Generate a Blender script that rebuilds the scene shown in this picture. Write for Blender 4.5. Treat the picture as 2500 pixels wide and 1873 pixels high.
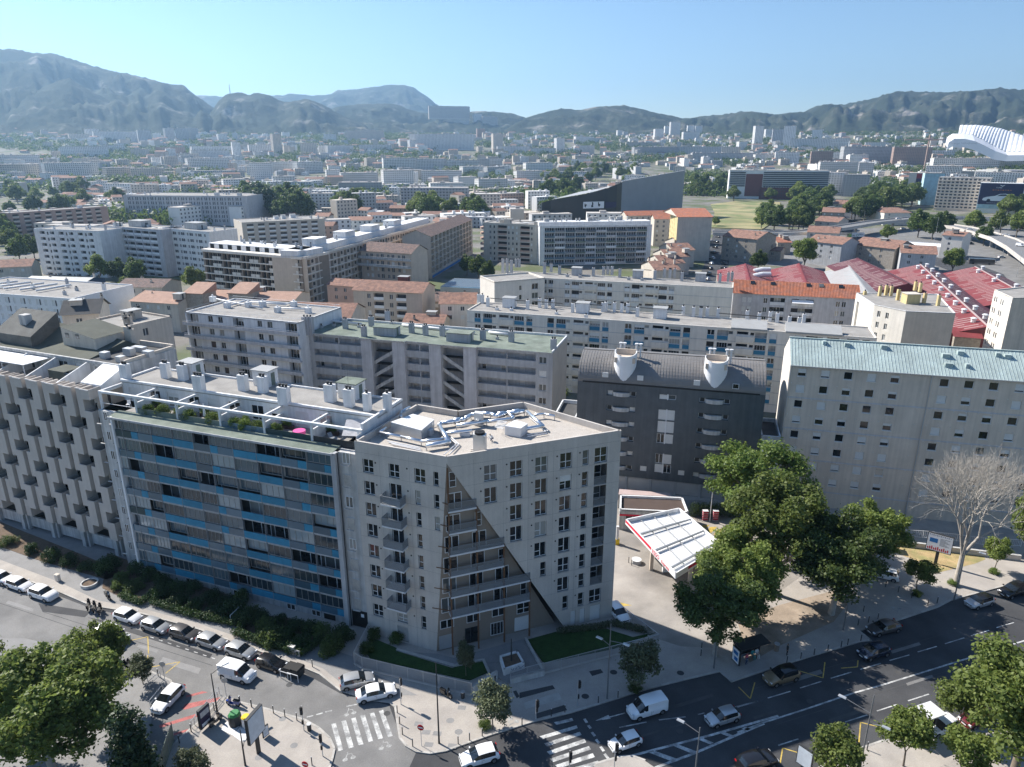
import bpy,bmesh,math,random
from math import sin,cos,pi,radians,hypot,atan2,sqrt,exp
from mathutils import Vector,Matrix,noise
for o in list(bpy.data.objects):bpy.data.objects.remove(o)
SC=bpy.context.scene;COL=SC.collection
# ---------------------------------------------------------------- camera (drone, 60 m up, looking south)
F,TH,HC=1733.0,radians(18.39),60.0
cam=bpy.data.cameras.new('camera');camo=bpy.data.objects.new('camera',cam);COL.objects.link(camo)
cam.sensor_width=36;cam.lens=36*F/2500;cam.clip_start=1;cam.clip_end=30000
camo.location=(0,0,HC);camo.rotation_euler=(pi/2-TH,0,0);SC.camera=camo
# ---------------------------------------------------------------- sky, sun, exposure
SUN_EL,SUN_AZ=radians(40.2),atan2(-0.833,0.554)      # azimuth measured from +Y towards +X
W=bpy.data.worlds.new('World');SC.world=W;W.use_nodes=True
nt=W.node_tree;nt.nodes.clear()
sk=nt.nodes.new('ShaderNodeTexSky');sk.sky_type='NISHITA';sk.sun_disc=False
sk.sun_elevation=SUN_EL;sk.sun_rotation=SUN_AZ;sk.altitude=60;sk.air_density=1.0;sk.dust_density=0.0;sk.ozone_density=5.0
bg=nt.nodes.new('ShaderNodeBackground');bg.inputs[1].default_value=0.080
wo=nt.nodes.new('ShaderNodeOutputWorld')
nt.links.new(sk.outputs[0],bg.inputs[0]);nt.links.new(bg.outputs[0],wo.inputs[0])
sl=bpy.data.lights.new('sun','SUN');sl.energy=5.0;sl.angle=radians(0.53);sl.color=(1,0.945,0.87)
so=bpy.data.objects.new('sun',sl);COL.objects.link(so);so.location=(-300,200,400)
sd=Vector((sin(SUN_AZ)*cos(SUN_EL),cos(SUN_AZ)*cos(SUN_EL),sin(SUN_EL)))
so.rotation_euler=sd.to_track_quat('Z','Y').to_euler()
VS=SC.view_settings;VS.view_transform='Standard';VS.look='None';VS.gamma=1;VS.use_curve_mapping=False;VS.exposure=0.92
SC.render.engine='CYCLES'
cy=SC.cycles;cy.use_denoising=True;cy.max_bounces=7;cy.diffuse_bounces=4;cy.glossy_bounces=3;cy.transmission_bounces=3
cy.transparent_max_bounces=6;cy.volume_bounces=0;cy.caustics_reflective=False;cy.caustics_refractive=False
cy.use_adaptive_sampling=True;cy.adaptive_threshold=0.015
# ---------------------------------------------------------------- pixel -> place helpers
def DIR(x,y):
    a=(x-1250)/F;b=(936.5-y)/F
    return a,cos(TH)+b*sin(TH),-sin(TH)+b*cos(TH)
def PX(x,y,z=0.0):
    d=DIR(x,y);t=(z-HC)/d[2];return Vector((d[0]*t,d[1]*t,z))
def PD(x,y,r):            # point along a pixel's direction at horizontal distance r
    d=DIR(x,y);t=r/hypot(d[0],d[1]);return Vector((d[0]*t,d[1]*t,HC+d[2]*t))
def R(a,b=None):return random.uniform(a,b) if b is not None else random.random()*a
# zoom-window shortcuts used while measuring the photograph
def Z3(x,y,z=0):return PX(1200+x*.3169,1348+y*.3169,z)
def Z4(x,y,z=0):return PX(1800+x*.3169,1348+y*.3169,z)
def Z2(x,y,z=0):return PX(600+x*.3169,1348+y*.3169,z)
def ZG(x,y,z=0):return PX(x*.3458,1300+y*.3458,z)
def ZP(x,y,z=0):return PX(350+x*.1808,1600+y*.1808,z)
def ZQ(x,y,z=0):return PX(650+x*.2251,1500+y*.2251,z)
def Z7(x,y,z=0):return PX(2050+x*.2113,1250+y*.2113,z)
# ---------------------------------------------------------------- objects
def tag(o,label=None,cat=None,group=None,kind=None):
    if label:o['label']=label
    if cat:o['category']=cat
    if group:o['group']=group
    if kind:o['kind']=kind
    return o
def thing(name,label,cat,loc=(0,0,0),rz=0,group=None):
    o=bpy.data.objects.new(name,None);COL.objects.link(o);o.empty_display_size=.3
    o.location=loc;o.rotation_euler=(0,0,rz);return tag(o,label,cat,group)
def link(name,me,parent=None,loc=(0,0,0),rz=0):
    o=bpy.data.objects.new(name,me);COL.objects.link(o);o.parent=parent
    o.location=loc;o.rotation_euler=(0,0,rz);return o
def copy_tree(o,parent=None):
    c=o.copy();COL.objects.link(c);c.parent=parent
    for ch in list(o.children):copy_tree(ch,c)
    return c
class Face:                  # a vertical wall plane: s along, d outward, z up
    def __init__(s,o,e):
        s.o=Vector((o[0],o[1],0));v=Vector((e[0]-o[0],e[1]-o[1],0));s.L=v.length;s.u=v/s.L
        s.n=Vector((s.u.y,-s.u.x,0));s.rz=atan2(s.u.y,s.u.x)
    def p(s,a,d,z):q=s.o+s.u*a+s.n*d;return (q.x,q.y,z)
class MB:
    def __init__(s):s.v=[];s.f=[];s.m=[]
    def poly(s,pts,m=0):
        n=len(s.v);s.v += [tuple(p) for p in pts];s.f.append(tuple(range(n,n+len(pts))));s.m.append(m)
    def hexa(s,p,m=0,skip=()):
        n=len(s.v);s.v += [tuple(q) for q in p]
        for i,q in enumerate(((0,3,2,1),(4,5,6,7),(0,1,5,4),(1,2,6,5),(2,3,7,6),(3,0,4,7))):
            if i in skip:continue
            s.f.append(tuple(n+k for k in q));s.m.append(m)
    def box(s,x0,y0,z0,x1,y1,z1,m=0):
        s.hexa([(x0,y0,z0),(x1,y0,z0),(x1,y1,z0),(x0,y1,z0),(x0,y0,z1),(x1,y0,z1),(x1,y1,z1),(x0,y1,z1)],m)
    def fbox(s,f,a0,a1,d0,d1,z0,z1,m=0):
        s.hexa([f.p(a0,d1,z0),f.p(a1,d1,z0),f.p(a1,d0,z0),f.p(a0,d0,z0),f.p(a0,d1,z1),f.p(a1,d1,z1),f.p(a1,d0,z1),f.p(a0,d0,z1)],m)
    def prism(s,pts,z0,z1,m=0,mt=None):
        k=len(pts);n=len(s.v)
        s.v += [(p[0],p[1],z0) for p in pts]+[(p[0],p[1],z1) for p in pts]
        for i in range(k):
            j=(i+1) % k;s.f.append((n+i,n+j,n+k+j,n+k+i));s.m.append(m)
        s.f.append(tuple(range(n+k,n+2*k)));s.m.append(m if mt is None else mt)
        s.f.append(tuple(range(n+k-1,n-1,-1)));s.m.append(m)
    def cyl(s,a,b,r0,r1=None,k=10,m=0,cap=True):
        r1=r0 if r1 is None else r1;a=Vector(a);b=Vector(b);w=(b-a)
        if w.length < 1e-6:return
        w.normalize();e=w.orthogonal().normalized();g=w.cross(e);n=len(s.v)
        for c,r in ((a,r0),(b,r1)):
            for i in range(k):
                t=2*pi*i/k;q=c+e*(r*cos(t))+g*(r*sin(t));s.v.append(tuple(q))
        for i in range(k):
            j=(i+1) % k;s.f.append((n+i,n+j,n+k+j,n+k+i));s.m.append(m)
        if cap:
            s.f.append(tuple(range(n+k-1,n-1,-1)));s.m.append(m);s.f.append(tuple(range(n+k,n+2*k)));s.m.append(m)
    def tube(s,path,r,k=8,m=0):
        for a,b in zip(path,path[1:]):s.cyl(a,b,r,r,k,m)
    def sph(s,c,r,sz=1,k=10,m=0):
        n=len(s.v);rows=max(4,k//2)
        for i in range(rows+1):
            t=pi*i/rows
            for j in range(k):s.v.append((c[0]+r*sin(t)*cos(2*pi*j/k),c[1]+r*sin(t)*sin(2*pi*j/k),c[2]+r*sz*cos(t)))
        for i in range(rows):
            for j in range(k):
                q=(j+1) % k;s.f.append((n+i*k+j,n+(i+1)*k+j,n+(i+1)*k+q,n+i*k+q));s.m.append(m)
    def wall(s,f,a0,a1,z0,z1,holes,m=0,d=0,clip=None,mr=None):
        """wall sheet with rectangular holes (a0,a1,z0,z1,depth) and their reveals"""
        mr=m if mr is None else mr
        hs=[h for h in holes if h[0] < a1 and h[1] > a0 and h[2] < z1 and h[3] > z0]
        zs=sorted({z0,z1} | {min(max(h[2],z0),z1) for h in hs} | {min(max(h[3],z0),z1) for h in hs})
        for za,zb in zip(zs,zs[1:]):
            if zb-za < 1e-5:continue
            zm=(za+zb)/2;cut=sorted((h[0],h[1]) for h in hs if h[2] < zm < h[3]);c=a0;spans=[]
            for p,q in cut:
                if p > c:spans.append((c,p))
                c=max(c,q)
            if c < a1:spans.append((c,a1))
            for p,q in spans:
                pl=[(p,za),(q,za),(q,zb),(p,zb)]
                if clip:pl=clip(pl)
                if len(pl) > 2:s.poly([f.p(a,d,z) for a,z in pl],m)
        for h in hs:
            p,q,za,zb,dp=h[:5]
            za=max(za,z0);zb=min(zb,z1)
            s.poly([f.p(p,d,za),f.p(p,d,zb),f.p(p,d-dp,zb),f.p(p,d-dp,za)],mr)
            s.poly([f.p(q,d,za),f.p(q,d-dp,za),f.p(q,d-dp,zb),f.p(q,d,zb)],mr)
            s.poly([f.p(p,d,za),f.p(p,d-dp,za),f.p(q,d-dp,za),f.p(q,d,za)],mr)
            s.poly([f.p(p,d,zb),f.p(q,d,zb),f.p(q,d-dp,zb),f.p(p,d-dp,zb)],mr)
    def mesh(s,name,mats,smooth=False):
        me=bpy.data.meshes.new(name);me.from_pydata(s.v,[],s.f)
        for x in (mats if isinstance(mats,(list,tuple)) else [mats]):me.materials.append(MT[x])
        if any(s.m):me.polygons.foreach_set('material_index',s.m)
        if smooth:me.polygons.foreach_set('use_smooth',[True]*len(s.f))
        me.update();return me
    def make(s,name,mats,parent=None,loc=(0,0,0),rz=0,smooth=False,kind=None):
        o=link(name,s.mesh(name,mats,smooth),parent,loc,rz)
        if kind:o['kind']=kind
        return o
# ---------------------------------------------------------------- materials
MT={}
def mt(name,c,rough=.85,var=.12,sc=.6,streak=0,bump=0,metal=0,spec=.3,rnd=0,c2=None,fine=0,emit=0):
    m=bpy.data.materials.new(name);m.use_nodes=True;t=m.node_tree;N=t.nodes;L=t.links
    b=N['Principled BSDF'];b.inputs['Roughness'].default_value=rough;b.inputs['Metallic'].default_value=metal
    b.inputs['Specular IOR Level'].default_value=spec
    out=None
    def mul(col,fac_socket,lo,hi):
        r=N.new('ShaderNodeMapRange');r.inputs[1].default_value=.28;r.inputs[2].default_value=.72;r.inputs[3].default_value=lo;r.inputs[4].default_value=hi
        L.new(fac_socket,r.inputs[0]);x=N.new('ShaderNodeMix');x.data_type='RGBA';x.blend_type='MULTIPLY';x.inputs[0].default_value=1
        if isinstance(col,tuple):x.inputs[6].default_value=(*col,1)
        else:L.new(col,x.inputs[6])
        L.new(r.outputs[0],x.inputs[7]);return x.outputs[2]
    geo=N.new('ShaderNodeNewGeometry');out=tuple(c)
    if c2:
        n=N.new('ShaderNodeTexNoise');n.inputs['Scale'].default_value=sc*.7;n.inputs['Detail'].default_value=5;L.new(geo.outputs['Position'],n.inputs['Vector'])
        r=N.new('ShaderNodeMapRange');r.inputs[1].default_value=.42;r.inputs[2].default_value=.6;L.new(n.outputs[0],r.inputs[0])
        x=N.new('ShaderNodeMix');x.data_type='RGBA';x.inputs[6].default_value=(*c,1);x.inputs[7].default_value=(*c2,1);L.new(r.outputs[0],x.inputs[0]);out=x.outputs[2]
    if var:
        n=N.new('ShaderNodeTexNoise');n.inputs['Scale'].default_value=sc;n.inputs['Detail'].default_value=6;n.inputs['Roughness'].default_value=.62
        L.new(geo.outputs['Position'],n.inputs['Vector']);out=mul(out,n.outputs[0],1-var,1+var*.6)
        if bump:
            n2=N.new('ShaderNodeTexNoise');n2.inputs['Scale'].default_value=sc*12;n2.inputs['Detail'].default_value=4;L.new(geo.outputs['Position'],n2.inputs['Vector'])
            bp=N.new('ShaderNodeBump');bp.inputs['Strength'].default_value=bump;bp.inputs['Distance'].default_value=.05
            L.new(n2.outputs[0],bp.inputs['Height']);L.new(bp.outputs[0],b.inputs['Normal'])
    if fine:
        n=N.new('ShaderNodeTexNoise');n.inputs['Scale'].default_value=7;n.inputs['Detail'].default_value=3;L.new(geo.outputs['Position'],n.inputs['Vector']);out=mul(out,n.outputs[0],1-fine,1+fine)
    if streak:
        mp=N.new('ShaderNodeMapping');mp.inputs['Scale'].default_value=(1.6,1.6,.07);L.new(geo.outputs['Position'],mp.inputs['Vector'])
        n=N.new('ShaderNodeTexNoise');n.inputs['Scale'].default_value=1.3;n.inputs['Detail'].default_value=5;L.new(mp.outputs[0],n.inputs['Vector']);out=mul(out,n.outputs[0],1-streak,1+streak*.3)
    if rnd:
        oi=N.new('ShaderNodeObjectInfo');r=N.new('ShaderNodeMapRange');r.inputs[3].default_value=1-rnd;r.inputs[4].default_value=1+rnd;L.new(oi.outputs['Random'],r.inputs[0])
        x=N.new('ShaderNodeMix');x.data_type='RGBA';x.blend_type='MULTIPLY';x.inputs[0].default_value=1
        if isinstance(out,tuple):x.inputs[6].default_value=(*out,1)
        else:L.new(out,x.inputs[6])
        L.new(r.outputs[0],x.inputs[7]);out=x.outputs[2]
    if isinstance(out,tuple):b.inputs['Base Color'].default_value=(*out,1)
    else:L.new(out,b.inputs['Base Color'])
    MT[name]=m;return m
def glass(name,dark=(.012,.016,.02),mid=(.10,.11,.11),light=(.36,.35,.32),p1=.62,p2=.82,rough=.06):
    m=bpy.data.materials.new(name);m.use_nodes=True;t=m.node_tree;N=t.nodes;L=t.links;b=N['Principled BSDF']
    oi=N.new('ShaderNodeObjectInfo');r=N.new('ShaderNodeValToRGB');r.color_ramp.interpolation='CONSTANT'
    e=r.color_ramp.elements;e[0].position=0;e[0].color=(*dark,1);e[1].position=p1;e[1].color=(*mid,1)
    k=e.new(p2);k.color=(*light,1);L.new(oi.outputs['Random'],r.inputs[0]);L.new(r.outputs[0],b.inputs['Base Color'])
    b.inputs['Roughness'].default_value=rough;b.inputs['Specular IOR Level'].default_value=.7;MT[name]=m
def leafmat(name,c,c2,tr=.35):
    m=bpy.data.materials.new(name);m.use_nodes=True;t=m.node_tree;N=t.nodes;L=t.links;N.remove(N['Principled BSDF'])
    g=N.new('ShaderNodeNewGeometry');x=N.new('ShaderNodeMix');x.data_type='RGBA';x.inputs[6].default_value=(*c,1);x.inputs[7].default_value=(*c2,1)
    L.new(g.outputs['Random Per Island'],x.inputs[0])
    oi=N.new('ShaderNodeObjectInfo');r=N.new('ShaderNodeMapRange');r.inputs[3].default_value=.75;r.inputs[4].default_value=1.2;L.new(oi.outputs['Random'],r.inputs[0])
    y=N.new('ShaderNodeMix');y.data_type='RGBA';y.blend_type='MULTIPLY';y.inputs[0].default_value=1;L.new(x.outputs[2],y.inputs[6]);L.new(r.outputs[0],y.inputs[7])
    d=N.new('ShaderNodeBsdfPrincipled');d.inputs['Roughness'].default_value=.55;d.inputs['Specular IOR Level'].default_value=.35
    tl=N.new('ShaderNodeBsdfTranslucent');ms=N.new('ShaderNodeMixShader');ms.inputs[0].default_value=tr
    L.new(y.outputs[2],d.inputs['Base Color']);L.new(y.outputs[2],tl.inputs[0]);L.new(d.outputs[0],ms.inputs[1]);L.new(tl.outputs[0],ms.inputs[2])
    L.new(ms.outputs[0],N['Material Output'].inputs[0]);MT[name]=m
def gradient_mix(name):   # far ground: town plots and scrub
    m=mt(name,(.23,.22,.20),.95,.3,.02);return m
mt('asphalt',(.07,.071,.074),.9,.25,.25,fine=.12,bump=.15,c2=(.055,.056,.06));mt('asphalt_old',(.215,.21,.203),.9,.22,.25,fine=.12,bump=.15,c2=(.175,.172,.168))
mt('paving',(.40,.365,.325),.9,.16,.35,fine=.08,c2=(.36,.33,.30));mt('paving_grey',(.25,.245,.24),.9,.15,.5,fine=.08)
mt('kerb_stone',(.42,.40,.37),.85,.2,1.2,rnd=.12);mt('yard_concrete',(.36,.33,.295),.9,.3,.16,fine=.08,c2=(.25,.23,.21))
mt('paint_white',(.56,.56,.545),.8,.4,1.4,fine=.25,c2=(.30,.30,.295));mt('paint_yellow',(.50,.36,.09),.75,.4,1.5,fine=.2);mt('paint_red',(.42,.13,.12),.75,.4,1.4,fine=.2)
mt('concrete',(.56,.515,.465),.85,.13,.3,streak=.11,fine=.04);mt('concrete_brown',(.29,.24,.195),.85,.12,.4,streak=.04)
mt('joint',(.20,.195,.19),.9,0);mt('gravel',(.44,.40,.355),.95,.12,.8,fine=.22,bump=.4);mt('roof_grey',(.30,.285,.265),.95,.25,.4,fine=.12)
mt('roof_dark',(.085,.085,.085),.95,.3,.4);mt('felt_green',(.20,.23,.19),.9,.3,.4,fine=.12,c2=(.16,.19,.155));mt('felt_olive',(.10,.105,.085),.9,.2,.5)
mt('white_wall',(.75,.75,.745),.8,.12,.5,streak=.18);mt('white_clean',(.78,.78,.78),.75,.08,.5);mt('white_dirty',(.55,.545,.53),.85,.2,.7,streak=.35)
mt('grey_wall',(.46,.465,.475),.85,.15,.5,streak=.22);mt('lilac_grey',(.55,.54,.55),.85,.15,.5,streak=.2)
mt('beige_wall',(.64,.56,.47),.85,.12,.35,streak=.16);mt('cream_wall',(.60,.54,.46),.85,.12,.4,streak=.15);mt('cream_light',(.76,.70,.62),.85,.1,.4,streak=.12)
mt('sand_wall',(.58,.49,.40),.85,.12,.4,streak=.1);mt('ochre_wall',(.62,.50,.26),.85,.12,.4,streak=.2);mt('pink_wall',(.52,.36,.29),.85,.12,.4)
mt('stone_wall',(.36,.32,.27),.9,.3,1.4,fine=.2,bump=.4);mt('brown_wall',(.27,.22,.175),.85,.12,.5)
mt('taupe_panel',(.54,.49,.44),.8,.08,.4,streak=.07,rnd=.04);mt('dark_zinc',(.095,.115,.135),.5,.2,.5,metal=.2,streak=.2,spec=.5);mt('zinc_roof',(.23,.215,.20),.5,.15,.5,metal=.2)
mt('teal_roof',(.42,.50,.48),.65,.22,.3,streak=.15,fine=.06);mt('tile_orange',(.42,.155,.085),.85,.3,.8,fine=.2,c2=(.36,.16,.11));mt('tile_old',(.30,.17,.125),.9,.35,.9,fine=.3,c2=(.22,.13,.10))
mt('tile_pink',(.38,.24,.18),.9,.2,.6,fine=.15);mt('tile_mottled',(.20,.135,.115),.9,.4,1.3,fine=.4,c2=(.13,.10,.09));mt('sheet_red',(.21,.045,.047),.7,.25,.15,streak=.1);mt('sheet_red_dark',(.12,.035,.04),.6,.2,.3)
mt('sheet_pale',(.46,.36,.34),.7,.15,.5);mt('sheet_grey',(.36,.36,.35),.6,.12,.4)
mt('blue_panel',(.033,.225,.36),.55,.18,1.5,fine=.1,rnd=.16);mt('blue_panel_dark',(.03,.06,.065),.5,.1);mt('blue_strip',(.04,.20,.33),.6,.12,.6,rnd=.1)
mt('grey_glass_panel',(.075,.14,.19),.25,.1,.5,rnd=.3,spec=.6);mt('frame_white',(.75,.75,.74),.5,0);mt('frame_grey',(.45,.44,.42),.6,.1);mt('roof_worn',(.13,.13,.12),.9,.3,.6,fine=.15);mt('frame_loggia',(.36,.35,.33),.6,.1);mt('frame_beige',(.50,.46,.40),.6,.1)
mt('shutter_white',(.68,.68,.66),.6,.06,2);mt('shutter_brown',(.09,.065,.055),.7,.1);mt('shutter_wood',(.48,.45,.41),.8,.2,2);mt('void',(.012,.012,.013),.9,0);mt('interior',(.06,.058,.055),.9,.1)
mt('rail_grey',(.24,.26,.28),.5,0,metal=.3);mt('metal_duct',(.75,.76,.78),.28,.06,1,metal=.95);mt('metal_matt',(.52,.53,.54),.45,.1,metal=.5);mt('metal_white',(.66,.66,.66),.5,.06)
mt('rust',(.16,.085,.045),.9,.2,2);mt('steel_dark',(.05,.052,.055),.6,0,metal=.3);mt('pole_grey',(.20,.205,.21),.6,0,metal=.4);mt('black',(.015,.015,.016),.6,0);mt('rubber',(.02,.02,.02),.9,0)
mt('soil',(.14,.10,.07),.95,.3,2,fine=.2);mt('sandy',(.36,.29,.225),.95,.25,.5,fine=.15,c2=(.27,.22,.17));mt('dry_grass',(.42,.31,.16),.95,.3,.6,fine=.25,c2=(.30,.27,.12));mt('lawn',(.028,.065,.016),.95,.35,1.2,fine=.35);mt('meadow',(.33,.29,.15),.95,.3,.05,c2=(.17,.20,.08))
mt('bark',(.20,.165,.13),.9,.3,2,bump=.4);mt('bark_pale',(.42,.38,.33),.9,.25,2,bump=.3);mt('deck_wood',(.22,.13,.08),.8,.2,2)
mt('red_sign',(.55,.01,.02),.5,0);mt('blue_sign',(.02,.06,.35),.5,0);mt('plate_white',(.85,.85,.85),.5,0);mt('esso_red',(.62,.015,.05),.45,.05);mt('yellow',(.75,.52,.03),.6,.05);mt('magenta',(.65,.10,.32),.7,.1);mt('blue_bright',(.03,.18,.45),.5,.1);mt('green_bin',(.05,.22,.08),.6,.1);mt('navy',(.015,.05,.12),.6,.1);mt('poster_dark',(.035,.03,.075),.4,.2,.4);mt('poster_red',(.30,.03,.035),.5,.2,.5);mt('poster_pale',(.60,.64,.68),.5,.15,1.5);mt('orange',(.60,.2,.03),.6,.1)
mt('far_white',(.76,.745,.72),.85,.1,.1,rnd=.1);mt('far_beige',(.64,.57,.49),.85,.1,.1,rnd=.14);mt('far_grey',(.50,.50,.50),.85,.1,.1,rnd=.14);mt('far_pink',(.42,.30,.25),.85,.1,.1,rnd=.12);mt('far_window',(.07,.075,.085),.3,0);mt('far_roof',(.46,.43,.40),.9,.2,.2,rnd=.15);mt('far_tile',(.31,.185,.14),.9,.25,.5,rnd=.12)
mt('brick_red',(.19,.075,.065),.85,.1,.5);mt('sail_black',(.012,.016,.022),.35,.1,.2,spec=.6);mt('sail_grey',(.33,.34,.35),.7,.1,.1);mt('stadium_white',(.80,.80,.81),.5,.03,.02);mt('pale_blue',(.45,.62,.66),.6,.25,.35)
mt('deck_grey',(.19,.19,.19),.9,.1,.3);mt('skin',(.45,.28,.2),.6,0);mt('hair',(.03,.02,.015),.6,0);mt('jeans',(.06,.09,.16),.8,0);mt('shirt_white',(.7,.7,.68),.8,0);mt('shirt_pink',(.55,.10,.13),.8,0);mt('shirt_teal',(.05,.3,.28),.8,0)
glass('glass');glass('glass_bay',(.028,.045,.058),(.085,.125,.15),(.28,.33,.35),.40,.80,.06);glass('glass_dark',p1=.9,p2=.97)
leafmat('leaf_plane',(.095,.14,.03),(.24,.29,.075),.5);leafmat('leaf_dark',(.055,.098,.024),(.15,.20,.055),.48);leafmat('leaf_pine',(.018,.042,.016),(.045,.08,.024),.2);leafmat('leaf_light',(.08,.14,.03),(.20,.26,.06),.45);leafmat('leaf_olive',(.075,.095,.05),(.15,.17,.09));leafmat('leaf_hedge',(.022,.05,.012),(.055,.10,.022),.25);leafmat('leaf_dry',(.22,.17,.07),(.34,.27,.12),.2)
# ================================================================ ground and streets
def rise(r):
    t=min(max((r-900)/2700,0),1);return 115*t*t*(3-2*t)
def ground_z(x,y):return rise(hypot(x,y))
random.seed(7)
def sheet(name,pts,z,mat,kind='structure',th=0):
    m=MB()
    if th:m.prism(pts,z-th,z)
    else:m.poly([(p[0],p[1],z) for p in pts])
    return tag(m.make(name,mat),kind=kind)
def ground():
    m=MB();rs=[0,40,120,250,400,600,850,1000]+[1000+i*160 for i in range(1,30)]+[6400,7400];na=120
    for r in rs:
        for i in range(na):
            a=2*pi*i/na;m.v.append((r*sin(a),r*cos(a),rise(r)-.03))
    for i in range(len(rs)-1):
        for j in range(na):
            k=(j+1) % na;m.f.append((i*na+j,i*na+k,(i+1)*na+k,(i+1)*na+j));m.m.append(0)
    return m.make('ground','town_ground',smooth=True)
mt('paint_worn',(.36,.36,.35),.8,.5,2,fine=.3);mt('town_ground',(.20,.185,.165),.95,.25,.06,c2=(.10,.12,.055));tag(ground(),kind='structure')
K1=[(-420,1255),(-150,1345),(0,1395),(145,1447),(221,1480),(346,1500),(484,1538),(629,1590),(700,1615),(780,1648),(830,1688),(900,1710),(950,1717),(963,1728),(969,1769),(975,1804),(990,1823),(1015,1837),(1050,1842),(1088,1836),(1123,1823),(1202,1795),(1305,1763),(1396,1741),(1469,1719),(1580,1684),(1669,1662),(1757,1641),(1786,1666),(1895,1630),(1990,1601),(2101,1568),(2128,1565),(2098,1541),(2198,1514),(2289,1484),(2322,1467),(2430,1438),(2500,1419),(2700,1362)]
K2=[(543,1704),(588,1718),(641,1731),(695,1747),(742,1760),(777,1780),(803,1804),(815,1830),(809,1855),(800,1885),(780,1960)]
K2L=[(405,1960),(405,1840),(417,1828),(428,1817),(466,1782),(484,1768),(520,1728),(533,1715)]
K3=[(1930,1912),(2000,1873),(2079,1834),(2150,1810),(2260,1776),(2400,1735),(2500,1702),(2700,1640)]
K5=[(-120,1560),(60,1560),(200,1592),(300,1622),(364,1641),(395,1655),(415,1664),(420,1676),(408,1690),(385,1715),(372,1740),(366,1790),(360,1960),(-150,1960)]
g=lambda L,z=0:[PX(x,y,z) for x,y in L]
# asphalt (one sheet), pavements raised .12 with their kerbs
sheet('road',[PX(-420,1240),PX(2750,1240),PX(2900,1990),PX(-520,1990)],.004,'asphalt')
sheet('side_road',[PX(*p) for p in [(-440,1270),(-150,1350),(0,1400),(221,1485),(484,1543),(700,1620),(830,1693),(950,1722),(968,1770),(975,1804),(990,1824),(1015,1839),(1000,1873),(985,1985),(-480,1985)]],.008,'asphalt_old')
sheet('pavement',g(K1)+[PX(2900,1262),PX(2950,1120),PX(-520,1120)],.12,'paving',th=.12)
sheet('plaza_pavement',g(K2)+g(K2L),.12,'paving',th=.12)
sheet('pavement',g(K3)+[PX(2900,1990),PX(1900,1990)],.12,'paving',th=.12)
sheet('pavement',g(K5),.12,'paving_grey',th=.12)
sheet('traffic_island',g([(1430,1905),(1455,1868),(1480,1860),(1520,1850),(1545,1849),(1575,1860),(1640,1905)]),.12,'paving',th=.12)
def kerb(line,flush=False):
    r=tag(bpy.data.objects.new('kerb',None),kind='structure');COL.objects.link(r)
    P=[PX(*p) for p in line]
    for a,b in zip(P,P[1:]):
        L=(b-a).length;n=max(1,round(L/1.0));f=Face(a,b)
        for i in range(n):
            m=MB();m.fbox(f,i*L/n+.008,(i+1)*L/n-.008,-.2,.035,0,.135 if not flush else .03);m.make('kerb_stone','kerb_stone',r)
kerb(K1[1:-1]);kerb(list(reversed(K2L))[:1]+K2[:-1]);kerb(K2L[1:]);kerb(list(reversed(K3[1:-1])));kerb(K5[2:11]);kerb([(455,1868),(480,1860),(520,1850),(545,1849)][:0] or [(1455,1868),(1480,1860),(1520,1850),(1545,1849),(1575,1860)])
# darker asphalt footway in front of the gardens, garden soil, forecourts
sheet('footway',[PX(*p) for p in [(-420,1236),(-150,1322),(0,1368),(150,1425),(240,1468),(350,1488),(486,1524),(629,1574),(700,1598),(790,1635),(840,1676),(930,1700),(1020,1700),(900,1640),(862,1605),(790,1580),(700,1540),(600,1500),(480,1440),(380,1390),(250,1330),(-420,1080)]],.124,'paving_grey')
for pts in ([(-150,1215),(60,1300),(215,1362),(300,1400),(262,1418),(100,1372),(-150,1282)],[(262,1352),(400,1400),(425,1420),(330,1478),(250,1438)],[(405,1440),(470,1425),(590,1465),(575,1528),(470,1508),(372,1478)],[(596,1500),(700,1510),(792,1535),(790,1568),(735,1602),(572,1552)],[(800,1560),(848,1545),(845,1560),(800,1608),(790,1600)]):
    sheet('garden_bed',[PX(*p) for p in pts],.16,'soil',th=.15)
sheet('yard',[PX(*p) for p in [(1460,1215),(1760,1225),(1900,1290),(2010,1370),(1870,1470),(1790,1540),(1760,1585),(1660,1580),(1600,1560),(1500,1480),(1480,1400)]],.128,'yard_concrete')
sheet('dry_verge',[PX(*p) for p in [(2090,1330),(2200,1330),(2350,1345),(2400,1352),(2405,1368),(2380,1378),(2290,1400),(2270,1382),(2180,1350)]],.13,'dry_grass')
sheet('dry_verge',[PX(*p) for p in [(1800,1520),(1900,1480),(2050,1440),(2070,1475),(2035,1520),(1900,1580),(1830,1620)]],.13,'sandy')
LAWN1=[(905,1560),(972,1588),(968,1590),(1104,1633),(1180,1610),(1190,1645),(1147,1664),(905,1612),(890,1590)]
LAWN2=[(1288,1566),(1365,1545),(1480,1540),(1545,1560),(1600,1548),(1500,1586),(1327,1622)]
sheet('lawn',[PX(*p) for p in LAWN1],.30,'lawn',th=.28);sheet('lawn',[PX(*p) for p in LAWN2],.30,'lawn',th=.28)
sheet('entrance_terrace',[PX(*p,.34) for p in [(972,1590),(1068,1596),(1108,1606),(1284,1558),(1326,1636),(1240,1668),(1195,1640),(1180,1606),(1104,1630)]],.34,'paving_grey',th=.34)
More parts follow.
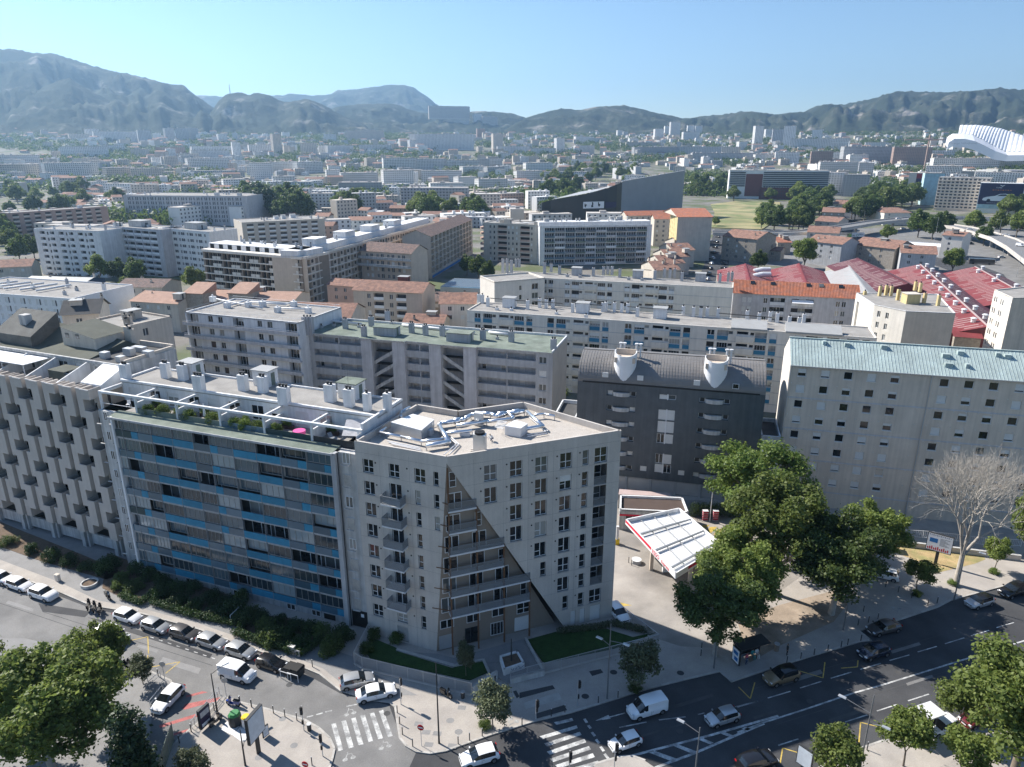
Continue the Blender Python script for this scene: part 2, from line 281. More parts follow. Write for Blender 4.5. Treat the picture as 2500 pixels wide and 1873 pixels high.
# ---------------------------------------------------------------- painted markings, each its own sheet
ZM=.013
def mark(name,pts,mat='paint_white',z=None):
    m=MB();m.poly([(p[0],p[1],ZM if z is None else z) for p in pts]);return tag(m.make(name,mat),kind='structure')
def line(a,b,w=.14,mat='paint_white',name='lane_marking',z=None):
    d=(b-a).normalized();n=Vector((-d.y,d.x,0))*w/2;return mark(name,[a-n,b-n,b+n,a+n],mat,z)
for q in ([(705,1190),(755,1180),(835,1470),(785,1485)],[(815,1160),(865,1150),(950,1440),(895,1455)],[(922,1128),(970,1120),(1055,1410),(1000,1420)],[(1020,1100),(1070,1090),(1160,1375),(1110,1385)],[(1122,1075),(1170,1065),(1268,1345),(1215,1355)],[(1222,1050),(1268,1035),(1372,1320),(1320,1332)]):
    mark('crossing_stripe',[ZQ(*p) for p in q])
for q in ([(480,1312),(620,1280),(632,1300),(500,1332)],[(370,1420),(655,1335),(665,1357),(392,1442)],[(405,1475),(680,1385),(694,1409),(428,1498)],[(425,1538),(715,1440),(730,1466),(450,1563)],[(450,1593),(750,1495),(766,1521),(477,1618)],[(490,1642),(780,1550),(797,1580),(515,1668)],[(600,1670),(820,1608),(836,1640),(640,1692)]):
    mark('crossing_stripe',[Z3(*p) for p in q])
for f,segs in ((Z3,[((910,1272),(1030,1240)),((1590,1252),(1640,1240)),((1870,1195),(2050,1150)),((985,1352),(1195,1310)),((1290,1294),(1495,1270))]),
                (Z4,[((0,1195),(160,1150)),((235,1125),(410,1073)),((483,1048),(648,997)),((720,973),(880,925)),((947,905),(1105,858)),((1173,836),(1325,793)),((1390,770),(1537,727)),((1600,707),(1748,661)),((1800,645),(1940,603)),((1997,583),(2130,543)),((315,1490),(470,1440)),((575,1395),(750,1335)),((830,1310),(1000,1255)),((1075,1225),(1230,1175)),((1315,1147),(1475,1095)),((1545,1072),(1695,1025))])):
    for a,b in segs:line(f(*a),f(*b))
C=[(0,1390),(200,1315),(520,1213),(780,1125),(900,1085),(1130,1020),(1710,840),(2300,655)]
for a,b in zip(C,C[1:]):line(Z4(*a),Z4(*b),.2)
for L in ([(1000,1592),(1250,1525),(1700,1408),(2209,1262)],[(1260,1662),(1560,1552),(1900,1405),(2100,1322)]):
    for a,b in zip(L,L[1:]):line(Z3(*a),Z3(*b),.28)
for q in ([(1200,1540),(1245,1528),(1425,1592),(1385,1612)],[(1395,1492),(1435,1482),(1575,1535),(1545,1553)],[(1588,1444),(1625,1432),(1712,1470),(1685,1482)],[(1762,1398),(1800,1388),(1860,1412),(1832,1424)],[(1925,1358),(1960,1348),(2000,1364),(1970,1376)]):
    mark('hatch_bar',[Z3(*p) for p in q])
for a,b in (((715,1285),(735,1315)),((745,1335),(765,1360)),((772,1388),(797,1418)),((805,1443),(830,1475)),((840,1500),(865,1535)),((870,1555),(900,1592))):line(Z3(*a),Z3(*b),.3)
mark('give_way_triangle',[Z3(800,1300),Z3(900,1255),Z3(918,1285)])
for L in ([(330,1625),(350,1510),(520,1562)],[(690,1415),(935,1490),(950,1312),(1120,1355)],[(10,1040),(100,1130),(135,1005)],[(440,905),(660,970),(675,850)],[(800,895),(925,885),(930,835)]):
    for a,b in zip(L,L[1:]):line(Z4(*a),Z4(*b),.13,'paint_yellow','bus_bay_line')
for L in ([(70,175),(60,0)],[(80,165),(495,88),(300,245)],[(-330,-165),(60,-250),(70,-20)]):
    for a,b in zip(L,L[1:]):line(ZP(*a),ZP(*b),.12,'paint_yellow','bus_bay_line')
for q in ([(575,545),(800,487),(870,500),(580,572)],[(520,725),(560,660),(1040,565),(1090,590),(560,735)],[(215,945),(700,795),(740,825),(222,985)],[(300,1090),(640,985),(640,1012),(310,1120)],[(515,400),(560,410),(585,440),(560,450)]):
    mark('red_hatch_stripe',[ZP(*p) for p in q],'paint_red')
for i in range(9):
    a=ZG(1060+i*62,738+i*21);b=ZG(1085+i*62,746+i*21);line(a,b,.12,name='parking_dash')
for a,b in (((440,1115),(510,1100)),((540,1090),(612,1070)),((640,1060),(712,1045)),((870,1000),(990,975)),((980,975),(1040,960))):line(ZQ(*a),ZQ(*b),.18)
def bike_mark(c,rz,z,label):
    m=MB();c=c.copy()
    for dx in (-.55,.55):
        P=[(dx+.38*cos(i*pi/7),.3*sin(i*pi/7)) for i in range(14)];m.poly([(x,y,0) for x,y in P])
    for a,b in (((-.55,.0),(-.1,.85)),((-.1,.85),(.5,.75)),((.5,.75),(.55,0)),((-.1,.85),(.05,1.25))):
        A,B=Vector((*a,.001)),Vector((*b,.001));d=(B-A).normalized();n=Vector((-d.y,d.x,0))*.06;m.poly([A-n,B-n,B+n,A+n])
    o=m.make('cycle_marking','paint_worn',None,(c.x,c.y,z),rz);o.scale=(.75,.75,1);tag(o,kind='structure')
for p,rz,z in ((ZQ(1290,1440),.4,ZM),(ZQ(900,1565),.4,ZM),(ZQ(910,1080),.4,ZM),(Z3(170,1300),2.6,.126),(Z7(650,1120),2.8,.126)):bike_mark(p,rz,z,'')
for i in range(6):
    mark('yellow_hatch_bar',[PX(1480+x*.1899,1180+y*.1899) for x,y in [(1240+i*95,545+i*26),(1330+i*95,545+i*22),(1250+i*100,620+i*27),(1180+i*100,610+i*30)]],'paint_yellow',.134)
for q in ([(90,1520),(330,1580),(120,1600)],):mark('yellow_line',[PX(1480+x*.1899,1180+y*.1899) for x,y in q],'paint_yellow',.134)
for x,y in ((1665,1205),(1575,1305),(1640,1392),(1332,1330),(1390,1395),(1475,1405),(1590,1500),(1410,1490)):
    c=Z2(x,y);mark('manhole_cover' if x in (1575,1640) else 'service_cover',[c+Vector((.45*cos(t*pi/5),.4*sin(t*pi/5),0)) for t in range(10)] if x in (1575,1640) else [c+Vector(v) for v in ((-.5,-.25,0),(.4,-.35,0),(.5,.25,0),(-.4,.35,0))],'paving_grey',.127)
for q in ([(750,925),(840,908),(862,935),(775,962)],[(165,1080),(190,1072),(216,1118),(195,1135)],[(215,1090),(470,1032),(490,1060),(215,1135)],[(345,1250),(560,1185),(582,1225),(350,1290)]):mark('paving_patch',[Z3(*p) for p in q],'asphalt',.127)
for q in ([(245,1170),(515,1088),(540,1140),(265,1215)],):
    mark('pale_paving_patch',[Z3(*p) for p in q],'kerb_stone',.127)
for x,y in ((940,932),(1455,938),(722,1118)):
    c=Z3(x,y);mark('manhole_cover',[c+Vector((.45*cos(t*pi/5),.42*sin(t*pi/5),0)) for t in range(10)],'asphalt',.127)
for x,y in ((2035,1230),(1558,1392),(715,1080),(1880,868)):
    c=ZP(x,y);mark('service_cover',[c+Vector((.4*cos(t*pi/5),.38*sin(t*pi/5),0)) for t in range(10)],'paving_grey',.127)
# asphalt repairs on the side street
for q in ([(620,600),(830,640),(1500,860),(1480,890),(800,670)],[(270,500),(640,560),(600,600),(300,560)]):mark('asphalt_patch',[ZG(*p) for p in q],'asphalt',.0105)

# ================================================================ building kit
WM={}
def win_mesh(w,h,st,fm,gm):
    k=(round(w,2),round(h,2),st,fm,gm)
    if k in WM:return WM[k]
    a=MB();t=.07 if w > .8 else .055;dp=.07
    def bar(x0,x1,z0,z1):a.box(x0,0,z0,x1,dp,z1)
    bar(0,w,0,t);bar(0,w,h-t,h);bar(0,t,t,h-t);bar(w-t,w,t,h-t)
    if st == 'w' or st == 'd':bar(w/2-t*.7,w/2+t*.7,t,h-t)
    if st == 't':
        bar(w*.5-t*.6,w*.5+t*.6,t,h-t);bar(t,w*.5-t*.6,h*.36,h*.36+t)
    if st == 'x':bar(w*.5-t*.6,w*.5+t*.6,t,h-t);bar(t,w*.5-t*.6,h*.4,h*.4+t);bar(w*.5+t*.6,w-t,h*.4,h*.4+t)
    if st == 'n':bar(t,w-t,h*.42,h*.42+t)
    if st == 'g':
        for i in (1,2,3):bar(w*i/4-.02,w*i/4+.02,t,h-t)
    b=MB();b.poly([(t*.5,dp*.6,t*.5),(w-t*.5,dp*.6,t*.5),(w-t*.5,dp*.6,h-t*.5),(t*.5,dp*.6,h-t*.5)])
    WM[k]=(a.mesh('window',fm),b.mesh('pane',gm));return WM[k]
SHM={}
def window(root,f,s,z,w,h,st='w',shut=0,fm='frame_white',gm='glass',dp=.16,sm='shutter_white',sill=None,name='window'):
    a,b=win_mesh(w,h,st,fm,gm)
    o=link(name,a,root,f.p(s,-dp+.02,z),f.rz);link('pane',b,o)
    if shut > 0:
        k=(round(w,2),round(h*shut,2),sm)
        if k not in SHM:
            m=MB();n=max(1,int(h*shut/.12))
            for i in range(n):m.box(.03,-.03 - .008*(i % 2),h*shut*i/n+.004,w-.03,-.005,h*shut*(i+1)/n-.004)
            SHM[k]=m.mesh('roller_shutter',sm)
        link('roller_shutter',SHM[k],o,(0,0,h-h*shut))
    if sill:
        k=('sill',round(w,2),sill)
        if k not in SHM:m=MB();m.box(-.05,-.12,-.07,w+.05,.05,-.005);SHM[k]=m.mesh('sill',sill)
        link('sill',SHM[k],o,(0,-dp+.06,0))
    return o
PM={}
def panel(root,f,s0,s1,z0,z1,d,mat,th=.06,name='parapet_panel',cat=True):
    k=(round(s1-s0,2),round(z1-z0,2),mat,th)
    if k not in PM:m=MB();m.box(0,0,0,s1-s0,th,z1-z0);PM[k]=m.mesh(name,mat)
    return link(name,PM[k],root,f.p(s0,d,z0),f.rz)
def rails(m,f,s0,s1,d,z0,h,step=.11,t=.03):
    m.fbox(f,s0,s1,d-.03,d+.03,z0+h-.05,z0+h);m.fbox(f,s0,s1,d-.015,d+.015,z0+.06,z0+.1)
    n=max(1,int((s1-s0)/step))
    for i in range(n+1):
        a=s0+(s1-s0)*i/n;m.fbox(f,a-t/2,a+t/2,d-.012,d+.012,z0+.08,z0+h-.04)
class Bld:
    """a building: polygon footprint in local coordinates, one Face per side"""
    def __init__(s,name,label,base,poly,cat='building',rz=0,group=None):
        s.root=thing(name,label,cat,base,rz,group);s.P=[Vector((p[0],p[1],0)) for p in poly]
        k=len(poly);s.F=[Face(s.P[i],s.P[(i+1) % k]) for i in range(k)]
        s.lw=MB();s.holes={}
    def roof(s,z,par=.5,mat='roof_grey',pm='white_wall',th=.25,name='roof'):
        m=MB();m.poly([(p.x,p.y,z) for p in s.P]);m.make(name,mat,s.root)
        if par:
            m=MB()
            k=len(s.P)
            for f in s.F:
                m.fbox(f,.0,f.L,-th,0.0,z-.02,z+par)
            m.make('parapet',pm,s.root)
    def opening(s,i,kind,a,z,w,h,opt=None,lod=0,**kw):
        """register a hole on side i and build what fills it"""
        f=s.F[i];H=s.holes.setdefault(i,[])
        if kind == 'l':          # recessed loggia with a parapet panel
            dp=kw.pop('dp',1.3);H.append((a,a+w,z,z+h,dp))
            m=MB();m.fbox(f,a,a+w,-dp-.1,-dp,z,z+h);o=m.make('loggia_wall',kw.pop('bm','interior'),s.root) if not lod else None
            if lod:
                s.lw.fbox(f,a,a+w,-dp-.05,-dp,z,z+h,1)
                if opt:s.lw.fbox(f,a+.02,a+w-.02,-.08,.03,z+.02,z+1.0,2)
            else:
                ww=min(w*.62,2.0)
                if ww > .7:window(s.root,f,a+(w-ww)/2,z+.05,ww,min(2.1,h-.15),'d',dp=dp-.12,shut=random.choice((0,0,0,.4,.9)))
                if opt:panel(s.root,f,a+.02,a+w-.02,z+.02,z+kw.get('ph',1.0),.04,opt)
        else:
            dp=kw.get('dp',.16);H.append((a,a+w,z,z+h,dp))
            if lod:
                s.lw.poly([f.p(a,-dp+.01,z),f.p(a+w,-dp+.01,z),f.p(a+w,-dp+.01,z+h),f.p(a,-dp+.01,z+h)],3 if opt and opt > .5 else 1)
                if w > .9 and not(opt and opt > .5):s.lw.fbox(f,a+w/2-.05,a+w/2+.05,-dp+.01,-dp+.06,z,z+h,0)
            else:window(s.root,f,a,z,w,h,kind,shut=opt or 0,**kw)
    def walls(s,z1,mats,z0=0,reveal=None,names=None):
        for i,f in enumerate(s.F):
            mm=mats[i] if isinstance(mats,(list,tuple)) else mats
            m=MB();m.wall(f,0,f.L,z0,z1,s.holes.get(i,[]),0);m.make('wall',mm,s.root)
    def done(s,mats=('frame_white','far_window','white_clean','shutter_white')):
        if s.lw.v:s.lw.make('window_rows',list(mats),s.root,kind='stuff')
def chimney(root,x,y,z,h,w=.7,d=.7,mat='white_wall',pots=1,pm='steel_dark',rz=0,name='chimney'):
    m=MB();m.box(-w/2,-d/2,0,w/2,d/2,h)
    o=m.make(name,mat,root,(x,y,z),rz)
    p=MB()
    for i in range(pots):
        cx=(i-(pots-1)/2)*min(.5,w/max(1,pots));p.cyl((cx,0,h),(cx,0,h+.35),.17,.17,8);p.cyl((cx,0,h+.36),(cx,0,h+.44),.24,.24,8)
    p.make('flue_cap',pm,o);return o
def cabin(root,x,y,z,w,d,h,wm='white_wall',rm='teal_roof',rz=0,door='felt_green',name='stair_head'):
    m=MB();m.box(-w/2,-d/2,0,w/2,d/2,h);o=m.make(name,wm,root,(x,y,z),rz)
    r=MB();r.box(-w/2-.2,-d/2-.2,h,w/2+.2,d/2+.2,h+.12);r.make('cabin_roof',rm,o)
    r=MB();r.box(w/2-.02,-.4,.05,w/2+.03,.4,1.9);r.make('door',door,o);return o
def duct(root,path,r,mat='metal_duct',name='duct',k=10):
    m=MB();m.tube(path,r,k)
    for p in path[1:-1]:m.sph(p,r*1.01,1,8)
    return m.make(name,mat,root,smooth=True)
def text(parent,body,size,loc,rot,mat,name='lettering'):
    cu=bpy.data.curves.new('t','FONT');cu.body=body;cu.size=size;cu.extrude=.01;cu.resolution_u=3
    o=bpy.data.objects.new('t',cu);COL.objects.link(o);bpy.context.view_layer.update()
    me=bpy.data.meshes.new_from_object(o.evaluated_get(bpy.context.evaluated_depsgraph_get()));bpy.data.objects.remove(o)
    me.materials.clear();me.materials.append(MT[mat]);q=link(name,me,parent,loc);q.rotation_euler=rot;return q
def rect(w,d):return [(0,0),(w,0),(w,d),(0,d)]
def RB(name,label,p0,p1,depth,cat='building',group=None):
    """rectangular building from its two visible front ground corners (left, right)"""
    v=p1-p0;return Bld(name,label,(p0.x,p0.y,0),rect(hypot(v.x,v.y),depth),cat,atan2(v.y,v.x),group)
# ================================================================ C: new concrete block with the carved corner
def halfplane(a,b):          # keep the side left of a->b in (s,z)
    def f(pl):
        out=[];n=len(pl)
        sd=lambda p:(b[0]-a[0])*(p[1]-a[1])-(b[1]-a[1])*(p[0]-a[0])
        for i in range(n):
            p,q=pl[i],pl[(i+1) % n];x,y=sd(p),sd(q)
            if x >= 0:out.append(p)
            if x*y < 0:t=x/(x-y);out.append((p[0]+(q[0]-p[0])*t,p[1]+(q[1]-p[1])*t))
        return out
    return f
CA=Vector((-7.36,72.91,0))
Cp=[Vector(p)-CA for p in ((-18.66,77.48,0),(-7.36,72.91,0),(13.42,80.77,0),(1.58,91.08,0),(-7.09,87.69,0),(-12.9,90.2,0))]
C=Bld('apartment_building','new raw concrete apartment block with a triangular cut corner full of grey balconies',CA,Cp)
fl=lambda k:2.95+2.88*(k-1)
f0,f1=C.F[0],C.F[1];ZA=26.3
clip0=halfplane((9.93,0),(f0.L,ZA));clip1=halfplane((0,ZA),(15.35,0))
clip1=halfplane((15.35,0),(0,ZA)) if not clip1([(20,1),(21,1),(21,2)]) else clip1
W0,W1=[],[]
def vent(f,s,z,root=None):
    k='vent'
    if k not in WM:m=MB();m.cyl((0,-.02,0),(0,.05,0),.11,.11,10);WM[k]=m.mesh('vent','black')
    link('vent',WM[k],root or C.root,f.p(s,0,z),f.rz)
def cwin(f,H,s,z,w,h,st,**kw):
    H.append((s,s+w,z,z+h,.2));window(C.root,f,s,z,w,h,st,dp=.18,sill='metal_matt',gm='glass_dark',**kw)
for k in range(1,9):
    z=fl(k)+.12
    for i,s in enumerate((4.42,7.62,10.83,14.06)):
        if k >= (7,5,4,2)[i]:
            cwin(f1,W1,s,z,1.56,2.0,'x' if k == 8 or (i == 3 and k == 3) else 't',shut=.45 if (i,k) == (3,7) else 0);vent(f1,s-.42,z+1.75)
    if k == 3:cwin(f1,W1,11.66,z,.76,2.0,'n')
    if k == 1:cwin(f1,W1,14.85,z,.76,2.0,'n')
    cwin(f1,W1,17.05,z,.8,1.95,'n');vent(f1,16.65,z+1.75)
    if k in (8,1):cwin(f1,W1,18.68,z,1.72,2.0,'x')
    else:
        W1.append((18.7,20.45,fl(k)-.02,fl(k)+2.82-.1,1.5))
        m=MB();m.fbox(f1,18.7,20.45,-1.6,-1.5,fl(k)-.02,fl(k)+2.72);lw=m.make('loggia_wall','concrete_brown',C.root)
        window(C.root,f1,19.3,fl(k)+.02,1.1,2.1,'n',dp=1.46)
        m=MB();rails(m,f1,18.72,20.43,-.1,fl(k),1.1,.11,.05);m.make('railing','rail_grey',C.root)
    # left face
    cwin(f0,W0,.97,z,1.45,1.75,'x' if k in (8,1) else 't');vent(f0,2.75,z+1.5);vent(f0,7.0,z+1.5)
    if k == 8:cwin(f0,W0,4.54,z,1.4,1.75,'x');cwin(f0,W0,7.97,z,1.4,1.75,'x')
    else:cwin(f0,W0,7.97,z,.66,1.8,'n')
    if k >= 6:cwin(f0,W0,10.42,z,.66,1.75,'n')
    if k == 1:cwin(f0,W0,4.56,z+.1,1.45,1.2,'x')
    elif k < 8:
        W0.append((4.5,6.12,fl(k)-.02,fl(k)+2.2,.2));window(C.root,f0,4.5,fl(k)-.02,1.62,2.22,'d',dp=.18,gm='glass_dark')
        b=MB();b.fbox(f0,3.95,6.65,0.01,1.3,fl(k)-.22,fl(k)-.04);bo=b.make('balcony','metal_white',C.root)
        m=MB();rails(m,f0,3.97,6.63,1.27,fl(k)-.04,1.1,.1,.055)
        for s in (3.98,6.62):
            g2=Face(f0.p(s,0.02,0),f0.p(s,1.27,0));rails(m,g2,0,g2.L,0,fl(k)-.04,1.1,.1,.055)
        m.make('railing','rail_grey',bo)
for s0,s1,z1 in ((16.05,16.75,2.5),(17.4,18.1,2.5),(18.9,20.4,2.55)):
    W1.append((s0,s1,.25,z1,.1));panel(C.root,f1,s0,s1,.25,z1,-.09,'shutter_white',name='roller_shutter')
W0.append((4.44,6.0,.3,2.5,.12));panel(C.root,f0,4.44,6,.3,2.5,-.1,'metal_matt',name='service_door')
zj=[0]+[fl(k)-.02 for k in range(1,9)]+[fl(9)-.25,27.1]
for f,H,cl,vs in ((f0,W0,clip0,[0,3.3,7.3,f0.L]),(f1,W1,clip1,[0,3.2,6.75,9.95,13.2,16.35,f1.L])):
    for za,zb in zip(zj,zj[1:]):
        for sa,sb in zip(vs,vs[1:]):
            hs=[h for h in H if h[0] < sb and h[1] > sa and h[2] < zb and h[3] > za]
            m=MB();m.wall(f,sa+.012*(sa > 0),sb-.012*(sb < f.L),za+.012*(za > 0),zb-.012*(zb < 27),hs,0,0,cl)
            if m.v:m.make('facade_panel','concrete',C.root)
    m=MB();m.wall(f,0,f.L,0,27,H,0,-.035,cl);m.make('joint_backing','joint',C.root)
for i in (2,3,4,5):
    f=C.F[i];m=MB();m.wall(f,0,f.L,0,27.1,[]);m.make('wall','concrete',C.root)
m=MB();inner=[]
k=len(Cp)
for f in C.F:m.fbox(f,.0,f.L,-.28,-.03,26.25,27.11)
m.make('parapet','concrete',C.root)
m=MB();m.poly([(p.x,p.y,26.3) for p in Cp]);m.make('roof','gravel',C.root)
# leaning recessed wall behind the cut
Pl=Vector(f0.p(9.93,0,0));u1=f1.u
def rec(s,z,d=0):q=u1*s+Pl*(1-z/ZA)+f1.n*d;return (q.x,q.y,z)
m=MB();m.poly([rec(0,ZA),rec(0,0),rec(16.2,0),rec(.6,ZA)]);m.make('recessed_wall','concrete_brown',C.root)
def rface(z):q=Pl*(1-z/ZA);return Face((q.x,q.y),(q.x+u1.x*20,q.y+u1.y*20))
colA,colB,colC=.35,3.75,7.1
for k in range(1,8):
    f=rface(fl(k));n={7:1,6:1,5:2,4:2,3:3,2:3}.get(k,0)
    for j,s in enumerate((colA,colB,colC)[:n] if n else (colA,colB,colC)):
        if k == 1:window(C.root,f,s,fl(1)+.5,1.75,1.25,'d',dp=-.12,gm='glass_dark')
        else:window(C.root,f,s,fl(k)+.02,1.75,2.15,'d',dp=-.14,gm='glass_dark')
    sx={8:.3,6:3.75,4:7.15,2:10.55}.get(k)
    if k in (6,4,2):window(C.root,f,{6:3.9,4:7.3,2:10.7}[k],fl(k)+.1,.8,1.8,'n',dp=-.14,gm='glass_dark')
    if k == 1:window(C.root,f,10.45,fl(1)+.1,1.9,1.75,'x',dp=-.14)
    if n:
        Ls=3.42*n;rd=Pl.dot(f1.n)*(1-fl(k)/ZA)
        b=MB();b.fbox(f1,.0,Ls,rd+.02,.12,fl(k)-.24,fl(k)-.03);bo=b.make('balcony','metal_white',C.root)
        m=MB();rails(m,f1,.03,Ls-.03,.09,fl(k)-.03,1.08,.1,.055)
        for s in [.04,Ls-.04]:
            g2=Face(f1.p(s,rd+.1,0),f1.p(s,.08,0));rails(m,g2,0,g2.L,0,fl(k)-.03,1.08,.1,.055)
        m.make('railing','rail_grey',bo)
        for j in range(1,n):
            g2=Face(f1.p(3.42*j,rd+.1,0),f1.p(3.42*j,.02,0));m=MB();m.fbox(g2,0,g2.L,-.02,.02,fl(k),fl(k)+1.75);m.make('balcony_screen','rail_grey',bo)
window(C.root,rface(fl(8)),.45,fl(8)+.1,.8,1.9,'n',dp=-.14,gm='glass_dark')
f=rface(.3)
panel(C.root,f,.35,2.2,.34,2.5,.12,'metal_matt',name='service_door')
m=MB();m.fbox(f,3.75,5.5,.02,.14,.34,2.6);o=m.make('entrance_door','glass_dark',C.root);m=MB();m.fbox(f,4.35,4.45,.14,.2,.34,2.6);m.fbox(f,3.7,3.8,.1,.2,.34,2.65);m.make('door_frame','steel_dark',o)
window(C.root,f,7.1,.6,1.75,1.9,'g',dp=-.14)
m=MB();m.fbox(f,10.4,12.4,.02,.12,.34,2.5);o=m.make('louvred_door','shutter_white',C.root)
m=MB()
for i in range(16):m.fbox(f,10.45+i*.12,10.51+i*.12,.12,.16,.4,2.45)
m.make('louvres','frame_white',o,kind='stuff')
for s,z in ((.06,ZA-.6),(3.42,fl(7)+.1),(6.84,fl(5)+.1),(10.26,fl(3)+.1)):
    m=MB();m.fbox(f1,s-.09,s+.09,-.12,.06,.3,z);m.make('rust_post','rust',C.root)
for k in range(2,8):
    m=MB();rd=Pl.dot(f1.n)*(1-fl(k)/ZA);m.cyl(f1.p(0,0,fl(k)+.9),rec(-.9*(1-fl(k)/ZA)*1.2,fl(k)+1.1),.06,.06,6);m.make('bracket','rust',C.root)
# roof plant, standing on the roof: things of their own
def ZR(x,y,z=27):return PX(850+x*.3074,960+y*.3074,z)
def boxp(name,label,pts,zt,zb,mat,cat,extra=None,group=None):
    P=[ZR(x,y,zt) for x,y in pts];c=sum(P,Vector())/len(P)
    r=thing(name,label,cat,(c.x,c.y,zb),0,group);m=MB();m.prism([(p.x-c.x,p.y-c.y) for p in P],.0,zt-zb);m.make('casing',mat,r)
    m=MB();m.prism([((p.x-c.x)*1.02,(p.y-c.y)*1.02) for p in P],zt-zb,zt-zb+.05);m.make('lid','metal_white',r);return r,P,c
boxp('air_handling_unit','long low silver air handling unit near the neighbouring white wall on the concrete roof',[(340,232),(580,297),(682,212),(515,168)],27.7,26.32,'metal_matt','air unit')
r,P,c=boxp('air_handling_unit','pale ventilation box with slatted hood in the middle of the concrete roof',[(1245,262),(1370,282),(1425,245),(1325,215)],27.5,26.32,'metal_white','air unit')
m=MB()
for i in range(6):
    a=ZR(1165+i*4,268-i*9,27.1)-Vector((c.x,c.y,26.32));b=ZR(1232+i*6,282-i*11,27.4)-Vector((c.x,c.y,26.32));m.cyl(a,b,.05,.05,5)
m.make('intake_hood','metal_white',r)
r,P,c=boxp('condenser_unit','grey condenser with round black fan beside the crouching worker',[(990,330),(1085,345),(1100,318),(1005,305)],28.6,26.32,'metal_matt','condenser')
m=MB();q=c-Vector((0,0,28.6));m.cyl((0,0,2.33),(0,0,2.6),.62,.6,16);m.cyl((0,0,2.6),(0,0,2.64),.2,.2,10);m.make('fan','black',r)
m=MB()
for i in range(-1,2):m.box(-1.1,i*.5-.1,0,1.1,i*.5+.1,.2)
m.make('plinth','concrete',r)
boxp('fan_box','dark fronted duct fan box in the silver duct run',[(1000,160),(1070,168),(1075,150),(1010,143)],28.0,26.32,'metal_matt','fan')
boxp('roof_hatch','small pale roof hatch beside the long air handling unit',[(605,290),(650,300),(680,282),(640,270)],27.0,26.32,'metal_white','hatch')
boxp('roof_hatch','low white hatch in front of the bent silver duct',[(885,318),(965,320),(970,300),(900,300)],26.75,26.32,'metal_white','hatch')
for lab,P,rr in (('short silver flue duct against the white end wall',[(490,112),(420,150),(418,190)],.2),('thin silver duct running along the front parapet',[(300,278),(250,312),(420,345),(580,382),(760,365)],.2),('thick wavy silver duct with fat silencers along the back parapet',[(735,240),(900,216),(930,205),(975,175),(1070,160),(1130,166),(1180,182),(1260,160),(1400,145)],.3),('bent silver duct crossing the middle of the roof',[(735,240),(722,258),(800,388),(620,418)],.3),('straight silver duct behind the fan condenser',[(860,258),(1100,226),(1300,203),(1312,190),(1270,162)],.24),('short silver duct ending at the condenser',[(780,318),(985,298)],.22),('silver duct elbow around the slatted ventilation box',[(1420,148),(1548,262),(1380,288)],.25),('short duct stub near the right parapet',[(1480,172),(1555,165),(1640,182)],.17)):
    Q=[ZR(x,y,26.9) for x,y in P];b=Q[0].copy();b.z=26.35
    r=thing('duct',lab,'duct',b);duct(r,[q-b for q in Q],rr)
    m=MB()
    for q in Q:m.cyl((q.x-b.x,q.y-b.y,-.03),(q.x-b.x,q.y-b.y,.5),.06,.06,6)
    m.make('support','metal_matt',r)
    if 'wavy' in lab:
        for i,(x,y) in enumerate(((865,220),(1215,170),(1330,152))):
            m=MB();m.cyl(ZR(x-25,y+5,26.9)-b,ZR(x+25,y-5,26.9)-b,.42,.42,12);m.make('silencer','metal_duct',r,smooth=True)
for lab,L in (('bundle of thin white pipes near the front left parapet',[[(310,380),(570,432)],[(325,392),(575,443)],[(345,402),(580,455)]]),('pair of white pipes bending near the concrete roof apex',[[(760,490),(860,402),(740,300)],[(800,490),(880,405),(770,305)]]),('thin pipes on trays beside the long air handling unit',[[(345,270),(455,298),(420,312)],[(380,280),(520,320),(690,250)],[(540,335),(640,292)]]),('thin pipes at the right of the slatted ventilation box',[[(1440,190),(1570,305),(1420,330)],[(1455,180),(1585,300)],[(1425,345),(1580,318)]])):
    b=ZR(*L[0][0],26.35);r=thing('pipe_run',lab,'pipes',b)
    for P in L:m=MB();m.tube([ZR(x,y,26.55)-b for x,y in P],.07,6);m.make('pipe','metal_white',r)

# ================================================================ B: blue glazed-loggia block
def into(root,p):
    d=Vector((p.x-root.location.x,p.y-root.location.y,0));d.rotate(Matrix.Rotation(-root.rotation_euler.z,3,'Z'));return d
b0,b1=Vector((-54.74,90.94,0)),Vector((-22.03,78.92,0));ub=(b1-b0).normalized()
B=RB('apartment_building','tall block faced with glazed loggias and bright blue panels, white roof pergola',b0-ub*4.1,b0+ub*38.35,12)
B.P;OB=4.1;BW=42.45
bf=B.F[0]
ZF=[22.15-2.955*i for i in range(8)]        # parapet foot of every storey, top first
m=MB();m.fbox(bf,0,3.9,-12,-1.2,0,25);m.make('wall','white_dirty',B.root)           # left stair strip
m=MB();m.fbox(bf,39.15,BW,-12,-.45,0,25);m.make('wall','white_dirty',B.root)        # right strip with small windows
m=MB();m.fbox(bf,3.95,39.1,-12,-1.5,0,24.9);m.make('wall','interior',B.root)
m=MB();m.fbox(bf,39.1,39.75,-1.2,.25,0,25.0);m.make('pier','grey_wall',B.root)
m=MB();m.fbox(bf,3.75,4.05,-1.2,.25,.3,25.0);m.make('pier','white_clean',B.root)
seam=[0,2.8,4.0,6.55,10.1,13.6,16.3,17.55,20.05,23.7,27.4,29.95,31.3,33.85,35.0]
cols=['dark','blue','grey','blue','blue','grey','blue','grey','blue','blue','grey','blue','grey','blue']
random.seed(11)
